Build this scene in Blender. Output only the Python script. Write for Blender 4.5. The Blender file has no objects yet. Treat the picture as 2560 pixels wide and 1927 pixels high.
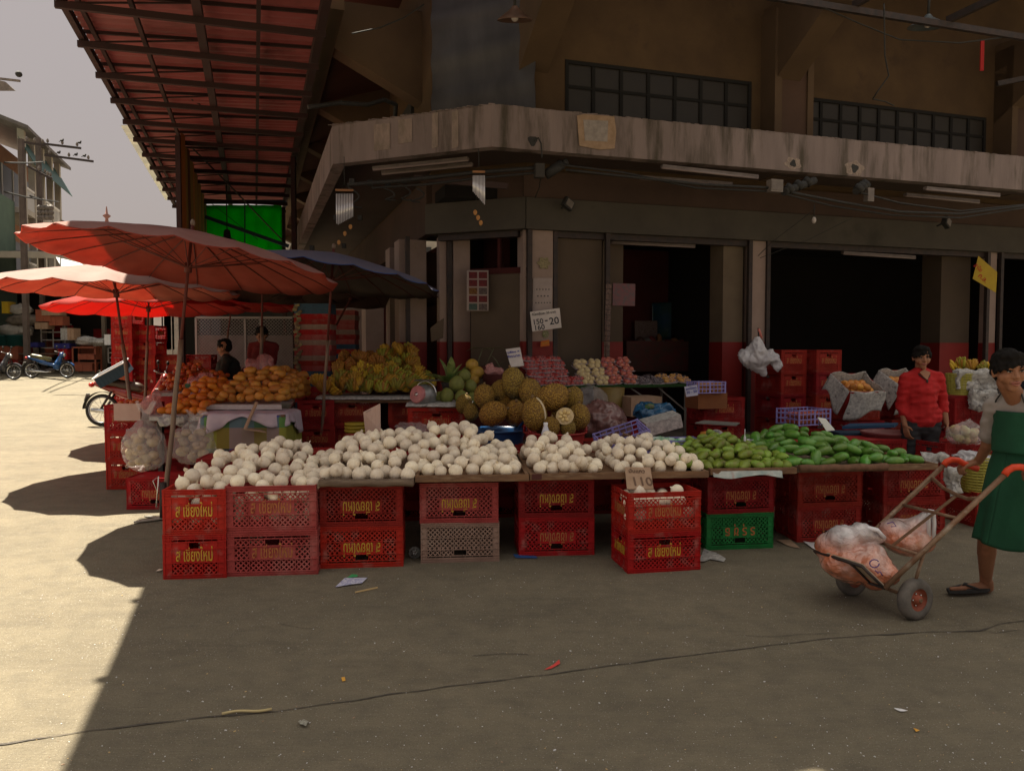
import bpy, math, random
import numpy as np
from mathutils import Vector, Matrix, noise
from math import pi, sin, cos, radians as R_
random.seed(7); np.random.seed(7)
SC = bpy.context.scene; COL = SC.collection
# ---------------------------------------------------------------- camera
F = 1980.0; PIT = math.atan(91.5 / F); HC = 1.6
cam_d = bpy.data.cameras.new('camera'); cam = bpy.data.objects.new('camera', cam_d); COL.objects.link(cam)
cam.location = (0, 0, HC); cam.rotation_euler = (pi / 2 - PIT, 0, 0)
cam_d.sensor_width = 36; cam_d.lens = 36 * F / 2560; cam_d.clip_end = 500; cam_d.clip_start = .05
SC.camera = cam
# ---------------------------------------------------------------- world and sun
SUNV = Vector((.36, -.33, -1)).normalized()          # the way sunlight travels
sun_el = math.asin(-SUNV.z); sun_az = math.atan2(-SUNV.x, -SUNV.y)
W = bpy.data.worlds.new('World'); SC.world = W; W.use_nodes = True
nt = W.node_tree; nt.nodes.clear()
o = nt.nodes.new('ShaderNodeOutputWorld'); bg = nt.nodes.new('ShaderNodeBackground')
sky = nt.nodes.new('ShaderNodeTexSky'); sky.sky_type = 'NISHITA'; sky.sun_disc = False
sky.sun_elevation = sun_el; sky.sun_rotation = sun_az; sky.air_density = 1.5; sky.dust_density = 6
mx = nt.nodes.new('ShaderNodeMix'); mx.data_type = 'RGBA'; mx.inputs[0].default_value = .9
mx.inputs[7].default_value = (2.75, 2.36, 2.26, 1)     # thin bright overcast veil in front of the blue
nt.links.new(sky.outputs[0], mx.inputs[6])
# the veil of cloud is brighter overhead than near the horizon
tcw = nt.nodes.new('ShaderNodeTexCoord'); sx_ = nt.nodes.new('ShaderNodeSeparateXYZ'); mr = nt.nodes.new('ShaderNodeMapRange'); mr.interpolation_type = 'SMOOTHSTEP'
mr.inputs[1].default_value = .45; mr.inputs[2].default_value = .9; mr.inputs[3].default_value = 1.0; mr.inputs[4].default_value = 3.0
vm = nt.nodes.new('ShaderNodeVectorMath'); vm.operation = 'SCALE'
nt.links.new(tcw.outputs['Generated'], sx_.inputs[0]); nt.links.new(sx_.outputs[2], mr.inputs[0]); 
m3 = nt.nodes.new('ShaderNodeMix'); m3.data_type = 'RGBA'; mr2 = nt.nodes.new('ShaderNodeMapRange'); mr2.inputs[1].default_value = .38; mr2.inputs[2].default_value = .7
m3.inputs[7].default_value = (2.5, 2.35, 2.1, 1); nt.links.new(sx_.outputs[2], mr2.inputs[0]); nt.links.new(mr2.outputs[0], m3.inputs[0]); nt.links.new(mx.outputs[2], m3.inputs[6]); nt.links.new(m3.outputs[2], vm.inputs[0]); nt.links.new(mr.outputs[0], vm.inputs['Scale']); nt.links.new(vm.outputs[0], bg.inputs[0]); nt.links.new(bg.outputs[0], o.inputs[0])
bg.inputs[1].default_value = .05
sd = bpy.data.lights.new('sun', 'SUN'); sd.energy = 5.0; sd.angle = R_(.5); sd.color = (1, .91, .74)
sun = bpy.data.objects.new('sun', sd); COL.objects.link(sun)
sun.rotation_euler = SUNV.to_track_quat('-Z', 'Y').to_euler(); sun.location = (-20, 20, 40)
SC.view_settings.view_transform = 'Standard'; SC.view_settings.look = 'None'; SC.view_settings.gamma = 1
SC.view_settings.use_curve_mapping = False
SC.view_settings.exposure = 1.60
SC.render.engine = 'CYCLES'; SC.cycles.max_bounces = 8; SC.cycles.diffuse_bounces = 4; SC.cycles.transparent_max_bounces = 12
SC.cycles.use_denoising = True; SC.cycles.sample_clamp_indirect = 4
# ---------------------------------------------------------------- places: pixels of the photograph and the building's own axes
TH = math.atan(642.4 / F); AX = Vector((cos(TH), sin(TH), 0)); BX = Vector((-sin(TH), cos(TH), 0))
def ray(u, v):
    x = (u - 1280) / F; z = -(v - 963.5) / F
    return Vector((x, cos(PIT) + z * sin(PIT), -sin(PIT) + z * cos(PIT)))
def at(u, v, y):
    r = ray(u, v); return Vector((0, 0, HC)) + r * (y / r.y)
def gz(y): return .022 * min(max(0, y - 4), 28)
def G(u, v):
    lo, hi = .5, 90.
    for _ in range(40):
        m = (lo + hi) / 2; p = at(u, v, m)
        if p.z > gz(m): lo = m
        else: hi = m
    p = at(u, v, lo); p.z = gz(lo); return p
def at_t(u, v, t):
    r = ray(u, v); return Vector((0, 0, HC)) + r * (t / r.dot(BX))
def at_q(u, v, q):
    r = ray(u, v); return Vector((0, 0, HC)) + r * (q / r.dot(AX))
def B(q, t, z): return AX * q + BX * t + Vector((0, 0, z))
def gr(p): return Vector((p[0], p[1], gz(p[1])))
# ---------------------------------------------------------------- mesh builder
def rotz(a): return Matrix.Rotation(a, 3, 'Z')
class MB:
    def __init__(s): s.v = []; s.f = []; s.m = []; s.s = []
    def add(s, vs, fs, m=0, sm=False):
        n = len(s.v); s.v += [tuple(x) for x in vs]
        for f in fs: s.f.append(tuple(i + n for i in f)); s.m.append(m); s.s.append(sm)
        return s
    def box(s, c, d, r=None, m=0):
        c = Vector(c); hx, hy, hz = d[0] / 2, d[1] / 2, d[2] / 2
        vs = [Vector((x, y, z)) for x in (-hx, hx) for y in (-hy, hy) for z in (-hz, hz)]
        if r is not None:
            if not isinstance(r, Matrix): r = rotz(r)
            vs = [r @ v for v in vs]
        return s.add([v + c for v in vs], [(0, 1, 3, 2), (4, 6, 7, 5), (0, 4, 5, 1), (2, 3, 7, 6), (0, 2, 6, 4), (1, 5, 7, 3)], m)
    def bar(s, p0, p1, w, h=None, m=0, up=(0, 0, 1)):
        p0 = Vector(p0); p1 = Vector(p1); h = h or w; d = (p1 - p0); L = d.length
        if L < 1e-6: return s
        d.normalize(); u = Vector(up)
        if abs(d.dot(u)) > .98: u = Vector((0, 1, 0))
        x = d.cross(u).normalized(); z = x.cross(d)
        return s.box((p0 + p1) / 2, (w, L, h), Matrix((x, d, z)).transposed(), m)
    def tube(s, pts, r, n=8, m=0, cap=True, sm=True):
        pts = [Vector(p) for p in pts]; k = len(pts)
        rs = r if isinstance(r, (list, tuple)) else [r] * k
        b = len(s.v); vs = []; fs = []; px = None
        for i in range(k):
            d = (pts[min(i + 1, k - 1)] - pts[max(i - 1, 0)]).normalized()
            if px is None:
                a = Vector((0, 0, 1)) if abs(d.z) < .9 else Vector((1, 0, 0)); x = d.cross(a).normalized()
            else: x = (px - d * px.dot(d)).normalized()
            px = x; y = d.cross(x)
            for j in range(n):
                t = 2 * pi * j / n; vs.append(pts[i] + (x * cos(t) + y * sin(t)) * rs[i])
        for i in range(k - 1):
            for j in range(n):
                a = i * n + j; c = i * n + (j + 1) % n; fs.append((a, c, c + n, a + n))
        s.add(vs, fs, m, sm)
        if cap: s.add([], [], m); s.f.append(tuple(b + j for j in range(n))[::-1]); s.m.append(m); s.s.append(False); s.f.append(tuple(b + (k - 1) * n + j for j in range(n))); s.m.append(m); s.s.append(False)
        return s
    def lathe(s, pr, n=24, m=0, c=(0, 0, 0), r=None, sm=True, jit=None):
        c = Vector(c); vs = []; fs = []
        for (a, z) in pr:
            for j in range(n):
                t = 2 * pi * j / n; k = 1 if jit is None else jit(t, z); v = Vector((a * k * cos(t), a * k * sin(t), z))
                if r is not None: v = r @ v
                vs.append(v + c)
        for i in range(len(pr) - 1):
            for j in range(n):
                a = i * n + j; b = i * n + (j + 1) % n; fs.append((a, b, b + n, a + n))
        return s.add(vs, fs, m, sm)
    def ball(s, c, d, seg=16, rings=10, m=0, r=None, fn=None):
        c = Vector(c); d = (d, d, d) if not isinstance(d, (tuple, list)) else d; vs = []; fs = []
        for i in range(rings + 1):
            ph = pi * i / rings
            for j in range(seg):
                t = 2 * pi * j / seg; v = Vector((sin(ph) * cos(t), sin(ph) * sin(t), cos(ph)))
                if fn: v = v * fn(v)
                v = Vector((v.x * d[0], v.y * d[1], v.z * d[2]))
                if r is not None: v = r @ v
                vs.append(v + c)
        for i in range(rings):
            for j in range(seg):
                a = i * seg + j; b = i * seg + (j + 1) % seg; fs.append((a, a + seg, b + seg, b))
        return s.add(vs, fs, m, True)
    def grid(s, fn, nu, nv, m=0, sm=True, both=0):
        vs = [fn(i / nu, j / nv) for j in range(nv + 1) for i in range(nu + 1)]
        fs = [(j * (nu + 1) + i, j * (nu + 1) + i + 1, (j + 1) * (nu + 1) + i + 1, (j + 1) * (nu + 1) + i) for j in range(nv) for i in range(nu)]
        s.add(vs, fs, m, sm)
        if both:
            n = len(vs); base = len(s.v) - n
            vn = [Vector((0, 0, 0)) for _ in vs]
            for f in fs:
                q = (Vector(vs[f[2]]) - Vector(vs[f[0]])).cross(Vector(vs[f[3]]) - Vector(vs[f[1]]))
                for i in f: vn[i] += q
            v2 = [Vector(v) - (k.normalized() * both if k.length else Vector((0, 0, both))) for v, k in zip(vs, vn)]
            s.add(v2, [f[::-1] for f in fs], m, sm)
            W_ = nu + 1; ring = [i for i in range(W_)] + [j * W_ + nu for j in range(1, nv + 1)] + [nv * W_ + i for i in range(nu - 1, -1, -1)] + [j * W_ for j in range(nv - 1, 0, -1)]
            for a, b in zip(ring, ring[1:] + ring[:1]): s.f.append((base + b, base + a, base + a + n, base + b + n)); s.m.append(m); s.s.append(sm)
        return s
    def poly(s, pts, th, m=0):
        pts = [Vector(p) for p in pts]; nn = Vector((0, 0, 0))
        for i in range(len(pts)): nn += (pts[i] - pts[0]).cross(pts[(i + 1) % len(pts)] - pts[0])
        nn = nn.normalized() * th; k = len(pts)
        return s.add(pts + [p - nn for p in pts], [tuple(range(k)), tuple(range(2 * k - 1, k - 1, -1))] + [(i, i + k, (i + 1) % k + k, (i + 1) % k) for i in range(k)], m)
    def mesh(s, name, mats):
        me = bpy.data.meshes.new(name); me.from_pydata(s.v, [], s.f)
        for mt in (mats if isinstance(mats, (list, tuple)) else [mats]): me.materials.append(mt)
        me.polygons.foreach_set('material_index', s.m); me.polygons.foreach_set('use_smooth', s.s); me.update()
        return me
    def build(s, name, mats, parent=None, loc=None, rot=None):
        return link(name, s.mesh(name, mats), parent, loc, rot)
def link(name, me, parent=None, loc=None, rot=None):
    ob = bpy.data.objects.new(name, me); COL.objects.link(ob)
    if parent: ob.parent = parent
    if loc is not None: ob.location = loc
    if rot is not None: ob.rotation_euler = rot
    return ob
def tag(o, label=None, cat=None, group=None, kind=None):
    if label: o['label'] = label
    if cat: o['category'] = cat
    if group: o['group'] = group
    if kind: o['kind'] = kind
    return o
def thing(name, label, cat, loc=(0, 0, 0), rot=0, group=None):
    o = bpy.data.objects.new(name, None); COL.objects.link(o); o.location = loc; o.empty_display_size = .1
    o.rotation_euler = (0, 0, rot) if not isinstance(rot, (tuple, list)) else rot
    return tag(o, label, cat, group)
KIDS = {}
def copy_tree(src, loc=None, rot=None, label=None, group=None, parent=None):
    c = src.copy(); COL.objects.link(c); c.parent = parent
    if loc is not None: c.location = loc
    if rot is not None: c.rotation_euler = rot if isinstance(rot, (tuple, list)) else (0, 0, rot)
    if label: c['label'] = label
    if group: c['group'] = group
    for ch in list(src.children): copy_tree(ch, parent=c)
    return c
# ---------------------------------------------------------------- materials
MC = {}
def lin(c):
    return tuple((x / 255 / 12.92 if x / 255 <= .04045 else ((x / 255 + .055) / 1.055) ** 2.4) for x in c)
def M(name, c, c2=None, sc=8, rough=.7, bump=0, bsc=60, metal=0, spec=.4, c3=None, s3=3, t3=(.55, .7), rnd=0, trans=0, det=6, alpha=1, stretch=None, sheen=0, coat=0, emit=None, bd=.01):
    if name in MC: return MC[name]
    m = bpy.data.materials.new(name); MC[name] = m; m.use_nodes = True; nt = m.node_tree; n = nt.nodes; L = nt.links
    b = n['Principled BSDF']; out = n['Material Output']
    b.inputs['Roughness'].default_value = rough; b.inputs['Metallic'].default_value = metal; b.inputs['Specular IOR Level'].default_value = spec
    if coat: b.inputs['Coat Weight'].default_value = coat
    tc = n.new('ShaderNodeTexCoord'); co = tc.outputs['Object']
    if stretch:
        mp = n.new('ShaderNodeMapping'); mp.inputs['Scale'].default_value = stretch; L.new(co, mp.inputs[0]); co = mp.outputs[0]
    def nz(scale, detail=det):
        t = n.new('ShaderNodeTexNoise'); t.inputs['Scale'].default_value = scale; t.inputs['Detail'].default_value = detail; t.inputs['Roughness'].default_value = .62
        L.new(co, t.inputs['Vector']); return t
    def mix(f, a, bb):
        q = n.new('ShaderNodeMix'); q.data_type = 'RGBA'
        if isinstance(f, float): q.inputs[0].default_value = f
        else: L.new(f, q.inputs[0])
        for i, x in ((6, a), (7, bb)):
            if isinstance(x, tuple): q.inputs[i].default_value = (*x[:3], 1)
            else: L.new(x, q.inputs[i])
        return q.outputs[2]
    col = tuple(c)
    if c2:
        t = nz(sc); r = n.new('ShaderNodeMapRange'); r.inputs[1].default_value = .36; r.inputs[2].default_value = .64; L.new(t.outputs[0], r.inputs[0]); col = mix(r.outputs[0], tuple(c), tuple(c2))
    if c3:
        t = nz(s3); r = n.new('ShaderNodeMapRange'); r.inputs[1].default_value = t3[0]; r.inputs[2].default_value = t3[1]; L.new(t.outputs[0], r.inputs[0]); col = mix(r.outputs[0], col, tuple(c3))
    if rnd:
        oi = n.new('ShaderNodeObjectInfo'); hs = n.new('ShaderNodeHueSaturation'); r = n.new('ShaderNodeMapRange'); r.inputs[3].default_value = 1 - rnd; r.inputs[4].default_value = 1 + rnd
        L.new(oi.outputs['Random'], r.inputs[0]); L.new(r.outputs[0], hs.inputs['Value'])
        r2 = n.new('ShaderNodeMapRange'); r2.inputs[3].default_value = .5 - rnd * .06; r2.inputs[4].default_value = .5 + rnd * .06; L.new(oi.outputs['Random'], r2.inputs[0]); L.new(r2.outputs[0], hs.inputs['Hue'])
        if isinstance(col, tuple): hs.inputs['Color'].default_value = (*col, 1)
        else: L.new(col, hs.inputs['Color'])
        col = hs.outputs[0]
    if isinstance(col, tuple): b.inputs['Base Color'].default_value = (*col[:3], 1)
    else: L.new(col, b.inputs['Base Color'])
    if bump:
        t = nz(bsc, 4); bp = n.new('ShaderNodeBump'); bp.inputs['Strength'].default_value = bump; bp.inputs['Distance'].default_value = bd; L.new(t.outputs[0], bp.inputs['Height']); L.new(bp.outputs[0], b.inputs['Normal'])
    if emit: b.inputs['Emission Color'].default_value = (*emit[:3], 1); b.inputs['Emission Strength'].default_value = emit[3]
    sh = b.outputs[0]
    if trans:
        tr = n.new('ShaderNodeBsdfTranslucent'); ms = n.new('ShaderNodeMixShader'); ms.inputs[0].default_value = trans
        if isinstance(col, tuple): tr.inputs[0].default_value = (*col[:3], 1)
        else: L.new(col, tr.inputs[0])
        L.new(sh, ms.inputs[1]); L.new(tr.outputs[0], ms.inputs[2]); sh = ms.outputs[0]; L.new(sh, out.inputs[0])
    if alpha < 1:
        tp = n.new('ShaderNodeBsdfTransparent'); ms = n.new('ShaderNodeMixShader'); ms.inputs[0].default_value = alpha; L.new(tp.outputs[0], ms.inputs[1]); L.new(sh, ms.inputs[2]); L.new(ms.outputs[0], out.inputs[0])
    return m
mt_red = M('red_plastic', (.45, .018, .014), (.36, .014, .011), 14, .6, spec=.2, c3=(.42, .12, .10), s3=7, rnd=.06)
mt_fred = M('faded_red_plastic', (.42, .075, .07), (.34, .055, .05), 9, .7, spec=.2, c3=(.45, .16, .14), s3=3)
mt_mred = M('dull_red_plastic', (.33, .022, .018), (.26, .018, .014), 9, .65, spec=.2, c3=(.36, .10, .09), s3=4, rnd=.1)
mt_tan = M('tan_plastic', (.34, .22, .17), (.26, .16, .12), 8, .65, c3=(.4, .3, .24), s3=4)
mt_green = M('green_plastic', (.012, .22, .05), (.01, .16, .035), 9, .5)
mt_purple = M('lilac_plastic', (.30, .27, .62), (.25, .22, .5), 9, .45)
mt_gold = M('gold_paint', (.62, .36, .03), (.45, .24, .03), 30, .5)
mt_goldf = M('worn_gold_paint', (.50, .22, .05), (.36, .07, .04), 60, .6)
mt_wood = M('plywood_board', (.24, .13, .065), (.15, .08, .045), 5, .8, bump=.3, bsc=40, stretch=(1, 6, 6), c3=(.3, .2, .12), s3=6)
mt_wood2 = M('grey_old_wood', (.22, .16, .11), (.12, .08, .055), 6, .85, bump=.4, bsc=40, stretch=(1, 8, 8))
mt_steel = M('dark_steel', (.035, .03, .03), (.06, .04, .035), 12, .6, metal=.3)
mt_blk = M('black_rubber', (.02, .02, .02), (.035, .033, .03), 30, .75)
mt_chrome = M('bright_metal', (.6, .6, .6), None, rough=.25, metal=.9)
mt_paper = M('newspaper', (.55, .53, .50), (.30, .29, .28), 30, .85, stretch=(1, 1, 1), c3=(.16, .15, .15), s3=18, t3=(.58, .66), bump=.4, bsc=15)
mt_white = M('white_paper', (.75, .75, .76), (.68, .67, .68), 6, .7)
mt_card = M('cardboard', (.42, .28, .19), (.34, .22, .14), 9, .85, bump=.3, bsc=30)
mt_ink = M('dark_marker_ink', (.03, .03, .04))
mt_bink = M('blue_marker_ink', (.04, .05, .32))
mt_rink = M('red_paint_ink', (.5, .02, .02))
mt_film = M('clear_plastic_film', (.62, .56, .55), (.75, .70, .70), 9, .15, bump=.9, bsc=14, alpha=.24, spec=.9, bd=.03)
mt_bag = M('white_thin_plastic', (.72, .70, .72), (.6, .58, .62), 6, .3, bump=.6, bsc=12, spec=.7, trans=.25, bd=.02)
# ---------------------------------------------------------------- lettering (mesh made from text, part of the thing it stands on)
TXC = {}
def text_mesh(s, size=.06, ext=.0012):
    k = (s, size)
    if k in TXC: return TXC[k]
    cu = bpy.data.curves.new('lettering', 'FONT'); cu.body = s; cu.size = size; cu.align_x = 'CENTER'; cu.align_y = 'CENTER'; cu.extrude = ext; cu.resolution_u = 3; cu.offset = size * .012
    ob = bpy.data.objects.new('lettering', cu); COL.objects.link(ob)
    dg = bpy.context.evaluated_depsgraph_get(); dg.update()
    me = bpy.data.meshes.new_from_object(ob.evaluated_get(dg)); bpy.data.objects.remove(ob); me.name = 'lettering'
    me.materials.clear(); TXC[k] = me; return me
def letter(s, size, mat, parent, loc, rot, width=None, name='lettering', ys=1):
    me = text_mesh(s, size).copy(); me.materials.append(mat); o = link(name, me, parent, loc, rot)
    if width:
        xs = [v.co.x for v in me.vertices]; w = max(xs) - min(xs) if xs else 1; o.scale = (width / w, ys, 1)
    return o
# ================================================================ ground
def ground_mat():
    m = bpy.data.materials.new('street_concrete'); m.use_nodes = True; nt = m.node_tree; n = nt.nodes; L = nt.links; b = n['Principled BSDF']
    tc = n.new('ShaderNodeTexCoord'); co = tc.outputs['Object']
    def noi(s, d=6, st=None, rough=.6):
        t = n.new('ShaderNodeTexNoise'); t.inputs['Scale'].default_value = s; t.inputs['Detail'].default_value = d; t.inputs['Roughness'].default_value = rough
        if st:
            mp = n.new('ShaderNodeMapping'); mp.inputs['Scale'].default_value = st; mp.inputs['Rotation'].default_value = (0, 0, .5); L.new(co, mp.inputs[0]); L.new(mp.outputs[0], t.inputs['Vector'])
        else: L.new(co, t.inputs['Vector'])
        return t.outputs[0]
    def rng(x, a, c, d=0., e=1.):
        r = n.new('ShaderNodeMapRange'); r.inputs[1].default_value = a; r.inputs[2].default_value = c; r.inputs[3].default_value = d; r.inputs[4].default_value = e; L.new(x, r.inputs[0]); return r.outputs[0]
    def mix(f, a, c):
        q = n.new('ShaderNodeMix'); q.data_type = 'RGBA'; L.new(f, q.inputs[0])
        for i, x in ((6, a), (7, c)):
            if isinstance(x, tuple): q.inputs[i].default_value = (*x, 1)
            else: L.new(x, q.inputs[i])
        return q.outputs[2]
    c = mix(rng(noi(.8, 8), .35, .65), (0.225, 0.190, 0.130), (0.178, 0.152, 0.106))
    c = mix(rng(noi(.9, 9, (1, 2.2, 1), .7), .50, .68, 0, .6), c, (0.125, 0.105, 0.074))
    c = mix(rng(noi(7, 8), .42, .68, 0, .55), c, (0.125, 0.108, 0.080))
    c = mix(rng(noi(3, 8, (1, 9, 1)), .5, .75, 0, .5), c, (0.224, 0.190, 0.136))
    c = mix(rng(noi(150, 2), .56, .70, 0, .75), c, (0.095, 0.082, 0.068))
    c = mix(rng(noi(260, 2), .60, .68, 0, .6), c, (0.06, 0.052, 0.042))
    c = mix(rng(noi(120, 2), .64, .70, 0, .8), c, (0.450, 0.420, 0.360))
    L.new(c, b.inputs['Base Color']); b.inputs['Roughness'].default_value = .88; b.inputs['Specular IOR Level'].default_value = .25
    ad = n.new('ShaderNodeMath'); ad.operation = 'ADD'; L.new(noi(55, 6), ad.inputs[0]); L.new(noi(9, 8, (1, 12, 1)), ad.inputs[1])
    bp = n.new('ShaderNodeBump'); bp.inputs['Strength'].default_value = .8; bp.inputs['Distance'].default_value = .014; L.new(ad.outputs[0], bp.inputs['Height']); L.new(bp.outputs[0], b.inputs['Normal'])
    return m
mt_ground = ground_mat()
g = MB(); ys = [-80, -20, 0, 2, 4, 6, 9, 14, 20, 32, 60, 300]; xs = [-200, -40, -10, 0, 10, 40, 200]
g.add([(x, y, gz(y)) for y in ys for x in xs], [(j * 7 + i, j * 7 + i + 1, (j + 1) * 7 + i + 1, (j + 1) * 7 + i) for j in range(len(ys) - 1) for i in range(6)])
tag(g.build('ground', mt_ground), kind='structure')
# crack between the slabs: a groove with a slightly raised near lip
pl = [(-60, 1868), (12, 1860), (202, 1831), (405, 1805), (560, 1790), (694, 1779), (840, 1757), (984, 1736), (1120, 1716), (1280, 1698), (1453, 1675), (1639, 1649), (1876, 1620), (2090, 1594), (2321, 1580), (2450, 1578), (2500, 1560), (2620, 1545)]
pts = [G(u, v) for u, v in pl]; path = []
for a, b in zip(pts, pts[1:]):
    k = max(2, int((b - a).length / .03))
    for i in range(k): path.append(a.lerp(b, i / k))
rr = random.Random(3); c = MB(); L1 = []; L2 = []; L3 = []
for i, p in enumerate(path):
    n1 = noise.noise(Vector((i * .13, 1, 0))); n2 = noise.noise(Vector((i * .6, 5, 0))); w = .0015 + .010 * max(0, n1 + .05) + .003 * max(0, n2) + rr.random() * .003
    off = .012 * noise.noise(Vector((i * .2, 9, 0)))
    q = p + Vector((0, off, .004)); L1.append(q + Vector((0, w, 0))); L2.append(q - Vector((0, w, 0)))
k = len(path); c.add(L1 + L2, [(i, i + 1, k + i + 1, k + i) for i in range(k - 1)])
for PL in ([(1840, 1588), (1930, 1592), (2010, 1586), (2110, 1583)], [(2440, 1572), (2490, 1583), (2560, 1572)], [(1180, 1640), (1260, 1634), (1330, 1637)], [(700, 1560), (760, 1572), (800, 1570)]):
    pp_ = [G(u, v) for u, v in PL]; pa = []
    for a, b in zip(pp_, pp_[1:]):
        for i in range(8): pa.append(a.lerp(b, i / 8))
    n0 = len(pa); c.add([p + Vector((0, .004 * abs(noise.noise(p * 9)) + .0015, .004)) for p in pa] + [p - Vector((0, .004 * abs(noise.noise(p * 7)) + .001, -.004)) for p in pa], [(i, i + 1, n0 + i + 1, n0 + i) for i in range(n0 - 1)])
tag(c.build('road_crack', M('crack_shadow_dirt', (.055, .048, .04), (.10, .085, .07), 40, .95)), kind='structure')
c = MB(); lp = [p + Vector((0, -.017, .001)) for p in L2]
vs = []
for i, p in enumerate(lp): h = .004 + .006 * max(0, noise.noise(Vector((i * .3, 2, 7)))); vs += [p + Vector((0, .006, 0)), p + Vector((0, 0, h)), p + Vector((0, -.02, -.0005))]
c.add(vs, [(3 * i + j, 3 * i + j + 1, 3 * i + j + 4, 3 * i + j + 3) for i in range(k - 1) for j in (0, 1)])
pass
# raised shop floor with its kerb
pf = [(2.0, 11.0), (3.0, 9.9), (4.2, 9.25), (15, 9.25), (15, 16), (2.0, 40)]
c = MB(); c.poly([B(q, t, .38) for q, t in pf], .36); tag(c.build('shop_pavement', M('shop_floor_concrete', (.20, .16, .13), (.12, .10, .085), 2, .85, bump=.2, bsc=20)), kind='structure')
# litter
sp = MB(); rr = random.Random(11)
for i in range(1500):
    y = 2.9 + 4.6 * rr.random() ** 1.3; x = rr.uniform(-.62, .68) * y
    if (y > 5.6): continue
    s = rr.uniform(.0012, .0035) * (1 + .5 * (rr.random() < .08)); a = rr.random() * 6.3; z = gz(y)
    sp.box((x, y, z + s * .3 + .001), (s * rr.uniform(1, 2.6), s, s * .6), a, m=rr.choice([0, 0, 0, 1, 2]))
tag(sp.build('litter_crumbs', [mt_white, mt_card, M('straw_bits', (.6, .42, .2))]), label='tiny pale crumbs and grit scattered over the shaded concrete', cat='litter', kind='stuff')
# ================================================================ the corner building
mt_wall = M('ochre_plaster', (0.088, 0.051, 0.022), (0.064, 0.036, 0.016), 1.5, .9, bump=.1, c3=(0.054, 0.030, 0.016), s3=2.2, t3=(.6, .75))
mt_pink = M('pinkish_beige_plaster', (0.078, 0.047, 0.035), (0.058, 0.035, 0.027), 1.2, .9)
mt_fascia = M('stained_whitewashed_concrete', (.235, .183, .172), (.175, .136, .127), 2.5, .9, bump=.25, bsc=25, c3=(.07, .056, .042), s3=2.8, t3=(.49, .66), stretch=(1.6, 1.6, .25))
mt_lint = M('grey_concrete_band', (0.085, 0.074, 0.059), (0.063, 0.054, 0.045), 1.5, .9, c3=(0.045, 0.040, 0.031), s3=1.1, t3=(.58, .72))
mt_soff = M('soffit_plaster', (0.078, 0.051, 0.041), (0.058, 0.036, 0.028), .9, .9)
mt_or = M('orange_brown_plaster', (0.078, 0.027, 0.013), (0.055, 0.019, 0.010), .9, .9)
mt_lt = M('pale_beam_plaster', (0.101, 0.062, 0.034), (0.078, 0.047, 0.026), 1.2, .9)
mt_rd = M('red_dado_paint', (0.234, 0.013, 0.010), (0.180, 0.011, 0.008), 2, .6)
mt_cw = M('white_column_paint', (0.342, 0.252, 0.214), (0.285, 0.209, 0.176), 3, .8, c3=(0.190, 0.123, 0.095), s3=9, t3=(.68, .74))
mt_shut = M('beige_folding_door', (0.094, 0.066, 0.044), (0.078, 0.055, 0.037), 1.5, .8)
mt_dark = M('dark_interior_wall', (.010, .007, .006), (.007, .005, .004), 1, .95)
mt_brn = M('dark_red_brown_wall', (.07, .010, .009), (.045, .007, .006), 1, .9)
bld = thing('corner_building', 'dim ochre market building with a stained concrete canopy round its corner', 'building')
def qbox(mb, q0, q1, t0, t1, z0, z1, m=0): return mb.box(B((q0 + q1) / 2, (t0 + t1) / 2, (z0 + z1) / 2), (q1 - q0, t1 - t0, z1 - z0), TH, m)
K1 = (3.433, 10.03); K2 = (2.38, 10.9)
w = MB()   # upper wall with window openings
W1 = (4.0, 6.9, 4.42, 5.46); W2 = (7.77, 11.34, 4.42, 5.34)
T0, T1 = 10.03, 10.25
for (a, b_, z0, z1) in [(3.433, 15, 3.58, 4.42), (3.433, 4.0, 4.42, 5.46), (6.9, 7.77, 4.42, 5.46), (11.34, 15, 4.42, 5.46), (7.77, 11.34, 5.34, 5.46), (3.433, 15, 5.46, 14)]: qbox(w, a, b_, T0, T1, z0, z1)
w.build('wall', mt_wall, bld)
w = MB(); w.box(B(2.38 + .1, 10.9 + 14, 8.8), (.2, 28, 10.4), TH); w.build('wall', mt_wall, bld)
w = MB()
def chbox(mb, f0, f1, z0, z1, d0, d1, m=0):   # box along the chamfered corner face, f from K1 (0) to K2 (1), d outward
    p0 = B(*K1, 0); p1 = B(*K2, 0); e = (p1 - p0); L = e.length; e.normalize(); nn = Vector((e.y, -e.x, 0));
    if nn.y > 0: nn = -nn
    a = p0 + e * L * f0; b_ = p0 + e * L * f1; c = (a + b_) / 2 + nn * (d0 + d1) / 2 + Vector((0, 0, (z0 + z1) / 2))
    return mb.box(c, ((b_ - a).length, abs(d1 - d0), z1 - z0), math.atan2(e.y, e.x), m)
chbox(w, -.02, 1.02, 4.0, 14, -.2, 0); w.build('wall', mt_wall, bld)
w = MB(); qbox(w, 3.40, 15, 9.97, 10.03, 3.60, 3.95); chbox(w, 0, 1, 3.60, 3.95, -.1, .03); qbox(w, 2.30, 2.40, 10.95, 38, 3.2, 3.95); w.build('wall', mt_pink, bld)
l = MB(); qbox(l, 3.42, 15, 9.93, 10.2, 3.18, 3.59); w_ = chbox(l, -.03, 1.05, 3.182, 3.592, -.2, .10); l.build('lintel', mt_lint, bld)
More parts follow.
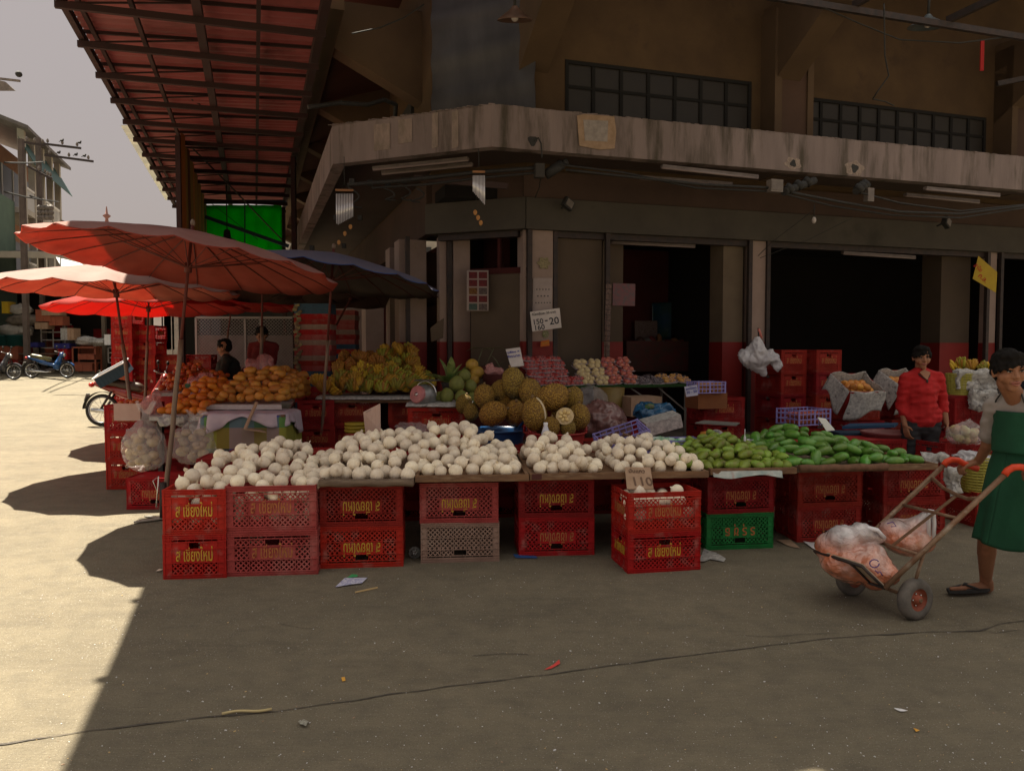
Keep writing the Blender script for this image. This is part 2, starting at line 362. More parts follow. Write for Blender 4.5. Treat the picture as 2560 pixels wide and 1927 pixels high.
# upper windows
def window(W_, nx, nz):
    a, b_, z0, z1 = W_; f = MB(); qbox(f, a, b_, 10.02, 10.08, z0, z0 + .05); qbox(f, a, b_, 10.02, 10.08, z1 - .05, z1); qbox(f, a, a + .05, 10.018, 10.082, z0, z1); qbox(f, b_ - .05, b_, 10.018, 10.082, z0, z1)
    for i in range(1, nx): q = a + (b_ - a) * i / nx; qbox(f, q - .025, q + .025, 10.025, 10.075, z0, z1)
    for j in range(1, nz): z = z0 + (z1 - z0) * j / nz; qbox(f, a, b_, 10.03, 10.07, z - .022, z + .022)
    fo = f.build('window', M('black_window_frame', (.008, .007, .006), rough=.9), bld)
    p = MB(); qbox(p, a, b_, 10.045, 10.055, z0, z1); p.build('pane', M('dusty_dark_glass', (.022, .017, .011), (.016, .012, .008), 2, .5), fo)
window(W1, 7, 3); window(W2, 10, 3)
# windows street side (slanting sliver)
f = MB(); qbox(f, 2.33, 2.385, 12.2, 15, 4.5, 5.4); f.build('window', mt_blk, bld)
# canopy: fascia beam and soffit slab
out = [(15, 8.63), (2.565, 8.63), (.945, 10.05), (.945, 38)]
cn = MB()
def fas(a, b_, z0, z1, th, m=0):
    p0 = B(*a, 0); p1 = B(*b_, 0); cn.bar(p0 + Vector((0, 0, (z0 + z1) / 2)), p1 + Vector((0, 0, (z0 + z1) / 2)), th, z1 - z0, m)
inn = [(15, 8.78), (2.62, 8.78), (1.095, 10.12), (1.095, 38)]
k = 4; vs = [];
for (o_, i_) in zip(out, inn):
    vs += [B(*o_, 3.866), B(*o_, 4.335), B(*i_, 4.335), B(*i_, 3.866)]
fs = []
for i in range(3):
    for j in range(4): a = i * 4 + j; b_ = i * 4 + (j + 1) % 4; fs.append((a, b_, b_ + 4, a + 4))
fs += [(0, 3, 2, 1), (12, 13, 14, 15)]
# subdivide fascia with a ragged top edge
fa = MB(); fa.add(vs, fs)
rr = random.Random(5)
for i in range(420):
    s = rr.random(); L1 = 12.43; L2 = 2.15; x = s * (L1 + L2)
    p = B(15 - x, 8.64, 4.335) if x < L1 else B(*out[1], 4.335).lerp(B(*out[2], 4.335), (x - L1) / L2)
    fa.box(p + Vector((0, .01, rr.uniform(-.004, .004))), (rr.uniform(.03, .12), rr.uniform(.02, .05), rr.uniform(.003, .014)), rr.uniform(.1, .5))
fa.build('fascia', mt_fascia, bld)
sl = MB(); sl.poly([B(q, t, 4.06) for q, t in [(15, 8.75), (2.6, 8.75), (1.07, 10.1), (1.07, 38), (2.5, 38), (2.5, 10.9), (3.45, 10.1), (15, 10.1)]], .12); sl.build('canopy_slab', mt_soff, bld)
# repair patch and holes on the fascia
pt = MB(); pz = [at_t(u, v, 8.618) for u, v in [(1442, 290), (1460, 286), (1535, 292), (1540, 330), (1536, 372), (1500, 375), (1448, 365)]]; pt.poly(pz, .008)
pt2 = MB(); pt2.poly([at_t(u, v, 8.612) for u, v in [(1458, 300), (1520, 303), (1518, 355), (1462, 352)]], .006)
o_ = pt.build('cement_patch', M('ochre_cement', (.36, .25, .17), (.28, .19, .12), 12, .95, bump=.4, bsc=30), bld); pt2.build('cement_patch', M('grey_cement', (.33, .29, .26), (.24, .21, .19), 14, .95, bump=.5, bsc=40), bld)
for (u, v, r) in [(1332, 352, .055), (1983, 409, .045), (2137, 421, .055)]:
    h = MB(); c = at_t(u, v, 8.625); ring = [c + (AX * cos(t) + Vector((0, 0, 1)) * sin(t)) * r * (1 + .2 * sin(3 * t + u)) for t in [2 * pi * i / 14 for i in range(14)]]; h.poly(ring, .01); h.build('drain_hole', mt_blk, bld)
    if u > 1400:
        h = MB(); ring = [c + BX * .002 + (AX * cos(t) * 1.6 + Vector((0, 0, 1)) * sin(t)) * r * 1.7 * (1 + .15 * sin(5 * t + u)) for t in [2 * pi * i / 18 for i in range(18)]]; h.poly(ring, .008); h.build('broken_plaster', M('broken_plaster_dirt', (.22, .17, .14), (.34, .27, .23), 30, .95, bump=.8, bsc=60), bld)
for (u0, v0, u1, v1) in [(996, 300, 1030, 360), (935, 312, 975, 378), (1080, 285, 1095, 372), (1130, 280, 1146, 372)]:
    st = MB(); e = (B(*out[2], 0) - B(*out[1], 0)).normalized(); nn = Vector((-e.y, e.x, 0)); nn = nn if nn.y < 0 else -nn
    def fp(u, v):
        r = ray(u, v); P0 = B(*out[1], 0) + nn * .006; s = (P0 - Vector((0, 0, HC))).dot(nn) / r.dot(nn); return Vector((0, 0, HC)) + r * s
    st.poly([fp(u0, v0), fp(u1, v0 - 4), fp(u1, v1 - 5), fp(u0, v1)], .003); st.build('poster_scar', M('glue_stain', (.30, .23, .20), (.20, .16, .13), 14, .95, stretch=(1, 1, .4)), bld)
# grey metal sheet over the corner
cs = MB(); p0 = B(*K1, 0); p1 = B(*K2, 0); e = (p1 - p0).normalized(); nn = Vector((e.y, -e.x, 0)); nn = nn if nn.y < 0 else -nn
def shf(a, b_):
    z = 4.2 + b_ * 9; s = 0.035 * max(-.2, sin(z * 11.4 + a * 1.6)) ; return p0.lerp(p1, -.12 + a * 1.10) + nn * (.05 + s) + Vector((0, 0, z))
cs.grid(shf, 4, 150, both=.01); cs.build('corner_sheet', M('blue_grey_sheet_metal', (.075, .072, .08), (.05, .048, .056), 1.2, .6, metal=.15, stretch=(3, 3, .6)), bld)
# upper floor slab with brackets
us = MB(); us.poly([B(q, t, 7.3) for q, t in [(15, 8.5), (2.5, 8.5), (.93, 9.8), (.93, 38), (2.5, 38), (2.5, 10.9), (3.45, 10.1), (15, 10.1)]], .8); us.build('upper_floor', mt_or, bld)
def bracket(q0, q1, t0, t1, along):
    b_ = MB()
    if along == 't': pr = [(10.03, 5.25), (10.03, 6.5), (8.6, 6.5), (8.6, 6.1)]; vs = [B(q0, t, z) for t, z in pr] + [B(q1, t, z) for t, z in pr]
    else: pr = [(2.38, 5.2), (2.38, 6.5), (1.0, 6.5), (1.0, 5.9)]; vs = [B(q, t0, z) for q, z in pr] + [B(q, t1, z) for q, z in pr]
    b_.add(vs, [(0, 1, 2, 3), (7, 6, 5, 4), (0, 4, 5, 1), (1, 5, 6, 2), (2, 6, 7, 3), (3, 7, 4, 0)]); b_.build('bracket', mt_lt, bld)
for q in (3.35, 7.1, 11.5): bracket(q, q + .4, 0, 0, 't')
for i in range(8): bracket(0, 0, 11.6 + i * 2.9, 11.95 + i * 2.9, 'q')
eb = MB(); eb.box(B(1.02, 24.2, 6.15), (.2, 28, .7), TH); eb.build('edge_beam', mt_lt, bld)
for i in range(7):
    s_ = MB(); t = 11.95 + i * 2.9; vs = [B(1.1, t, 5.95), B(1.1, t + 2.55, 5.95), B(2.36, t + 2.55, 6.35), B(2.36, t, 6.35)]; s_.poly(vs, -.05); s_.build('balcony_soffit', mt_or, bld)
# pilasters on the upper wall
for q0, q1 in [(7.06, 7.716), (11.5, 12.1)]:
    p = MB(); qbox(p, q0 + .12, q1 - .1, 9.72, 10.03, 4.05, 6.4); p.build('pilaster', M('brown_plaster', (.085, .046, .03), (.06, .034, .022), 1, .9), bld)
    p = MB(); qbox(p, q0, q0 + .12, 9.69, 10.03, 4.05, 6.4); qbox(p, q1 - .1, q1, 9.69, 10.03, 4.05, 6.4); p.build('pilaster_edge', mt_lt, bld)
# columns on the shop floor
def column(q0, q1, t0, t1, mt=mt_cw, zr=None, top=3.18):
    zr = zr or 1.70
    c = MB(); qbox(c, q0, q1, t0, t1, zr, top); c.build('column', mt, bld)
    c = MB(); qbox(c, q0 - .002, q1 + .002, t0 - .002, t1 + .002, .38, zr); c.build('column_base', mt_rd, bld)
column(3.541, 3.833, 10.03, 10.33); column(3.42, 3.46, 10.05, 10.3)
column(4.71, 5.03, 10.35, 10.65, mt_shut); column(6.548, 6.886, 10.15, 10.5, M('beige_column_paint', (.16, .12, .08), (.13, .095, .065), 2, .8)); column(6.968, 7.189, 10.03, 10.25)
column(10.784, 11.40, 10.3, 10.7, mt_shut); column(11.5, 11.66, 10.03, 10.2)
column(2.0, 2.40, 11.45, 11.85); column(2.50, 2.60, 11.03, 11.2); column(2.68, 2.92, 10.93, 11.15)
column(8.3, 8.8, 13.2, 13.6, mt_shut)
for q, t in [(3.49, 10.0), (3.87, 10.05), (4.62, 10.0), (6.91, 10.02), (7.22, 10.02), (11.43, 10.0), (11.72, 10.0), (2.63, 10.98), (2.10, 11.32)]: ps = MB(); qbox(ps, q - .03, q + .03, t - .03, t + .03, .38, 3.2); ps.build('door_post', mt_steel, bld)
# steel rail under the lintel, folding doors, interior
r_ = MB(); qbox(r_, 3.85, 14.9, 10.04, 10.14, 3.10, 3.178); chbox(r_, .08, .95, 3.10, 3.18, -.12, -.02); r_.build('shutter_rail', mt_steel, bld)
d = MB(); qbox(d, 3.90, 4.59, 10.12, 10.16, .38, 3.1); d.build('folding_door', mt_shut, bld)
d = MB(); chbox(d, .03, .62, .38, 2.62, -.16, -.12); d.build('folding_door', mt_shut, bld)
d = MB(); chbox(d, .03, .62, 2.62, 2.70, -.2, -.10); qq = chbox(d, .30, .33, 2.7, 3.12, -.18, -.14); d.build('door_frame', mt_brn, bld)
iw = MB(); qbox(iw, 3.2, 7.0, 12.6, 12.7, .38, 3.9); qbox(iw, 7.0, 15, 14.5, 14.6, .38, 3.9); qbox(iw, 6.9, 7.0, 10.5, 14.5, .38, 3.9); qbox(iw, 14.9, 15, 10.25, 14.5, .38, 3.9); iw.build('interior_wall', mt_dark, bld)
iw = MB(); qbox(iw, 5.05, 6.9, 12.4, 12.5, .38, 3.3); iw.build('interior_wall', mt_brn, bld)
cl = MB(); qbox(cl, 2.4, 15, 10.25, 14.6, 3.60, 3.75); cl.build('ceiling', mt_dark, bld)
# street-side ground floor: wall pieces between openings
for (t0, t1, mtx) in [(12.6, 13.0, mt_cw), (15.5, 16.1, mt_cw), (18.8, 19.3, mt_cw), (22.3, 23, mt_cw)]:
    w = MB(); qbox(w, 2.05, 2.4, t0, t1, .4, 3.2); w.build('column', mtx, bld)
w = MB(); qbox(w, 3.6, 3.7, 11.5, 38, .38, 3.7); qbox(w, 2.4, 3.6, 17.4, 17.5, .38, 3.7); w.build('interior_wall', mt_brn, bld)
w = MB(); qbox(w, 2.42, 3.6, 13.05, 13.15, .38, 3.2); w.build('interior_wall', M('brown_partition', (.16, .08, .05), (.1, .05, .035), 1, .9), bld)
# red doorway strip and posters on the doors: things hanging on the building
def pposter(name, label, px, t, mts, cat='poster', th=.004):
    """flat sheet hanging in front of a wall plane t, corners given clockwise from top left"""
    m = MB(); m.poly([at_t(u, v, t) for u, v in px], th); o = m.build(name, mts); tag(o, label, cat); return o
# ================================================================ awnings
mt_roof = M('red_corrugated_steel', (.30, .105, .10), (.24, .078, .072), 1.5, .55, c3=(.15, .055, .05), s3=.9, trans=.2)
mt_frame = M('rusty_dark_frame', (.032, .011, .010), (.024, .010, .009), 6, .8)
aw = thing('street_awning', 'high red corrugated steel awning on a dark frame beside the building', 'awning')
sh = MB()
def awf(a, b_):
    t = 4.9 + b_ * 18.6; q = -2.02 + a * 2.93; ph = (t / .19) % 1; z = 5.66 + a * .16 + .018 * (1 if ph < .4 else (-1 if .5 < ph < .9 else 0)); return B(q, t, z)
sh.grid(awf, 3, 760, sm=False, both=.003); sh.build('roof_sheet', mt_roof, aw)
for q, w_, h_, z in [(-2.0, .07, .10, 5.50), (-1.86, .05, .05, 5.56), (-1.28, .05, .07, 5.52), (-.57, .10, .12, 5.50), (.10, .05, .07, 5.60), (.84, .10, .14, 5.62)]:
    b_ = MB(); b_.bar(B(q, 4.9, z), B(q, 23.4, z), w_, h_); b_.build('beam', mt_frame, aw)
for i in range(16):
    t = 5.3 + i * 1.19; b_ = MB(); b_.bar(B(-2.05, t, 5.40), B(.88, t, 5.42), .055, .075); b_.bar(B(-2.05, t + .10, 5.59), B(.88, t + .10, 5.72), .035, .04)
    b_.bar(B(-1.95, t, 5.43), B(-.57, t + .03, 5.62), .02, .02); b_.build('rafter', mt_frame, aw)
es = MB(); es.grid(lambda a, b_: B(-2.06 - a * .16, 15.8 + b_ * 7.4, 5.60 - a * .02 + .01 * sin(b_ * 200)), 2, 300, sm=False, both=.003); es.build('edge_sheet', M('pale_roof_sheet', (.62, .60, .52), (.5, .5, .46), 2, .6, trans=.4), aw)
for q, t in [(-1.28, 22.9), (-1.28, 15.9), (.8, 22.9), (.8, 16.9)]:
    b_ = MB(); b_.bar(B(q, t, gz(15)), B(q, t, 5.5), .09, .09); b_.build('post', mt_frame, aw)
a2 = thing('front_awning', 'dark steel awning frame at the top right, with added unseen roof sheets shading the foreground', 'awning')
s2 = MB(); s2.grid(lambda a, b_: B(2.4 + a * 3.0, 4.6 + b_ * 4.0, 6.12 + .018 * sin(a * 95)), 100, 2, sm=False, both=.003); s2.grid(lambda a, b_: B(.55 + a * 1.85, 4.6 + b_ * 5.3, 6.13 + .018 * sin(a * 58)), 60, 2, sm=False, both=.003); s2.build('roof_sheet', mt_steel, a2)  # sheets added out of view, sized and extended to block the sun
for i in range(9):
    q = 1.2 + i * 1.55; b_ = MB(); b_.bar(B(q, 4.6, 6.02), B(q, 8.55, 6.02), .06, .09); b_.build('beam', mt_steel, a2)
for t in (4.7, 6.6, 8.5): b_ = MB(); b_.bar(B(1, t, 5.93), B(13.9, t, 5.93), .06, .08); b_.build('beam', mt_steel, a2)
for (p, q_) in [((12.0, 9.95, 5.7), (12.0, 8.5, 6.0)), ((11.9, 9.9, 5.6), (10.9, 8.4, 6.0)), ((10.6, 9.2, 5.55), (12.6, 8.8, 6.0))]:
    b_ = MB(); b_.bar(B(*p), B(*q_), .05, .07); b_.build('strut', mt_steel, a2)
# green tarp, striped curtain
gt = MB(); c0 = at_t(513, 513, 22.4); c1 = at_t(704, 513, 22.4); zb = at_t(705, 690, 22.4).z
gt.grid(lambda a, b_: c0.lerp(c1, a) + Vector((0, 0, (zb - c0.z) * b_)) + BX * (.05 * sin(a * 9) * (b_ + .2) + .02 * sin(a * 31 + b_ * 4)), 40, 12, both=.004)
tag(gt.build('green_tarpaulin', M('green_tarpaulin', (.01, .62, .04), (.008, .5, .03), 2, .45, trans=.85)), 'bright green tarpaulin hung across the far end of the red awning', 'tarpaulin')
b_ = MB(); b_.bar(at_t(512, 542, 22.2), at_t(722, 616, 22.2), .07, .09); b_.bar(at_t(612, 510, 22.25), at_t(612, 690, 22.25), .025, .025); b_.bar(at_t(530, 510, 22.25), at_t(645, 600, 22.25), .015, .015); b_.bar(at_t(500, 505, 22.25), at_t(715, 505, 22.25), .08, .1)
tag(b_.build('tarpaulin_brace', M('blue_grey_steel', (.03, .05, .09))), 'dark slanting steel braces crossing the green tarpaulin', 'brace')
ct = MB(); q0 = -1.2
def ctf(a, b_): t = 15.4 + a * 7.2; z = 5.45 - b_ * 2.6; return B(q0 + .05 * sin(a * 40), t, z)
nb = 24
for i in range(nb): ct.grid(lambda a, b_, i=i: ctf((i + a) / nb, b_), 2, 3, m=[0, 1, 2, 3, 1, 0, 2, 3][i % 8])
tag(ct.build('striped_curtain', [M('orange_stripe', (.16, .05, .01), rough=.7, trans=.2), M('brown_stripe', (.05, .02, .012), rough=.7, trans=.2), M('dark_green_stripe', (.008, .05, .015), rough=.7, trans=.2), M('mustard_stripe', (.12, .07, .02), rough=.7, trans=.2)]), 'orange, brown and green striped curtain hanging under the red awning', 'curtain')
# ================================================================ market crates
CW, CD, CH = .58, .40, .30
def crate_mesh(plain=False):
    mb = MB(); th = .004
    def side(w, ncol, solid_end, T):
        # T maps (s, z, out) to a point; panel plane at out = 0, ribs stand proud
        def rect(s0, s1, z0, z1, o0, o1):
            vs = [T(s, z, o) for s in (s0, s1) for z in (z0, z1) for o in (o0, o1)]
            mb.add(vs, [(0, 1, 3, 2), (4, 6, 7, 5), (0, 4, 5, 1), (2, 3, 7, 6), (0, 2, 6, 4), (1, 5, 7, 3)])
        def lattice(s0, s1, z0, z1, pitch=.034, bw=.0088):
            H_ = z1 - z0; W_ = s1 - s0
            for sg in (1, -1):
                k = -int(H_ / pitch) - 1
                while k * pitch < W_ + H_:
                    a = k * pitch; pts = []
                    # line s = a + z (sg=1) or s = a + H - z
                    for z in (0, H_):
                        s = a + (z if sg == 1 else H_ - z) - H_ * 0; pts.append([s, z])
                    (sa, za), (sb, zb) = pts
                    def clip(p, q):
                        p = p[:]; q = q[:]
                        for lim, sgn in ((0, 1), (W_, -1)):
                            for A_, B_ in ((p, q), (q, p)):
                                if (A_[0] - lim) * sgn < 0:
                                    if abs(B_[0] - A_[0]) < 1e-9 or (B_[0] - lim) * sgn <= 0: return None
                                    f = (lim - A_[0]) / (B_[0] - A_[0]); A_[1] += f * (B_[1] - A_[1]); A_[0] = lim
                        return p, q
                    c_ = clip([sa, za], [sb, zb]); k += 1
                    if not c_: continue
                    (sa, za), (sb, zb) = c_
                    d = math.hypot(sb - sa, zb - za)
                    if d < .004: continue
                    ns, nz_ = -(zb - za) / d * bw / 2, (sb - sa) / d * bw / 2
                    q = [(s0 + sa + ns, z0 + za + nz_), (s0 + sb + ns, z0 + zb + nz_), (s0 + sb - ns, z0 + zb - nz_), (s0 + sa - ns, z0 + za - nz_)]
                    o = .0005 * sg; vs = [T(s, z, o) for s, z in q] + [T(s, z, o - th) for s, z in q]
                    mb.add(vs, [(0, 1, 2, 3), (7, 6, 5, 4), (0, 4, 5, 1), (2, 6, 7, 3)])
        cor = .045; hw = w / 2; cw = (w - 2 * cor) / ncol; cx = [-hw + cor + i * cw for i in range(ncol + 1)]
        Z = [0, .030, .110, .200, .245, CH]
        rect(-hw, hw, 0, .028, -th, .001); rect(-hw, hw, .262, CH - .003, -th, .001)
        rect(-hw, -hw + cor, .026, .264, -th, .0005); rect(hw - cor, hw, .026, .264, -th, .0005)
        for z in (.001, .016, .030, .110, .200, .247, .268, .284, .297): rect(-hw - .004, hw + .004, z - .002, z + .003, -.002, .009)
        for x in cx: rect(x - .002, x + .002, .03, .247, -.002, .006)
        for i in range(int(w / .055)): rect(-hw + .03 + i * .055, -hw + .033 + i * .055, .247, .297, 0, .006); rect(-hw + .05 + i * .055, -hw + .053 + i * .055, 0, .03, 0, .006)
        for x in (-hw + .001, hw - .004): rect(x, x + .003, 0, CH, 0, .008)
        for z in (.07, .155, .225): rect(-hw, -hw + cor * .6, z, z + .003, 0, .007); rect(hw - cor * .6, hw, z, z + .003, 0, .007)
        mid = ncol // 2
        for i in range(ncol):
            a, b_ = cx[i] + .002, cx[i + 1] - .002
            lattice(a, b_, .033, .108)
            if solid_end: rect(a, b_, .110, .200, -th, .001)
            elif 0 < i < ncol - 1 and not plain: rect(a, b_, .110, .200, -th, .001)
            else: lattice(a, b_, .113, .198)
            if solid_end:
                if i == mid: rect(a, a + .012, .2, .247, -th, .001); rect(b_ - .012, b_, .2, .247, -th, .001)
                else: rect(a, b_, .2, .247, -th, .001)
            elif i != mid: lattice(a, b_, .203, .245)
    side(CW, 5, False, lambda s, z, o: Vector((s, -CD / 2 - o + .004, z)))
    side(CW, 5, False, lambda s, z, o: Vector((-s, CD / 2 + o - .004, z)))
    side(CD - .014, 3, True, lambda s, z, o: Vector((-CW / 2 - o + .004, -s, z)))
    side(CD - .014, 3, True, lambda s, z, o: Vector((CW / 2 + o - .004, s, z)))
    mb.box((0, 0, .008), (CW - .01, CD - .01, .006))
    return mb.mesh('crate', mt_red)
CRATE = crate_mesh(); CRATE_PLAIN = crate_mesh(True)
def setmat(o, m):
    o.material_slots[0].link = 'OBJECT'; o.material_slots[0].material = m
THAI = 'ส เชียงใหม่'
def crate(p, yaw, mat, label, group, inv=False, sc=1.0, txt=THAI, tm=mt_gold, ends=False, cat='crate', name='fruit_crate', sx=1.0, tilt=(0, 0)):
    o = bpy.data.objects.new(name, CRATE_PLAIN if mat is mt_tan else CRATE); COL.objects.link(o); setmat(o, mat)
    o.scale = (sc * sx, sc, sc)
    if inv: o.rotation_euler = (tilt[0], pi + tilt[1], yaw); o.location = (p[0], p[1], p[2] + CH * sc)
    else: o.rotation_euler = (tilt[0], tilt[1], yaw); o.location = p
    tag(o, label, cat, group)
    if txt:
        letter(txt, .085, tm, o, (0, -CD / 2 - .001, .155), (pi / 2, 0, 0), width=.26, ys=1.35)
        if ends:
            for s in (-1, 1): letter(txt, .085, tm, o, (s * (CW / 2 + .001), 0, .155), (pi / 2, 0, s * pi / 2), width=.235, ys=1.35)
    return o
def stackpt(u, v, yaw, w, d):      # front-left bottom corner seen at (u, v) -> centre of the base
    p = G(u, v); return p + rotz(yaw) @ Vector((w / 2, d / 2, 0))
GF = 'crates holding up the front row of boards'
fz = .1
def stack2(u, v, yaw, sc, specs, short=False, sx=1.0, ends=False):
    w, d = (CD, CW) if short else (CW, CD)
    p = stackpt(u, v, yaw, w * sc * sx, d * sc); res = []
    z = p.z - .002; yw = yaw + (pi / 2 if short else 0)
    for i, (mat, inv, txt, tm, lab) in enumerate(specs):
        res.append(crate((p.x + random.uniform(-.006, .006), p.y, z), yw + random.uniform(-.012, .012), mat, lab, GF, inv, sc, txt, tm, ends or short, sx=sx)); z += CH * sc * .992
    return res, p, z
FT = mt_goldf
stack2(411, 1448, .10, 1.03, [(mt_red, 0, THAI, mt_gold, 'bright red crate on the ground at the left end of the front row'), (mt_red, 0, THAI, mt_gold, 'red crate brimming with jicama, on top at the left end of the row')], short=True)
stack2(569, 1441, .10, 1.05, [(mt_fred, 0, THAI, FT, 'faded pinkish red crate with worn lettering on the ground, second stack from left'), (mt_fred, 0, THAI, FT, 'faded pinkish red crate full of jicama with a broken handle, second stack from left')])
stack2(804, 1421, .10, 1.0, [(mt_red, 1, THAI, mt_gold, 'upside-down red crate on the ground under the worn wooden tray'), (mt_mred, 1, THAI, mt_gold, 'upside-down dull red crate right under the worn wooden tray')])
stack2(1053, 1407, .08, .98, [(mt_tan, 1, None, None, 'dusty beige crate without lettering, the only beige one'), (mt_fred, 1, THAI, mt_gold, 'upside-down faded red crate standing on the beige crate')])
stack2(1297, 1390, .07, .98, [(mt_red, 1, THAI, FT, 'upside-down red crate on a blue rag, under the long board'), (mt_mred, 1, THAI, mt_gold, 'upside-down dull red crate touching the underside of the long board')])
_, P6, Z6 = stack2(1569, 1434, .19, .95, [(mt_red, 0, THAI, mt_gold, 'red crate on the ground of the stack standing out in front of the row'), (mt_red, 0, THAI, FT, 'open red crate with jicama and a cardboard price card')], ends=True, sx=.97)
stack2(1768, 1375, .13, .95, [(mt_green, 1, 'ร รุ ชุ ธ', FT, 'green crate on the ground, the only green one'), (mt_mred, 1, THAI, FT, 'upside-down red crate standing on the green crate')], sx=.98)
stack2(1993, 1355, .14, .95, [(mt_mred, 1, THAI, FT, 'upside-down red crate on the ground below the rolled-edge mango tray'), (mt_mred, 1, THAI, FT, 'upside-down red crate directly under the rolled-edge mango tray')])
stack2(2208, 1340, .15, .96, [(mt_mred, 1, THAI, FT, 'red crate on the ground behind the hand cart rail'), (mt_mred, 1, THAI, FT, 'red crate under the last mango tray, behind the cart rail')])
for i, (u, v, yw) in enumerate([(560, 1305, .1), (700, 1300, .1), (850, 1300, .1), (1075, 1290, .1), (1297, 1282, .1), (1560, 1275, .1), (1740, 1270, .12), (1930, 1262, .13), (2130, 1250, .14)]):
    p = stackpt(u, v, yw, CW, CD)
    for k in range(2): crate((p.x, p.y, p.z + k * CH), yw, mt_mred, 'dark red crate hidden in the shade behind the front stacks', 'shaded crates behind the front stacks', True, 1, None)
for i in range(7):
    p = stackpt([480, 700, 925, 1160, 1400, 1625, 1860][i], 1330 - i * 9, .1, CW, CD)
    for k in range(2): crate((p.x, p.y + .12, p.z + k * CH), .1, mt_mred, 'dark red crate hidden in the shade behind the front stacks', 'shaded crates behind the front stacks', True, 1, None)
# ================================================================ boards and trays
def tray(u0, u1, y, yaw, z, depth, label, mt, rim=True, th=.022, lip=.045, name='display_tray'):
    p = at(u0, 1000, y); p.z = 0; q = at(u1, 1000, y + (at(u1, 1000, y).x - at(u0, 1000, y).x) * math.tan(yaw)); q.z = 0
    W_ = (q - p).length; o = thing(name, label, 'tray' if rim else 'board', (p.x, p.y, z), yaw)
    b_ = MB(); b_.box((W_ / 2, depth / 2, -th / 2), (W_, depth, th)); b_.build('board', mt, o)
    if rim:
        for (c, d) in [((W_ / 2, -.012, .008), (W_, .024, lip)), ((.012, depth / 2, .008), (.024, depth - .002, lip)), ((W_ - .012, depth / 2, .008), (.024, depth - .002, lip))]:
            r_ = MB(); r_.box(c, d); r_.build('rim', mt, o)
    return o, W_
TR = []
TR.append(tray(797, 1033, 5.50, .05, .66, 1.45, 'worn grey wooden tray with rounded edge, heaped with jicama', mt_wood2, True))
TR.append(tray(1037, 1322, 5.60, .07, .672, 1.4, 'brown plywood tray heaped with jicama beside the worn grey tray', mt_wood, True))
TR.append(tray(1324, 1772, 5.68, .10, .672, 1.35, 'long brown board with a green painted spot, carrying two jicama heaps', mt_wood, True))
TR.append(tray(1776, 1992, 5.90, .11, .675, 1.3, 'brown board under the yellowish green mangoes', mt_wood, True))
TR.append(tray(1996, 2216, 6.0, .12, .68, 1.25, 'tray with a thick rolled brown edge under the deep green mangoes', mt_wood2, True))
TR.append(tray(2219, 2345, 6.12, .14, .675, 1.2, 'last board on the right with newspaper over its edge', mt_wood, True))
for tr, w_, m in ((TR[2][0], TR[2][1], mt_wood),):
    b_ = MB(); b_.box((.36 + .45, -.026, .01), (.085, .004, .04)); b_.build('paint_mark', M('dark_green_paint', (.02, .1, .06)), tr)
    b_ = MB(); b_.box((.05, -.026, .01), (.07, .004, .04)); b_.build('paint_mark', M('dark_brown_paint', (.08, .02, .015)), tr)
rl = MB(); w_ = TR[4][1]; rl.tube([(x * w_ / 10, -.03, .014 + .004 * sin(x * 2.1)) for x in range(11)], .028, 10); rl.build('rolled_edge', M('brown_rolled_cloth', (.2, .1, .06), (.13, .07, .04), 20, .9, bump=.3), TR[4][0])
rl = MB(); w_ = TR[0][1]; rl.tube([(x * w_ / 10, -.03, .006 + .004 * sin(x * 1.7)) for x in range(11)], .026, 10); rl.build('rounded_edge', mt_wood2, TR[0][0])
# ================================================================ heaps
def visible_filter(pts, r, keep=.10, cams=((0, 0, 1.6), (-1.2, 0, 1.6), (1.2, 0, 1.6))):
    pts = np.array(pts); ok = np.zeros(len(pts)); 
    for c in cams:
        d = pts - np.array(c); y = d[:, 1]; u = d[:, 0] / y; v = d[:, 2] / y; rr_ = r / y
        s = 1 / 260.; ug = ((u - u.min() + .05) / s); vg = ((v - v.min() + .05) / s); gr_ = np.zeros((int(vg.max()) + 40, int(ug.max()) + 40), bool)
        # grid of about 4 mm cells at unit distance
        for i in np.argsort(np.linalg.norm(d, axis=1)):
            R = rr_[i] / s; x0, x1 = int(ug[i] - R), int(ug[i] + R) + 1; y0, y1 = int(vg[i] - R), int(vg[i] + R) + 1
            x0 = max(x0, 0); y0 = max(y0, 0)
            yy, xx = np.mgrid[y0:y1 + 1, x0:x1 + 1]; mk = (xx - ug[i]) ** 2 + (yy - vg[i]) ** 2 < R * R
            sub = gr_[y0:y1 + 1, x0:x1 + 1]; tot = mk.sum() or 1; fr = (mk & ~sub).sum() / tot
            ok[i] = max(ok[i], fr * (1 if c[0] == 0 else .5)); sub |= mk
    return [i for i in range(len(pts)) if ok[i] > keep]
def heap(W_, D_, floor, env, d, seed, nmax=900, x0=0, y0=0, inside=None):
    rs = np.random.RandomState(seed); P_ = np.zeros((0, 3)); fail = 0
    while len(P_) < nmax and fail < 14:
        xy = np.stack([rs.uniform(x0 + d * .45, x0 + W_ - d * .45, 160), rs.uniform(y0 + d * .45, y0 + D_ - d * .45, 160)], 1)
        fl = np.array([floor(x, y) for x, y in xy]); z = fl + d / 2
        if len(P_):
            dist2 = ((xy[:, None, :] - P_[None, :, :2]) ** 2).sum(2); h = np.where(dist2 < d * d, P_[None, :, 2] + np.sqrt(np.maximum(d * d - dist2, 0)), -9); z = np.maximum(z, h.max(1))
        ev = np.array([env(x, y) for x, y in xy]); bad = z > ev; zz = np.where(bad, 99, z)
        i = int(np.argmin(zz + rs.uniform(0, .006, 160)))
        if zz[i] > 50: fail += 1; continue
        fail = 0; P_ = np.vstack([P_, [xy[i, 0], xy[i, 1], z[i]]])
    return P_
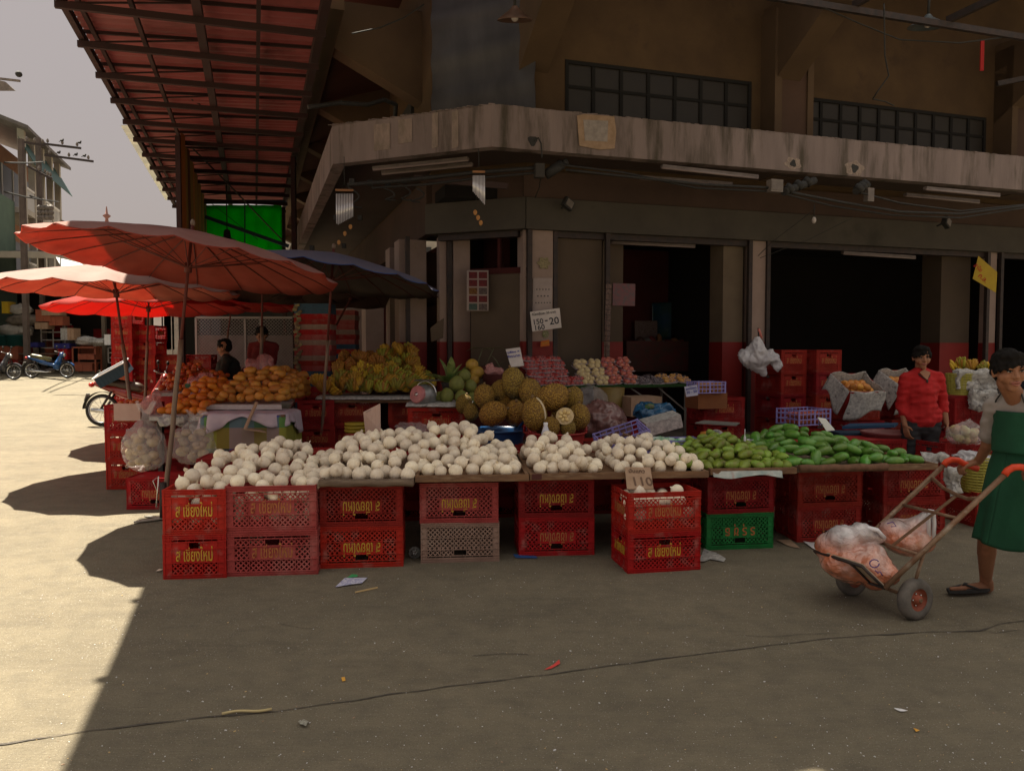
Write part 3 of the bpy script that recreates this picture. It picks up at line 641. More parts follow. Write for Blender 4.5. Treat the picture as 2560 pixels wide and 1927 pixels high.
def smooth01(x): x = min(1, max(0, x)); return x * x * (3 - 2 * x)
# jicama roots: round, papery, with a pointed tip or a cut scar
def jic_mesh(i):
    rs = random.Random(i + 50); tip = [(.16, .12), (0, 0), (.07, .16), (.38, .06), (0, 0), (0, 0)][i]; sd = i * 7.3
    def fn(v):
        n_ = .04 * noise.noise(v * 1.3 + Vector((sd, 0, 0))) + .014 * noise.noise(v * 7 + Vector((0, sd, 0)))
        k = 1 + n_ - .06 * max(0, -v.z - .6)
        a = math.acos(max(-1, min(1, v.z))); k += tip[0] * math.exp(-(a / (tip[1] + .1)) ** 2 * 2.0) if tip[0] else -.10 * math.exp(-(a / .28) ** 2)
        k *= 1 - .04 * abs(sin(2.5 * math.atan2(v.y, v.x))) * math.exp(-((a - .9) / .5) ** 2)
        return k
    mb = MB(); mb.ball((0, 0, 0), .047, 22, 16, fn=fn)
    if i in (2, 4, 5):     # torn papery skin flake
        for k in range(1):
            a = rs.uniform(0, 6.28); b_ = rs.uniform(.3, 1.2); c = Vector((sin(b_) * cos(a), sin(b_) * sin(a), cos(b_))) * .048; t_ = c.cross(Vector((0, 0, 1))).normalized() * .014; s_ = c.normalized() * .008 + Vector((0, 0, .008))
            mb.add([c - t_, c + t_, c + t_ * .4 + s_ * 1.5, c - t_ * .7 + s_], [(0, 1, 2, 3)], 0)
    return mb.mesh('jicama', mt_jic)
def jic_mat():
    m = M('pale_jicama_skin', (.93, .83, .67), (.80, .68, .51), 26, .75, bump=.35, bsc=90, c3=(.42, .25, .12), s3=15, t3=(.63, .74), rnd=.14, bd=.004)
    return m
mt_jic = jic_mat(); JIC = [jic_mesh(i) for i in range(6)]
allj = []
def lay(P_, origin, yaw, d, name, meshes, label, cat, group, rsd, keep=.17, orient='any', s0=.96, s1=1.14, extra=None, maxn=None):
    rs = random.Random(rsd); Rm = rotz(yaw); W_ = [Rm @ Vector(p) + Vector(origin) for p in P_]
    idx = visible_filter([tuple(w) for w in W_], d / 2, keep)
    if maxn and len(idx) > maxn: idx = idx[:maxn]
    for i in idx:
        o = bpy.data.objects.new(name, rs.choice(meshes)); COL.objects.link(o); o.location = W_[i]
        s = rs.uniform(s0, s1); o.scale = (s, s, s * rs.uniform(.93, 1.03))
        if orient == 'any': o.rotation_euler = (rs.gauss(0, .8), rs.gauss(0, .8), rs.uniform(0, 6.28))
        elif orient == 'flat': o.rotation_euler = (rs.gauss(0, .25), rs.gauss(0, .3), rs.gauss(.2, .9))
        elif orient == 'flat2': o.rotation_euler = (.75 + rs.gauss(0, .35), rs.gauss(0, .45), pi + rs.gauss(0, .8))
        tag(o, label, cat, group)
    return len(idx)
def tray_heap(k, x0, x1, y0, y1, env, d, seed):
    tr, w_ = TR[k]; o = tr.location; yw = tr.rotation_euler.z
    P_ = heap(x1 - x0, y1 - y0, lambda x, y: 0.0, env, d, seed, x0=x0, y0=y0); return P_, (o.x, o.y, o.z), yw
D = .099
w0 = TR[0][1]
def env0(x, y): # heap with ridge toward the back, sloping left
    return .09 + .17 * smooth01((y - .0) / 1.0) * (0.45 + .55 * smooth01((x + .12) / .45)) - .12 * smooth01((y - 1.1) / .35)
P_, og, yw = tray_heap(0, -.02, w0 + .02, .0, 1.4, env0, D, 1); cnt = [lay(P_, og, yw, D, 'jicama', JIC, 'pale round jicama in the tall heap on the worn grey wooden tray', 'jicama', 'jicama heaped on the worn grey tray', 1)]
w1 = TR[1][1]
def env1(x, y): return .09 + .19 * smooth01(y / 1.0) * (1 - .85 * smooth01((x - .36) / .42)) - .14 * smooth01((y - 1.05) / .3)
P_, og, yw = tray_heap(1, -.01, w1 - .03, .0, 1.35, env1, D, 2); cnt.append(lay(P_, og, yw, D, 'jicama', JIC, 'pale round jicama in the big heap on the brown plywood tray', 'jicama', 'jicama heaped on the plywood tray', 2))
def env2(x, y):
    a = math.exp(-((x - .25) / .30) ** 2); return .085 + .11 * smooth01((y - .0) / .65) * a + .015 - .08 * smooth01((y - .9) / .3) - .03 * smooth01((x - .45) / .12)
P_, og, yw = tray_heap(2, .02, .60, .02, 1.0, env2, D * .96, 3); cnt.append(lay(P_, og, yw, D * .96, 'jicama', JIC, 'pale round jicama in the low heap below the white bottle', 'jicama', 'jicama heap below the white bottle', 3, keep=.2, s0=.9, s1=1.08))
def env3(x, y): return .085 + .10 * smooth01(y / .55) * math.exp(-((x - .95) / .33) ** 2) + .015 - .06 * smooth01((y - .95) / .3)
P_, og, yw = tray_heap(2, .64, TR[2][1] + .02, .02, 1.05, env3, D * .96, 4); cnt.append(lay(P_, og, yw, D * .96, 'jicama', JIC, 'pale round jicama in the low heap in front of the lilac crates', 'jicama', 'jicama heap in front of the lilac crates', 4, s0=.9, s1=1.08))
# open crates at the left
pA = stackpt(411, 1448, .10, CD * 1.03, CW * 1.03)
org = G(411, 1448) + Vector((.02, .03, 0))
def envL(x, y):
    t_ = smooth01((y - .05) / 1.0); return .64 + .02 + (.08 + .07 * math.exp(-((x - .52) / .22) ** 2)) * t_ * smooth01((x + .15) / .4) * (1 - .3 * smooth01((x - .7) / .4)) - .08 * smooth01((y - 1.15) / .3)
P_ = heap(1.02, 1.35, lambda x, y: .50 if y < .62 else .55, envL, D * 1.04, 5, x0=0, y0=0)
P_ = np.array([p for p in P_ if not (.375 < p[0] < .455 and p[2] < .63 and p[1] < .6)])
cnt.append(lay(P_, org, .10, D, 'jicama', JIC, 'pale round jicama filling the two open crates at the left', 'jicama', 'jicama filling the two left crates', 5, keep=.24, s0=1.0, s1=1.2))
rs = random.Random(8)   # a few seen through the lattice
for (pp, yw, n_, z0, hw, lab, gp, fy) in [(P6 + Vector((0, 0, 0)), .19, 13, .33, .22, 'pale round jicama inside the open crate with the price card', 'jicama in the crate with the price card', -.1), (stackpt(569, 1441, .1, CW * 1.05, CD * 1.05), .1, 10, .35, .24, 'pale round jicama filling the two open crates at the left', 'jicama filling the two left crates', -.12), (pA, .1, 6, .35, .14, 'pale round jicama filling the two open crates at the left', 'jicama filling the two left crates', -.22)]:
    for i in range(n_):
        o = link('jicama', rs.choice(JIC)); x = -hw + 2 * hw * ((i % ((n_ + 1) // 2)) / max(1, (n_ + 1) // 2 - 1)); zz = z0 + .06 + .09 * (i // ((n_ + 1) // 2))
        o.location = pp + rotz(yw) @ Vector((x, fy + rs.uniform(-.02, .02), zz)); o.rotation_euler = (rs.uniform(0, 3), rs.uniform(0, 3), 0); tag(o, lab, 'jicama', gp)
for i, (x, y, z) in enumerate([(-.14, -.07, .545), (-.06, .04, .53), (.05, -.02, .50), (.14, -.08, .55), (.19, .03, .51), (-.2, .05, .50), (.0, .1, .50), (.1, .11, .49), (-.12, .12, .49)]):
    o = link('jicama', JIC[i % 6]); o.location = P6 + rotz(.19) @ Vector((x, y, z)); o.rotation_euler = (i, i * .7, 0); tag(o, 'pale round jicama inside the open crate with the price card', 'jicama', 'jicama in the crate with the price card')
print('jicama', cnt, sum(cnt))
# mangoes
def mango_mesh(i, mt, L_=.066, r=.043):
    sd = i * 3.1
    def fn(v):
        return 1 + .05 * noise.noise(v * 1.2 + Vector((sd, 0, 0)))
    mb = MB(); vs = []; seg, rings = 18, 14
    for k in range(rings + 1):
        ph = pi * k / rings; x = -cos(ph) * L_; w_ = sin(ph) ** .85 * r * (1 + .16 * cos(ph) * -1); bend = .012 * (x / L_) ** 2 * (1 if i % 2 else -1)
        for j in range(seg):
            t = 2 * pi * j / seg; v = Vector((x, w_ * cos(t) + bend, w_ * .88 * sin(t))); v *= fn(v.normalized() if v.length else v); vs.append(v)
    mb.add(vs, [(k * seg + j, k * seg + (j + 1) % seg, (k + 1) * seg + (j + 1) % seg, (k + 1) * seg + j) for k in range(rings) for j in range(seg)], 0, True)
    mb.ball((-L_ + .002, bend, 0), .006, 8, 5, m=1)
    return mb.mesh('mango', [mt, M('mango_stem_scar', (.10, .06, .03))])
mt_mg = M('deep_green_mango', (.06, .19, .022), (.13, .27, .04), 14, .38, c3=(.22, .28, .05), s3=10, t3=(.6, .8), rnd=.25, bump=.08, bsc=80, coat=.15)
mt_my = M('olive_yellow_mango', (.24, .33, .04), (.15, .22, .03), 12, .42, c3=(.26, .17, .05), s3=10, t3=(.56, .74), rnd=.28, bump=.08, bsc=80)
mt_or_m = M('orange_mango', (.66, .16, .02), (.58, .20, .02), 10, .45, rnd=.15)
mt_ye_m = M('golden_mango', (.60, .22, .035), (.52, .25, .05), 10, .45, rnd=.15)
MG = [mango_mesh(i, mt_mg, .078, .042) for i in range(3)]; MY = [mango_mesh(i, mt_my, .056, .041) for i in range(3)]
def env4(x, y): return .08 + .11 * smooth01(y / .55) * math.exp(-((x - .33) / .26) ** 2) - .07 * smooth01((y - .9) / .3)
P_, og, yw = tray_heap(3, -.20, TR[3][1] + .02, .02, 1.0, env4, .078, 6); n1 = lay(P_, og, yw, .078, 'mango', MY, 'small yellowish green mango in the left mango heap', 'mango', 'yellowish green mangoes in the left heap', 6, orient='flat', keep=.2, s0=.9, s1=1.1)
w4 = TR[4][1]
def env5(x, y): return .085 + .145 * smooth01(y / .55) * math.exp(-((x - .38) / .36) ** 2) - .08 * smooth01((y - .95) / .3)
P_, og, yw = tray_heap(4, -.08, w4 + .02, .0, 1.15, env5, .09, 7); n2 = lay(P_, og, yw, .088, 'mango', MG, 'long deep green mango in the big right-hand heap', 'mango', 'deep green mangoes in the big heap', 7, orient='flat', keep=.2, s0=.85, s1=1.12)
def env6(x, y): return .08 + .05 * smooth01(y / .5) * (1 - smooth01((x - .1) / .3)) - .05 * smooth01((y - .6) / .3)
P_, og, yw = tray_heap(5, -.06, TR[5][1] - .02, .02, .8, env6, .09, 8); n3 = lay(P_, og, yw, .088, 'mango', MG, 'long green mango spilling over the last board on the right', 'mango', 'green mangoes on the last board', 8, orient='flat', keep=.2, s0=.85, s1=1.05)
print('mango', n1, n2, n3)
# ================================================================ umbrellas
def fab(name, c, c2): return M(name, c, c2, 3, .75, trans=.62, stretch=(1, 1, 1))
mt_ured = fab('red_umbrella_cloth', (.56, .13, .09), (.46, .10, .07)); mt_ured2 = fab('bright_red_umbrella_cloth', (.56, .045, .03), (.50, .035, .025))
mt_ublue = fab('slate_blue_umbrella_cloth', (.16, .125, .11), (.13, .10, .09)); mt_ubrn = fab('dark_brown_umbrella_cloth', (.16, .10, .08), (.12, .07, .055))
mt_pole = M('bamboo_pole', (.20, .13, .085), (.13, .08, .055), 20, .5, stretch=(2, 2, .3), spec=.6); mt_rib = M('dark_red_rib', (.10, .02, .015))
def umbrella(name, label, C, Rr, n, rise, base, mat, nr=18, trim=None, seed=0, det=True, polem=None, redtop=True, outer=None):
    C = Vector(C); n = Vector(n).normalized(); base = Vector(base); o = thing('market_umbrella', label, 'umbrella', base, 0, 'umbrellas shading the stalls')
    x = n.cross(Vector((0, 1, 0))).normalized(); y = n.cross(x); rs = random.Random(seed)
    ph0 = rs.random()
    def P(r, t):
        f = r / Rr; k = (t * nr / (2 * pi)) % 1; sag = 4 * k * (1 - k) * .022 * Rr * f; rr_ = r - 4 * k * (1 - k) * .03 * Rr * f ** 4
        h = rise * (1 - .82 * f - .18 * f * f * f) - sag - .03 * Rr * max(0, f - .9) * 3
        return C + x * rr_ * cos(t + ph0) + y * rr_ * sin(t + ph0) + n * h - base
    c = MB(); c.grid(lambda a, b_: P(Rr * (.02 + .98 * b_), a * 2 * pi), nr * 4, 9, both=.0025)
    if trim: 
        c2 = MB(); c2.grid(lambda a, b_: P(Rr * (.93 + .072 * b_), a * 2 * pi) + n * .004, nr * 4, 2, both=-.0015); c2.build('canopy_trim', trim, o)
    c.build('canopy', mat, o)
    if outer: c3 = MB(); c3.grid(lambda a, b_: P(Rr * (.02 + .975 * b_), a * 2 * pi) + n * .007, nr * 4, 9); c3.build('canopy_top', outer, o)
    ap = C + n * rise - base; hub = ap - (ap.normalized()) * (.36 * Rr / 1.4)
    for i in range(nr):
        t = i * 2 * pi / nr; rb = MB(); rb.tube([P(Rr * f, t) - n * .008 for f in (.03, .3, .6, .85, 1.0)], [.007, .007, .006, .005, .004], 5)
        ro = rb.build('rib', mt_rib, o)
        st = MB(); st.tube([hub, P(Rr * .52, t) - n * .012], .0045, 4, cap=False); st.build('strut', mt_rib, ro)
    p = MB(); d = ap.normalized(); k = 8; L_ = ap.length * .62
    pl_ = MB(); pl_.tube([d * (L_ * i / k) + Vector((.004 * sin(i * 2), 0, 0)) for i in range(k + 1)], .022 if Rr > 1.3 else .018, 10); pl_.build('pole', polem or mt_pole, o)
    pl_ = MB(); pl_.tube([d * L_ * .97, ap + d * .05], .015, 8); pl_.tube([hub - d * .04, hub + d * .05], .032, 10); pl_.build('upper_pole', mt_rib if redtop else mt_pole, o)
    fi = MB(); fi.ball(ap + d * .07, (.022, .022, .035), 10, 8); fi.build('finial', mt_pole, o)
    return o
def tilt(C, Rr, near, left):   # normal of a rim plane raised by `near` at the front and `left` at the left side
    return Vector((left / Rr, near / Rr, 1)).normalized()
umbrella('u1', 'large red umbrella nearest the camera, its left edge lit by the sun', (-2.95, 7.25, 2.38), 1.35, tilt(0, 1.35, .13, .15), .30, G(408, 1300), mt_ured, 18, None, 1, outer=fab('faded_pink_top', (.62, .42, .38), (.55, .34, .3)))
umbrella('u2', 'red umbrella with a sunlit whitish top at the left edge', (-4.70, 9.35, 2.30), 1.43, tilt(0, 1.43, .02, .03), .30, G(352, 1200), M('pale_red_umbrella_cloth', (.66, .20, .13), (.6, .15, .10), 3, .75, trans=.58), 18, None, 2, outer=fab('sun_glare_top', (.62, .50, .46), (.55, .43, .39)))  # outer cloth is faded, and paler still to paint in the sun's glare
umbrella('u3', 'bright red umbrella glowing behind the two front ones', at(375, 770, 12.2), 1.48, tilt(0, 1.4, .04, -.03), .36, at(360, 1080, 12.2), mt_ured2, 16, None, 3)
umbrella('u4', 'bright red umbrella farthest back, left of the stacked trays', at(585, 765, 15.5), 1.45, tilt(0, 1.4, .02, .04), .36, at(545, 1010, 15.5), mt_ured2, 16, None, 4)
umbrella('u5', 'dark brown umbrella half hidden behind the blue one', at(655, 722, 10.9), 1.45, tilt(0, 1.4, .10, .04), .34, at(650, 1080, 10.6), mt_ubrn, 16, None, 5)
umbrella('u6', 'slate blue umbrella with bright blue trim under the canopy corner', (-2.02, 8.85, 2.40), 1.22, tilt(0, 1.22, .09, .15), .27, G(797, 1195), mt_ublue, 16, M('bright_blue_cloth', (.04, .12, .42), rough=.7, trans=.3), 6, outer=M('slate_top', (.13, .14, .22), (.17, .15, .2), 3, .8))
umbrella('u7', 'dark umbrella in the shade behind the blue one, over the banana stall', at(905, 748, 11.8), 1.3, tilt(0, 1.3, .05, .0), .32, at(706, 1060, 11.4), mt_ubrn, 16, None, 7)
# foot of the first umbrella: folded steel feet
ft = thing('umbrella_stand', 'folding steel umbrella foot on the ground beside the left crates', 'stand', G(408, 1300))
for a in (2.6, 3.7, -.6):
    b_ = MB(); b_.bar((0, 0, .02), (.24 * cos(a), .24 * sin(a), .012), .05, .008); b_.build('foot', M('pale_steel_strip', (.5, .48, .42), (.3, .28, .24), 20, .5, metal=.3), ft)
b_ = MB(); b_.tube([(0, 0, .0), (0.005, 0, .34)], .03, 10); b_.build('sleeve', mt_steel, ft)
b_ = MB(); b_.tube([(-.03, -.02, .25), (-.07, -.03, .36), (-.02, -.03, .40), (-.05, -.02, .12)], .006, 6); b_.build('wire_loop', mt_chrome, ft)
# ================================================================ left fruit stalls
def soft(name, mats, prims, parent=None, vox=.02, smooth=4, loc=None, disp=None):
    """one closed organic surface grown round capsules and ellipsoids"""
    mb = MB()
    for p in prims:
        if p[0] == 'c':
            a, b_, ra, rb = Vector(p[1]), Vector(p[2]), p[3], p[4]; mb.tube([a, a.lerp(b_, .5), b_], [ra, (ra + rb) / 2, rb], 12); mb.ball(a, ra, 12, 8); mb.ball(b_, rb, 12, 8)
        elif p[0] == 'e': mb.ball(p[1], tuple(p[2]), 18, 12, r=p[3] if len(p) > 3 else None)
        elif p[0] == 'b': mb.box(p[1], p[2], p[3] if len(p) > 3 else None)
        elif p[0] == 'g': mb.grid(p[1], p[2], p[3], both=p[4])
    me = mb.mesh(name, mats); ob = link(name, me); md = ob.modifiers.new('r', 'REMESH'); md.mode = 'VOXEL'; md.voxel_size = vox; md.use_smooth_shade = True
    if smooth: s_ = ob.modifiers.new('s', 'SMOOTH'); s_.factor = .5; s_.iterations = smooth
    dg = bpy.context.evaluated_depsgraph_get(); dg.update(); m2 = bpy.data.meshes.new_from_object(ob.evaluated_get(dg)); m2.name = name
    bpy.data.objects.remove(ob)
    if disp:
        for v in m2.vertices: v.co += disp(v.co)
    for p in m2.polygons: p.use_smooth = True
    m2.materials.clear()
    for m in (mats if isinstance(mats, (list, tuple)) else [mats]): m2.materials.append(m)
    return link(name, m2, parent, loc)
def crumple(amp, sc, sd=0):
    def f(co):
        q = co * sc + Vector((sd, sd * .7, 0)); return Vector((noise.noise(q), noise.noise(q + Vector((9, 0, 0))), noise.noise(q + Vector((0, 17, 0))))) * amp + co.normalized() * (abs(noise.noise(q * 2.7)) * -amp * .9)
    return f
# small crate and bags at the left
pL = G(314, 1273) + Vector((.27, .20, 0)); crate((pL.x, pL.y, pL.z), .04, mt_red, 'lone red crate upside down beside the umbrella foot, under a clear bag', 'crates under the left stall', True, 1.0, tm=FT, sx=.9)
crate((pL.x + .62, pL.y + .05, pL.z), .04, mt_red, 'red crate behind the umbrella pole, under the second clear bag', 'crates under the left stall', True, 1.0, tm=FT)
mt_grn_l = M('green_leafy_bits', (.12, .2, .06), (.3, .32, .2), 12, .6)
mt_root = M('pale_brown_fruit', (.50, .36, .22), (.34, .25, .15), 9, .6, rnd=.2)
def fruit_bag(u, v, y, hw, hh, label, seed, items, mat_in, knot=True, name='bag_of_fruit', zb=None, film=None):
    c = at(u, v, y); z0 = c.z if zb is None else zb; rs = random.Random(seed); o = thing(name, label, 'plastic bag', (c.x, c.y, z0))
    pr = [('e', (0, 0, hh * .42), (hw, hw * .75, hh * .46)), ('e', (hw * .1, 0, hh * .22), (hw * 1.02, hw * .8, hh * .24)), ('c', (0, 0, hh * .7), (hw * .15, 0, hh * 1.02), hw * .35, hw * .14)]
    if knot: pr += [('c', (hw * .15, 0, hh), (hw * .5, .0, hh * 1.2), hw * .13, hw * .10), ('c', (hw * .15, 0, hh), (-hw * .3, .02, hh * 1.22), hw * .12, hw * .10)]
    soft('bag', film or mt_film, pr, o, vox=.016, smooth=3, disp=crumple(.028, 14, seed))
    for i in range(items):
        m = MB(); a = rs.uniform(0, 6.28); lv = i / items; r_ = hw * .62 * (rs.random() ** .5); zz = hh * (.1 + .62 * lv)
        s_ = rs.uniform(.035, .052); m.ball((r_ * cos(a), -abs(r_ * sin(a)) * .8 if i % 2 else r_ * sin(a) * .6, zz), (s_ * 1.2, s_, s_ * .9), 12, 8, r=rotz(a)); m.build('fruit', mat_in, o)
    return o
fruit_bag(360, 1172, 7.25, .20, .50, 'clear plastic bag of pale brown fruit on the lone red crate', 3, 26, mt_root)
fruit_bag(484, 1158, 7.35, .21, .42, 'clear plastic bag of pale fruit right of the umbrella pole', 4, 24, mt_root)
# table of mangoes: red crates, boards, styrofoam
def crate_pile(u, v, y, yaw, n, label, group, mat=None, zb=None, sc=1, txt=THAI, short=False, inv=False):
    c = at(u, v, y); z = gz(y) if zb is None else zb
    for k in range(n):
        crate((c.x + random.uniform(-.01, .01), c.y, z + k * CH * sc), yaw + (pi / 2 if short else 0) + random.uniform(-.03, .03), mat or mt_red, label, group, inv, sc, txt, mt_goldf, short)
GL = 'crates under the left stall'
crate_pile(338, 1000, 8.7, .05, 3, 'red crate stacked at the left end of the mango stall', GL, zb=gz(8.7), short=True)
crate_pile(420, 1000, 8.9, .05, 2, 'red crate hidden under the orange mango board', GL, txt=None)
crate_pile(480, 1000, 9.3, .05, 2, 'red crate hidden under the orange mango board', GL, txt=None)
tb = thing('folding_table', 'small table draped with a white cloth over a plaid skirt', 'table', at(632, 1140, 8.2) - Vector((0, 0, .4)), .02)
zt = at(632, 1030, 8.3).z; bz = tb.location.z
mt_pl = None
def plaid():
    m = bpy.data.materials.new('plaid_cloth'); m.use_nodes = True; nt = m.node_tree; n = nt.nodes; L = nt.links; b = n['Principled BSDF']; b.inputs['Roughness'].default_value = .9
    tc = n.new('ShaderNodeTexCoord'); sp_ = n.new('ShaderNodeSeparateXYZ'); L.new(tc.outputs['Object'], sp_.inputs[0])
    def ramp(src, scale, cols):
        mu = n.new('ShaderNodeMath'); mu.operation = 'MULTIPLY'; mu.inputs[1].default_value = scale; L.new(src, mu.inputs[0]); fr = n.new('ShaderNodeMath'); fr.operation = 'FRACT'; L.new(mu.outputs[0], fr.inputs[0])
        r = n.new('ShaderNodeValToRGB'); r.color_ramp.interpolation = 'CONSTANT'; e = r.color_ramp.elements
        while len(e) < len(cols): e.new(.5)
        for i, c in enumerate(cols): e[i].position = i / len(cols); e[i].color = (*c, 1)
        L.new(fr.outputs[0], r.inputs[0]); return r.outputs[0]
    a = ramp(sp_.outputs[0], 1.35, [(.10, .09, .35), (.03, .06, .10), (.10, .09, .38), (.13, .28, .07), (.02, .05, .05), (.12, .10, .4)])
    c = ramp(sp_.outputs[2], 1.6, [(.50, .36, .03), (.14, .30, .08), (.06, .07, .28), (.05, .20, .10), (.06, .06, .08), (.5, .36, .03)])
    q = n.new('ShaderNodeMix'); q.data_type = 'RGBA'; q.inputs[0].default_value = .5; L.new(a, q.inputs[6]); L.new(c, q.inputs[7]); L.new(q.outputs[2], b.inputs['Base Color']); return m
sk = MB(); hw, hd = .42, .34
def skf(a, b_):
    t = a * 2 * pi; s_ = 1 + .10 * b_; x = max(-1, min(1, 1.35 * cos(t))) * hw * s_; y = max(-1, min(1, 1.35 * sin(t))) * hd * s_; w_ = .014 * sin(t * 14) * b_; return Vector((x * (1 + w_), y * (1 + w_), (zt - bz) * (1 - b_) + (gz(8.2) + .02 - bz) * b_))
sk.grid(skf, 90, 14, both=.003); sk.build('plaid_skirt', plaid(), tb)
tp = MB(); tp.box((0, 0, zt - bz - .004), (hw * 2, hd * 2, .02)); tp.build('table_top', mt_wood, tb)
cl_ = MB()
def clf(a, b_):
    t = a * 2 * pi; r = b_; x = cos(t); y = sin(t); k = 1 / max(abs(x), abs(y)); flat = min(r / .72, 1); dr = max(0, (r - .72) / .28)
    hang = .13 + .06 * sin(t * 2 + 1) + .05 * sin(t * 5); sx = x * min(k, 1.22) * (hw + .02) * flat * (1 + .05 * dr); sy = y * min(k, 1.22) * (hd + .02) * flat * (1 + .06 * dr)
    return Vector((sx, sy, zt - bz + .018 - dr * hang + .003 * sin(sx * 40))) + Vector((x, y, 0)) * .016 * sin(t * 17) * dr
cl_.grid(clf, 120, 16, both=.002); cl = cl_.build('white_cloth', M('white_pinkish_cloth', (.62, .52, .58), (.54, .45, .52), 5, .9), None, tb.location); tag(cl, 'pale pinkish white cloth draped over the plaid table', 'cloth')
st = MB(); p0 = at(612, 1073, 7.75); p1 = at(642, 1005, 7.85); st.bar(p0, p1, .045, .012); tag(st.build('cardboard_strip', mt_card), 'brown cardboard strip leaning on the white cloth', 'cardboard'); 
st = MB(); st.poly([at(612, 1072, 7.72), at(665, 1079, 7.70), at(640, 1068, 8.0)], .01); tag(st.build('cardboard_piece', mt_card), 'small brown cardboard flap hanging at the hem of the white cloth', 'cardboard')
# boards and mango piles
def slab(name, label, cat, u0, u1, v, y0, y1, th, mt, group=None):
    a = at(u0, v, y0); b_ = at(u1, v, y0); c = MB(); z = a.z; c.poly([Vector((a.x, y0, z)), Vector((b_.x, y0, z)), Vector((b_.x * y1 / y0, y1, z)), Vector((a.x * y1 / y0 + .05, y1, z))], th); return tag(c.build(name, mt), label, cat, group)
mt_foam = M('styrofoam', (.62, .58, .56), (.55, .50, .48), 30, .8, bump=.2, bsc=60)
slab('styrofoam_board', 'white styrofoam board under the golden mango pile', 'board', 508, 704, 1012, 8.25, 9.7, .05, mt_foam)
slab('wooden_board', 'newspaper covered board under the orange mango pile', 'board', 372, 512, 1042, 8.0, 9.4, .04, mt_paper)
slab('wooden_board', 'board carrying the red fruit at the back of the left stall', 'board', 380, 500, 982, 9.4, 10.6, .04, mt_paper)
for (u, y) in [(400, 8.2), (500, 8.3), (560, 9.0), (680, 9.0), (400, 9.9), (480, 9.9)]:
    p = at(u, 1000, y); lg = MB(); lg.bar((p.x, y, gz(y)), (p.x, y, at(500, 1040, y).z - .03), .05, .05); tag(lg.build('table_leg', mt_steel), 'dark trestle post under the left mango boards', 'post', 'posts under the left boards')
OM = [mango_mesh(i + 5, mt_or_m,   .062, .045) for i in range(2)]; YM = [mango_mesh(i + 8, mt_ye_m, .064, .048) for i in range(2)]
def pile(u0, u1, v, y0, dep, hgt, peak, meshes, label, cat, group, seed, name='mango', d=.085, orient='flat', nmax=400, keep=.15, s0=.9, s1=1.1):
    a = at(u0, v, y0); b_ = at(u1, v, y0); W_ = b_.x - a.x
    def env(x, y): return d + hgt * smooth01(y / (dep * .6)) * (1 - smooth01((abs(x - W_ * peak) - W_ * .12) / (W_ * .55)))
    P_ = heap(W_, dep, lambda x, y: 0., env, d, seed, nmax); return lay(P_, (a.x, y0, a.z), 0, d, name, meshes, label, cat, group, seed, keep, orient, s0, s1)
n4 = pile(512, 706, 1006, 8.3, 1.25, .25, .52, YM, 'golden yellow mango in the pyramid on the styrofoam board', 'mango', 'golden mangoes piled on styrofoam', 21, d=.092, keep=.3, s0=.95, s1=1.15)
n5 = pile(384, 510, 1038, 8.05, 1.1, .26, .6, OM, 'orange mango in the sunlit-looking pile left of the golden ones', 'mango', 'orange mangoes in the left pile', 22, d=.086, keep=.28)
# foam box of orange fruit, red fruit behind
fb = thing('foam_box', 'pinkish foam box of orange fruit at the left end of the stall', 'box', at(336, 1048, 8.5))
for (c, d) in [((0, -.15, .09), (.28, .02, .18)), ((0, .15, .09), (.28, .02, .18)), ((-.13, 0, .09), (.02, .28, .178)), ((.13, 0, .09), (.02, .28, .178)), ((0, 0, .01), (.26, .28, .02))]:
    b_ = MB(); b_.box(c, d); b_.build('side', M('pinkish_foam', (.55, .38, .33), (.5, .33, .28), 8, .7), fb)
TOM = []
for i in range(2):
    m = MB(); m.ball((0, 0, 0), (.036, .036, .032), 14, 10); TOM.append(m.mesh('orange_fruit', M('red_orange_fruit', (.55, .08, .02), (.5, .14, .02), 9, .35, rnd=.25, coat=.2)))
p = fb.location; rs = random.Random(4)
for i in range(14):
    o = link('orange_fruit', TOM[0]); o.location = p + Vector((-.09 + .06 * (i % 4), -.10 + .07 * (i // 4), .17 + .02 * rs.random())); tag(o, 'orange fruit in the pinkish foam box', 'fruit', 'orange fruit in the foam box')
n6 = pile(386, 470, 978, 9.5, .8, .24, .5, TOM, 'small red-orange fruit in the heap behind the orange mangoes', 'fruit', 'red-orange fruit heap', 23, name='orange_fruit', d=.075, orient='any', keep=.2, s0=1, s1=1.15)
n7 = pile(480, 540, 972, 9.7, .6, .12, .5, TOM, 'small red-orange fruit under the pink bag behind the mangoes', 'fruit', 'red-orange fruit under the pink bag', 24, name='orange_fruit', d=.075, orient='any', keep=.25)
print('left', n4, n5, n6, n7)
mt_pfilm = M('pink_plastic_film', (.70, .30, .30), (.8, .4, .4), 9, .2, bump=.6, bsc=20, alpha=.4, spec=.8)
for (u, v, y, rx, rz, lab) in [(500, 968, 9.0, .17, .14, 'crumpled pink plastic bag between the orange and golden mangoes'), (648, 925, 9.7, .20, .16, 'pink plastic bag on top of the golden mango pyramid'), (380, 1012, 8.3, .10, .10, 'clear pinkish bag hanging beside the foam box')]:
    c = at(u, v, y); tag(soft('plastic_bag', mt_pfilm, [('e', c, (rx, .12, rz)), ('e', c + Vector((rx * .4, 0, rz * .8)), (rx * .5, .08, rz * .5))], vox=.02, disp=lambda co, c=c: crumple(.04, 12, 2)(co - c)), lab, 'plastic bag')
fl = MB(); c = at(560, 962, 9.2); fl.box(c, (.34, .3, .10), .05); tag(fl.build('foam_tray', mt_foam), 'white foam tray standing behind the golden mangoes', 'tray')
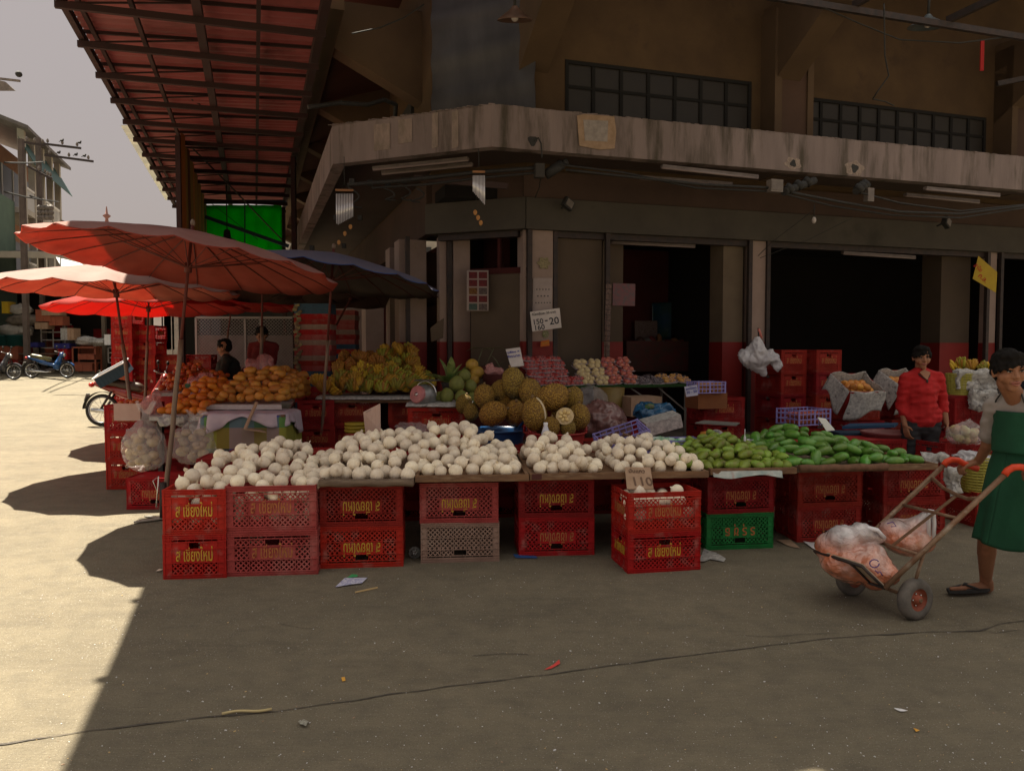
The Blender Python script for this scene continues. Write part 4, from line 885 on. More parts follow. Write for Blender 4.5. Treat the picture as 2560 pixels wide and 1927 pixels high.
for (u0, v0, u1, v1, y, lab) in [(470, 1058, 560, 1095, 8.1, 'crumpled newspaper hanging from the board left of the plaid table'), (392, 1040, 470, 1062, 8.0, 'newspaper sheet hanging under the orange mangoes')]:
    a = at(u0, v0, y); b_ = at(u1, v1, y); tag(soft('newspaper', mt_paper, [('b', (a + b_) / 2, (b_.x - a.x, .10, abs(a.z - b_.z)))], vox=.018, disp=lambda co, c=(a + b_) / 2: crumple(.05, 9, 5)(co - c)), lab, 'newspaper')
sgn = MB(); sgn.poly([at(462, 960, 8.6), at(474, 958, 8.6), at(480, 974, 8.6), at(468, 978, 8.6)], .01); tag(sgn.build('price_card', M('dark_green_card', (.03, .10, .05))), 'small dark green card stuck in the orange mangoes', 'price card')
bn = MB(); bn.lathe([(.10, 0), (.13, .22), (.14, .22)], 18, c=G(292, 1085) + Vector((0, 0, .25))); tag(bn.build('plastic_bucket', M('orange_brown_plastic', (.35, .12, .05))), 'small orange-brown bucket hanging at the left end of the stall', 'bucket')
# tall stacks of red crates at the back left
GB = 'tall crate stacks at the back left'
crate_pile(322, 900, 15.9, .02, 7, 'red crate in the tallest stack at the back left', GB, mt_red, short=True)
crate_pile(378, 900, 16.2, .02, 6, 'red crate in the second tall stack at the back left', GB, mt_red, short=True)
crate_pile(440, 900, 16.4, .02, 4, 'dark red crate in the low stack behind the left stall', GB, mt_mred)
crate_pile(500, 900, 16.6, .02, 4, 'dark red crate in the low stack behind the left stall', GB, mt_mred)
crate_pile(458, 900, 12.6, .1, 3, 'dark red crate behind the seated vendor', 'crates behind the vendor', mt_mred)
crate_pile(540, 900, 13.4, .1, 3, 'dark red crate behind the seated vendor', 'crates behind the vendor', mt_mred)
rb = MB(); c = gr(at(455, 900, 11.6)); rb.lathe([(.28, 0), (.34, .45), (.36, .82), (.38, .84)], 22, c=c); tag(rb.build('red_bin', mt_mred), 'big round dark red bin behind the mango stall', 'bin')
# chain-link gate
cg = thing('mesh_gate', 'pale framed wire mesh gate with white panels behind the vendors', 'gate', gr(at(620, 900, 17.6)))
a = at(490, 794, 17.6) - cg.location; b_ = at(745, 794, 17.6) - cg.location; zb = .1; zm = (at(600, 838, 17.6) - cg.location).z
fr = MB(); mfr = M('pale_gate_frame', (.34, .32, .30), metal=.2)
for p, q in [((a.x, 0, a.z), (b_.x, 0, a.z)), ((a.x, 0, zb), (a.x, 0, a.z)), ((b_.x, 0, zb), (b_.x, 0, a.z)), ((a.x * .1 + b_.x * .9 - .6, 0, zb), (a.x * .1 + b_.x * .9 - .6, 0, a.z)), ((a.x, 0, zb), (b_.x, 0, zb)), ((a.x * .52 + b_.x * .48, 0, zb), (a.x * .52 + b_.x * .48, 0, a.z))]: fr.bar(p, q, .045)
fr.build('frame', mfr, cg); me_ = MB(); W_ = b_.x - a.x; H_ = a.z - zb
for sg in (1, -1):
    for i in range(-26, 40):
        x0 = i * .075 * 1.0; p, q = [x0, 0], [x0 + H_, H_]
        if p[0] < 0: p = [0, -x0]
        if q[0] > W_: q = [W_, W_ - x0]
        if p[1] >= H_ or p[0] >= W_ or q[0] <= p[0]: continue
        X = (lambda x: a.x + x) if sg == 1 else (lambda x: b_.x - x)
        me_.bar((X(p[0]), .01 * sg, zb + p[1]), (X(q[0]), .01 * sg, zb + q[1]), .008)
me_.build('wire_mesh', mfr, cg); pn = MB(); pn.box(((a.x + b_.x) / 2, .06, (zb + zm) / 2), (W_, .01, zm - zb)); pn.build('panel', M('whitish_panel', (.30, .25, .24), (.22, .18, .17), 3, .8), cg)
# tall stacks of flat trays
def flat_mesh():
    mb = MB(); w_, d_, h_ = .5, .36, .072
    for (c, d) in [((0, -d_ / 2, h_ / 2), (w_, .006, h_)), ((0, d_ / 2, h_ / 2), (w_, .006, h_)), ((-w_ / 2, 0, h_ / 2), (.006, d_, h_)), ((w_ / 2, 0, h_ / 2), (.006, d_, h_)), ((0, 0, .004), (w_, d_, .005)), ((0, -d_ / 2 - .004, h_ - .006), (w_ + .02, .008, .01))]: mb.box(c, d)
    for i in range(9): mb.box((-.22 + i * .055, -d_ / 2 - .005, .03), (.008, .006, .055))
    return mb.mesh('flat_tray', mt_red)
FL = flat_mesh(); mt_sb = M('steel_blue_plastic', (.03, .09, .16), (.025, .07, .12), 8, .5); cols = [mt_red, mt_sb, mt_sb, mt_red, mt_mred, mt_tan, mt_red, mt_fred, mt_tan, mt_fred, mt_fred, mt_tan, mt_mred, mt_fred, mt_sb, mt_red, mt_sb, mt_red, mt_mred]
GF2 = 'flat trays stacked beside the banana stall'
for (u, y, n_, lab, c0_) in [(790, 11.4, 28, 'shallow flat tray in the tall red and blue stack behind the blue umbrella pole', 0), (852, 12.2, 27, 'shallow flat tray in the darker stack right of the tall red and blue one', 6)]:
    c = at(u, 900, y)
    for k in range(n_):
        o = link('flat_tray', FL); o.location = (c.x + random.uniform(-.01, .01), y, gz(y) + .02 + k * .0735); o.rotation_euler = (0, 0, random.uniform(-.03, .03)); setmat(o, cols[(n_ - k + c0_) % len(cols)]); tag(o, lab, 'tray', GF2)
rs = random.Random(9); hp = thing('hanging_packets', 'vertical string of small yellowish snack packets hanging beside the tray stack', 'packets', at(744, 758, 11.2))
for k in range(38):
    m = MB(); m.box((rs.uniform(-.04, .04), 0, -.03 - k * .031), (.06, .02, .035), Matrix.Rotation(rs.uniform(-.6, .6), 3, 'Y')); m.build('packet', [M('yellowish_packet', (.38, .30, .12), (.22, .16, .07), 30, .4), M('brownish_packet', (.2, .14, .08))][k % 2], hp)
# ================================================================ banana stall, tubs of jackfruit, fruit table (under the canopy)
GBN = 'crates under the banana stall'
crate_pile(880, 1000, 9.35, .1, 3, 'dull red crate stacked under the bananas', GBN, mt_mred, zb=gz(9.2), sc=1.0)
crate_pile(1035, 1000, 9.45, .1, 3, 'dull red crate stacked under the right part of the bananas', GBN, mt_mred, zb=gz(9.2))
crate_pile(1090, 1000, 8.35, .08, 3, 'red crate stacked under the scale and the green pomelos', GBN, mt_red, zb=gz(8.3))
crate_pile(800, 1000, 9.3, .1, 3, 'dull red crate at the left end of the banana stall', GBN, mt_mred, zb=gz(9.2), short=True)
def paper_sheet(px, y0, y1, label, th=.003, mt=None, seed=0, drop=.03):
    """sheet lying on a surface: left/right pixel at the front edge, depth y0..y1"""
    (u0, u1, v) = px; a = at(u0, v, y0); b_ = at(u1, v, y0); m = MB()
    m.grid(lambda s, t: Vector((a.x + (b_.x - a.x) * s, y0 - .04 + (y1 - y0) * t + .02 * sin(s * 9 + seed), a.z + .004 - (drop * (1 - t * 8) if t < .12 else 0) + .005 * noise.noise(Vector((s * 7, t * 5, seed))))), 30, 14, both=th)
    return tag(m.build('newspaper', mt or mt_paper), label, 'newspaper')
slab('display_board', 'board under the bananas resting on red crates', 'board', 790, 1075, 1000, 9.1, 10.3, .03, mt_wood)
paper_sheet((790, 1072, 992), 9.1, 9.6, 'newspaper edge under the bananas')
slab('display_board', 'board under the scale and pomelos', 'board', 1018, 1178, 1014, 8.15, 8.8, .025, mt_wood)
paper_sheet((1015, 1180, 1009), 8.12, 8.7, 'newspaper sheet under the scale with a torn corner')
def hand_mesh(i, mt):
    rs = random.Random(i * 5 + 1); mb = MB()
    for r_ in range(2):
        n_ = 9 - r_
        for k in range(n_):
            a = (k / (n_ - 1) - .5) * 2.7 + rs.uniform(-.06, .06); L_ = .088 + rs.uniform(-.01, .012); up = .5 - r_ * .45
            pts = []
            for t in (0, .2, .45, .7, .9, 1.0):
                rad = .02 + L_ * t; z = .02 + sin(up + t * 1.1) * .05 * (1 + t) - r_ * .02; pts.append(Vector((sin(a) * rad, cos(a) * rad * .9, z)))
            mb.tube(pts, [.007, .017, .0205, .0195, .013, .005], 7, m=0 if rs.random() < .8 else 1)
    mb.ball((0, 0, .02), (.022, .022, .03), 8, 6, m=2)
    return mb.mesh('banana_hand', [mt, M('brownish_banana', (.42, .22, .03), (.3, .13, .02), 30, .5), M('banana_stalk', (.14, .12, .04))])
mt_ban = M('ripe_banana', (.56, .33, .025), (.44, .27, .03), 14, .5, rnd=.3, c3=(.2, .1, .03), s3=35, t3=(.62, .72)); mt_bang = M('greenish_banana', (.34, .29, .03), (.25, .24, .03), 14, .5, rnd=.2, c3=(.2, .12, .03), s3=35, t3=(.64, .72)); mt_banr = M('orange_brown_banana', (.40, .16, .025), (.28, .11, .02), 14, .55, rnd=.2)
HB = [hand_mesh(i, [mt_ban, mt_bang, mt_ban, mt_bang][i]) for i in range(4)]; HR = [hand_mesh(i + 4, mt_banr) for i in range(2)]
nb1 = pile(806, 1062, 994, 9.15, 1.1, .16, .5, HB, 'hand of small yellow-green bananas in the wide front heap', 'bananas', 'banana hands in the front heap', 31, name='banana_hand', d=.118, orient='flat2', keep=.12, s0=.9, s1=1.15)
nb2 = pile(930, 1035, 930, 10.0, .6, .18, .5, HB, 'hand of bananas on the raised heap by the red column', 'bananas', 'banana hands on the raised heap', 32, name='banana_hand', d=.118, orient='flat2', keep=.12, s0=.85, s1=1.1)
nb3 = pile(830, 950, 945, 9.8, .6, .12, .45, HR, 'hand of orange-brown bananas behind the front heap', 'bananas', 'orange-brown banana hands', 33, name='banana_hand', d=.118, orient='flat2', keep=.12, s0=.85, s1=1.1)
for (u, v, y) in [(795, 965, 9.2), (812, 980, 9.15)]: o = link('banana_hand', HB[0]); o.location = at(u, v, y); o.rotation_euler = (.3, .2, 2.5); tag(o, 'banana hand hanging over the left end of the banana board', 'bananas', 'banana hands at the left end')
cr_ = MB(); cc = at(985, 930, 10.3); cr_.box((cc.x, 10.3, cc.z - .42), (.55, .5, .8)); tag(cr_.build('wooden_box', mt_brn), 'dark box carrying the raised banana heap', 'box')
# scale with a pink dial
sc_ = thing('weighing_scale', 'small weighing scale with a tilted pink round dial', 'scale', at(1062, 1008, 8.25), -.25)
b_ = MB(); b_.lathe([(.0, 0), (.10, 0), (.12, .02), (.11, .12), (.06, .19), (.02, .20)], 24); b_.build('body', M('grey_painted_metal', (.3, .3, .3), (.2, .2, .2), 8, .35, metal=.5), sc_)
R_d = Matrix.Rotation(1.35, 3, 'X'); b_ = MB(); b_.lathe([(0, .006), (.085, .006), (.092, 0), (.092, -.05), (0, -.05)], 30, c=(-.05, -.10, .10), r=Matrix.Rotation(-.35, 3, 'Z') @ R_d); b_.build('dial', M('pink_dial_face', (.55, .22, .22), (.45, .16, .17), 20, .4), sc_)
b_ = MB(); b_.lathe([(0, .010), (.02, .010), (.02, 0), (0, 0)], 16, c=(-.05, -.105, .10), r=Matrix.Rotation(-.35, 3, 'Z') @ R_d); b_.build('dial_hub', mt_chrome, sc_)
b_ = MB(); b_.tube([(.12 * cos(t), .02, .08 + .15 * sin(t)) for t in [pi * i / 12 for i in range(13)]], .008, 8); b_.build('handle', mt_chrome, sc_)
b_ = MB(); b_.box((.02, .02, .24), (.22, .2, .012)); b_.build('pan', M('dark_tray_metal', (.08, .07, .06)), sc_)
# pomelos and small round fruit near the plants
mt_pom = M('olive_pomelo', (.20, .22, .05), (.14, .15, .035), 20, .6, bump=.15, bsc=90)
for (u, v, r, y) in [(1117, 990, .078, 8.35), (1153, 993, .072, 8.35), (1142, 961, .085, 8.5), (1176, 966, .07, 8.6), (1100, 996, .07, 8.6), (1180, 998, .07, 8.55), (1162, 940, .07, 8.75)]:
    m = MB(); m.ball((0, 0, 0), (r, r, r * 1.02), 18, 14, fn=lambda v_: 1 + .12 * math.exp(-((1 - v_.z) / .12)) + .02 * noise.noise(v_ * 2)); o = m.build('pomelo', mt_pom, None, at(u, v, y)); tag(o, 'dull green pomelo in the cluster right of the pink-dial scale', 'pomelo', 'pomelos beside the scale')
mt_jy = M('yellow_gourd', (.50, .32, .05), (.38, .22, .04), 12, .5)
for (u, v, r, y) in [(1180, 912, .07, 9.0), (1192, 932, .08, 9.0), (1183, 950, .07, 8.9)]:
    m = MB(); m.ball((0, 0, 0), (r, r, r * .95), 16, 12, fn=lambda v_: 1 + .05 * cos(6 * math.atan2(v_.y, v_.x))); tag(m.build('yellow_fruit', mt_jy, None, at(u, v, y)), 'small ribbed yellow fruit behind the pomelos', 'fruit', 'yellow fruit behind the pomelos')
# potted plants
mt_leaf = M('variegated_leaf', (.10, .18, .04), (.34, .38, .12), 7, .45, trans=.15); mt_leaf2 = M('dark_leaf', (.07, .085, .04), (.10, .10, .05), 6, .5)
def leaf(mb, base, dirv, L_, w_, droop=.3, m=0):
    d = Vector(dirv).normalized(); s_ = d.cross(Vector((0, 0, 1))); s_ = s_.normalized() if s_.length > .05 else Vector((1, 0, 0)); up = s_.cross(d)
    def f(a, b_): t = a; w = w_ * sin(pi * min(1, t * .94 + .06)) ** .8 * (1 - t * .25); x = (b_ - .5) * 2; return Vector(base) + d * L_ * t - Vector((0, 0, 1)) * droop * L_ * t * t + s_ * x * w + up * abs(x) * w * .35
    mb.grid(f, 9, 4, m, both=.0015)
pp = thing('potted_plant', 'leafy plant with pale green pointed leaves behind the pomelos', 'plant', at(1128, 985, 8.95))
b_ = MB(); b_.lathe([(.0, 0), (.08, 0), (.11, .12), (.12, .13), (.10, .12), (0, .11)], 20); b_.build('pot', M('dark_pot', (.05, .05, .05)), pp)
rs = random.Random(5)
for k in range(17): m = MB(); a = k * 2.4; el = rs.uniform(.5, 1.35); leaf(m, (0, 0, .10), (cos(a) * cos(el), sin(a) * cos(el) * .7, sin(el)), rs.uniform(.26, .46), rs.uniform(.04, .06), rs.uniform(.1, .4)); m.build('leaf', mt_leaf, pp)
pp = thing('potted_plant', 'thin-stemmed plant with drooping dark leaves in front of the beige door', 'plant', at(1200, 945, 9.2))
b_ = MB(); b_.lathe([(0, 0), (.10, 0), (.13, .14), (.0, .13)], 18); b_.build('pot', mt_brn, pp)
b_ = MB(); b_.tube([(0, 0, .1), (-.02, 0, .2), (.03, 0, .34)], .006, 6); b_.build('stem', mt_leaf2, pp)
b_ = MB(); b_.tube([(.05, 0, .1), (.10, 0, .22), (.16, 0, .34)], .005, 6); b_.build('stem', mt_leaf2, pp)
for (bp_, dr, L_, w_) in [((.03, 0, .34), (-1, 0, .25), .20, .03), ((.03, 0, .34), (1, -.2, .2), .12, .025), ((.16, 0, .34), (-1, 0, .2), .12, .025), ((.16, 0, .34), (1, 0, .35), .15, .025), ((.13, 0, .26), (.9, -.2, -.9), .18, .03), ((.03, 0, .1), (-1, -.3, -.1), .13, .022), ((.2, 0, .12), (.6, 0, .9), .14, .012)]: m = MB(); leaf(m, bp_, dr, L_, w_, .4); m.build('leaf', mt_leaf2, pp)
bx = MB(); c = at(1235, 950, 8.9); bx.lathe([(0, -.12), (.11, -.12), (.13, .06), (.12, .065), (0, .05)], 20, c=c); tag(bx.build('brown_bowl', mt_brn), 'dark red bowl with pink bags behind the jackfruit', 'bowl')
tag(soft('plastic_bag', mt_pfilm, [('e', at(1235, 928, 8.9), (.12, .07, .05)), ('e', at(1225, 918, 8.9), (.05, .05, .05))], vox=.012, disp=lambda co: crumple(.02, 20, 4)(co - at(1235, 928, 8.9))), 'pink plastic bag in the dark red bowl behind the jackfruit', 'plastic bag')
sup = MB(); c = at(1225, 975, 9.2); sup.box((c.x, 9.2, c.z - .38), (.5, .4, .8)); tag(sup.build('wooden_box', mt_brn), 'dark box under the thin-stemmed plant', 'box')
# tubs
def tub(name, label, u, v, y, r, h, mt, hmat, flare=.78):
    c = at(u, v, y); o = thing(name, label, 'tub', (c.x, c.y, c.z - h), .3)
    b_ = MB(); pr = [(0, 0), (r * flare, 0)] + [(r * (flare + (1 - flare) * t) + (.003 if i % 2 else 0), h * t) for i, t in enumerate([.1 * k for k in range(1, 10)])] + [(r, h * .95), (r * 1.05, h * .96), (r * 1.055, h), (r * .98, h), (r * .95, h * .9), (r * .8, h * .2), (0, h * .15)]
    b_.lathe(pr, 40); b_.build('tub_body', mt, o)
    for s in (0, pi):
        hh = MB(); hh.tube([(r * 1.02 * cos(s + .35 * a), r * 1.02 * sin(s + .35 * a), h + .07 * cos(a * pi / 2)) for a in [-1, -.7, -.35, 0, .35, .7, 1]], .014, 8); hh.build('handle', hmat, o)
    return o
mt_bt = M('blue_tub_plastic', (.012, .07, .20), (.01, .05, .15), 8, .35, coat=.2); mt_rt = M('red_tub_plastic', (.42, .045, .04), (.34, .035, .03), 8, .4, c3=(.5, .2, .18), s3=22, t3=(.66, .75))
tub('blue_tub', 'round blue plastic tub heaped with jackfruit', 1240, 1072, 7.85, .29, .30, mt_bt, mt_bt)
tub('red_tub', 'round red plastic tub with jackfruit and a cut half', 1388, 1078, 7.45, .285, .30, mt_rt, mt_rt)
for (u, y, lab, mt) in [(1240, 7.95, 'red crate under the blue tub', mt_mred), (1388, 7.5, 'red crate under the red tub', mt_mred)]: crate_pile(u, 1100, y, .1, 1, lab, 'crates under the tubs', mt, zb=gz(y) + .02, txt=None); crate_pile(u, 1100, y, .1, 1, lab, 'crates under the tubs', mt, zb=gz(y) + .02 + CH, txt=None, sc=.7)
def jack_mesh(i, big=1.0):
    sd = i * 11.7
    def fn(v):
        q = (v + Vector((sd, 0, 0))) * 9.0; dd = noise.voronoi(q)[0]; sp_ = max(0, .55 - dd[0]) * .14
        return 1 + sp_ + .06 * noise.noise(v * 1.6 + Vector((sd, 1, 2)))
    mb = MB(); mb.ball((0, 0, 0), (.105, .105, .125), 84, 60, fn=fn); mb.tube([(0, 0, .12), (.003, 0, .15)], [.014, .011], 8, m=1); return mb.mesh('jackfruit', [mt_jack, M('jackfruit_stem', (.18, .11, .05))])
mt_jack = bpy.data.materials.new('jackfruit_skin'); mt_jack.use_nodes = True
def _jm():
    nt = mt_jack.node_tree; n = nt.nodes; L = nt.links; b = n['Principled BSDF']; b.inputs['Roughness'].default_value = .6
    tc = n.new('ShaderNodeTexCoord'); vo = n.new('ShaderNodeTexVoronoi'); vo.inputs['Scale'].default_value = 80; L.new(tc.outputs['Object'], vo.inputs['Vector'])
    r = n.new('ShaderNodeValToRGB'); e = r.color_ramp.elements; e[0].position = .12; e[0].color = (.58, .41, .11, 1); e[1].position = .62; e[1].color = (.20, .12, .035, 1); L.new(vo.outputs['Distance'], r.inputs[0])
    no = n.new('ShaderNodeTexNoise'); no.inputs['Scale'].default_value = 9; L.new(tc.outputs['Object'], no.inputs['Vector']); oi = n.new('ShaderNodeObjectInfo'); rr2 = n.new('ShaderNodeValToRGB'); rr2.color_ramp.elements[0].color = (.85, .85, .5, 1); rr2.color_ramp.elements[1].color = (1.0, .76, .36, 1); L.new(oi.outputs['Random'], rr2.inputs[0])
    mu = n.new('ShaderNodeMix'); mu.data_type = 'RGBA'; mu.blend_type = 'MULTIPLY'; mu.inputs[0].default_value = 1; L.new(r.outputs[0], mu.inputs[6]); L.new(rr2.outputs[0], mu.inputs[7]); L.new(mu.outputs[2], b.inputs['Base Color'])
    bp = n.new('ShaderNodeBump'); bp.invert = True; bp.inputs['Strength'].default_value = 1; bp.inputs['Distance'].default_value = .012; L.new(vo.outputs['Distance'], bp.inputs['Height']); L.new(bp.outputs[0], b.inputs['Normal'])
_jm(); JK = [jack_mesh(i) for i in range(4)]
JL = [(1211, 990, 7.9, .98, 'on the left rim of the blue tub'), (1233, 1034, 7.62, 1.1, 'bulging over the front rim of the blue tub'), (1252, 978, 8.05, 1.0, 'reddish, behind the centre of the blue tub'), (1285, 958, 7.95, 1.12, 'tall and yellow, standing topmost in the blue tub'), (1288, 1032, 7.7, 1.0, 'brownish, on the right rim of the blue tub'), (1178, 1030, 7.9, .72, 'small, squeezed at the far left of the blue tub'),
      (1327, 983, 7.85, 1.08, 'greenish, between the two tubs at the top'), (1381, 993, 7.45, 1.22, 'largest, round and orange-brown on top of the red tub'), (1433, 995, 7.65, .92, 'dark green, at the back right of the red tub'), (1336, 1036, 7.3, 1.1, 'split open along one side, at the left of the red tub'), (1447, 1042, 7.4, .98, 'at the right rim of the red tub'), (1378, 1068, 7.22, .75, 'low in the middle of the red tub'), (1420, 1070, 7.25, .68, 'small and low beside the cut half'), (1355, 1062, 7.35, .7, 'low on the left inside the red tub'), (1265, 1005, 8.05, .8, 'dark, deep between the others in the blue tub'), (1402, 1046, 7.62, .9, 'hidden low behind the cut half in the red tub'), (1310, 1000, 8.1, .9, 'dark, behind the gap between the tubs'), (1160, 1010, 8.1, .8, 'brownish, low beside the newspaper corner')]
for i, (u, v, y, s, lab) in enumerate(JL):
    o = link('jackfruit', JK[i % 4]); o.location = at(u, v, y); o.scale = (s, s, s * (1.12 if i in (3, 6, 9) else 1)); rs = random.Random(i); o.rotation_euler = (rs.uniform(-.5, .5), rs.uniform(-.5, .5), rs.uniform(0, 6)) if i not in (1, 7) else (.2, 1.2, .2); tag(o, 'spiky jackfruit ' + lab, 'jackfruit')
    if i == 9:
        m = MB(); ring = [(.012, .109 * cos(t) * 1.0, .129 * sin(t)) for t in [pi * .6 + 2.2 * k / 14 for k in range(15)]]; m.tube(ring, .008, 6); oo = m.build('white_flesh_edge', M('white_rind', (.7, .6, .42)), o)
cut = thing('cut_jackfruit', 'half jackfruit cut open to its pale yellow segments', 'jackfruit', at(1412, 1040, 7.22), 0); cut.rotation_euler = (1.15, .15, -.25)
b_ = MB(); b_.lathe([(0, -.075), (.045, -.07), (.072, -.045), (.080, -.01), (.082, .0)], 40, jit=lambda t, z: 1 + .05 * sin(17 * t + z * 90)); b_.build('rind', mt_jack, cut)
b_ = MB(); b_.lathe([(.083, .0), (.070, .005), (0, .0)], 36); b_.build('rind_edge', M('pale_rind', (.66, .50, .28), (.5, .36, .16), 30, .5), cut)
for k in range(7): b_ = MB(); a = k * .9; r_ = .042 if k else 0; b_.ball((r_ * cos(a), r_ * sin(a), .008), (.022, .017, .014), 10, 8, r=rotz(a)); b_.build('segment', M('cream_yellow_flesh', (.80, .62, .28), (.7, .5, .2), 20, .35), cut)
# white bottle
bt = thing('white_bottle', 'white plastic bottle standing behind the jicama in front of the red tub', 'bottle', at(1364, 1112, 6.85))
b_ = MB(); b_.lathe([(0, 0), (.036, 0), (.039, .01), (.038, .06), (.039, .062), (.038, .10), (.022, .15), (.017, .165), (.017, .18), (0, .18)], 22); b_.build('bottle_body', M('milky_white_plastic', (.72, .72, .80), rough=.3), bt)
b_ = MB(); b_.lathe([(.019, .172), (.019, .195), (0, .196)], 16); b_.build('cap', M('white_cap', (.8, .8, .82)), bt)
b_ = MB(); b_.bar(at(1362, 1105, 6.7), at(1392, 1096, 6.75), .05, .012); tag(b_.build('wood_scrap', mt_wood), 'brown wood scrap beside the white bottle', 'wood')
b_ = MB(); b_.bar(at(1558, 1083, 6.62), at(1630, 1112, 6.4), .016, .012); b_.bar(at(1630, 1112, 6.4), at(1690, 1145, 6.35), .018, .012); tag(b_.build('wooden_stick', mt_wood), 'thin brown stick lying across the jicama by the lilac crate', 'stick')
# yellow bucket behind the cardboard card
yb = thing('yellow_bucket', 'stack of yellow lidded buckets behind the cardboard price card', 'bucket', at(890, 1080, 8.3))
for k in range(3): b_ = MB(); b_.lathe([(0, .0 + k * .035), (.115, k * .035), (.12, .03 + k * .035), (.0, .031 + k * .035)], 24); b_.build('lid', M('yellow_plastic', (.45, .33, .03), (.35, .25, .02), 6, .4), yb)
b_ = MB(); b_.lathe([(0, -.6), (.09, -.6), (.11, 0), (0, 0)], 24); b_.build('bucket_body', mt_mred, yb)
tag(soft('plastic_bag', mt_film, [('e', at(1025, 1068, 7.9), (.16, .1, .05)), ('e', at(1050, 1072, 7.9), (.12, .1, .05))], vox=.014, disp=lambda co: crumple(.03, 18, 4)(co - at(1025, 1068, 7.9))), 'clear crumpled bag behind the tall jicama heap', 'plastic bag')
# ---------------------------------------------------------------- fruit table with wrapped trays
t0 = 9.25
tbx = thing('fruit_table', 'long steel table covered with green matting, set with wrapped fruit trays', 'table', (0, 0, 0)); zt = at_t(1500, 966, t0).z
qa = at_t(1325, 966, t0).dot(AX); qb = at_t(1742, 962, t0).dot(AX)
b_ = MB(); b_.box(B((qa + qb) / 2, t0 + .38, zt - .012), (qb - qa, .78, .024), TH); b_.build('table_top', mt_steel, tbx)
b_ = MB()
for k in range(1500): q = random.uniform(qa, qb); hh = random.uniform(.01, .024); b_.bar(B(q, t0 - .012 - random.random() * .01, zt + .012), B(q + random.uniform(-.01, .01), t0 - .02, zt - hh), .004, .002)
b_.box(B((qa + qb) / 2, t0 + .38, zt + .008), (qb - qa + .02, .80, .012), TH); b_.build('green_matting', M('green_matting', (.03, .09, .02), (.02, .06, .015), 80, .9, bump=.6, bsc=120), tbx)
for q in (qa + .1, qb - .14, qa + (qb - qa) * .55):
    for t in (t0 + .05, t0 + .7): b_ = MB(); b_.bar(B(q, t, .38 if t > 9.3 else gz(9)), B(q, t, zt - .02), .035, .035); b_.build('leg', M('grey_steel_tube', (.18, .16, .14), metal=.4), tbx)
b_ = MB(); b_.bar(B(qb - .55, t0 + .04, zt - .03), B(qb - .16, t0 + .04, zt - .33), .018); b_.bar(B(qb - .95, t0 + .04, zt - .03), B(qb - .62, t0 + .04, zt - .24), .018); b_.build('brace', M('grey_steel_tube', (.18, .16, .14), metal=.4), tbx)
mt_foamd = M('foam_tray_white', (.42, .34, .36), rough=.5); mt_wrap = M('cling_film', (.75, .6, .62), rough=.05, alpha=.10, spec=1, bump=.7, bsc=30, bd=.02)
def pack(kind):
    col = {'r': M('dark_red_apple', (.34, .012, .014), (.42, .05, .035), 18, .35, coat=.5), 'p': M('pink_apple', (.50, .07, .08), (.56, .22, .12), 14, .3, coat=.4), 'w': M('pale_pear', (.72, .58, .30), (.62, .5, .26), 14, .4), 'g': M('dark_grape', (.03, .02, .03), (.06, .05, .06), 20, .2, coat=.5), 'y': M('golden_small_fruit', (.66, .36, .05), (.6, .26, .03), 14, .35), 'k': M('green_leafy_fruit', (.10, .16, .04), (.3, .34, .1), 30, .4)}[kind]
    root = bpy.data.objects.new('wrapped_tray', None); COL.objects.link(root); root.empty_display_size = .05
    b_ = MB(); b_.grid(lambda a, c: Vector(((a - .5) * .19, (c - .5) * .13, .022 * max(abs(a - .5) * 2, abs(c - .5) * 2) ** 6 + .002)), 16, 12, both=.004); b_.build('foam_tray', mt_foamd, root)
    f = MB(); rs = random.Random(ord(kind)); n_ = {'r': 6, 'p': 4, 'w': 4, 'g': 22, 'y': 16, 'k': 14}[kind]
    if n_ in (4, 6):
        nx = n_ // 2; r = .032 if nx == 3 else .040
        for i in range(nx):
            for j in range(2): f.ball(((i - (nx - 1) / 2) * r * 1.95, (j - .5) * r * 1.8, r * .95), (r, r * .95, r * .9), 12, 9, fn=lambda v: 1 - .12 * math.exp(-((1 - v.z) / .08)))
    else:
        for i in range(n_): f.ball((rs.uniform(-.07, .07), rs.uniform(-.045, .045), .02 + rs.uniform(0, .025)), .017, 8, 6)
    f.build('fruit', col, root)
    w_ = MB(); w_.grid(lambda a, c: Vector(((a - .5) * .188, (c - .5) * .128, .024 + .052 * (1 - abs(2 * a - 1) ** 3) * (1 - abs(2 * c - 1) ** 3) + .004 * noise.noise(Vector((a * 9, c * 9, n_))))), 18, 12, both=.0); w_.build('cling_film', mt_wrap, root)
    return root
def packs(kind, u0, u1, nx, rows, label, group, z0=0, dt=.0, step=.055, back=.10, yaw0=0, first=[0]):
    pr = pack(kind); q0 = at_t(u0, 960, t0).dot(AX); q1 = at_t(u1, 960, t0).dot(AX); k = 0; rs = random.Random(ord(kind) + nx)
    for j in range(rows):
        nn = nx - (1 if j > 1 and nx > 3 else 0)
        for i in range(nn):
            q = q0 + (q1 - q0) * (i + .5 + (j % 2) * .18) / nx; p = B(q, t0 + .09 + j * back + dt, zt + .02 + j * step + z0); rt = (.22 + rs.uniform(-.12, .12), rs.uniform(-.1, .1), TH + rs.uniform(-.25, .25) + yaw0)
            if k == 0: pr.location = p; pr.rotation_euler = rt; tag(pr, label, 'fruit tray', group)
            else: copy_tree(pr, p, rt, label, group)
            k += 1
packs('r', 1330, 1462, 4, 7, 'film-wrapped tray of dark red apples in the big stack at the left of the table', 'wrapped dark red apples', back=.055, step=.05)
packs('w', 1455, 1528, 2, 6, 'film-wrapped tray of pale pears between the two apple stacks', 'wrapped pale pears', back=.06, step=.05)
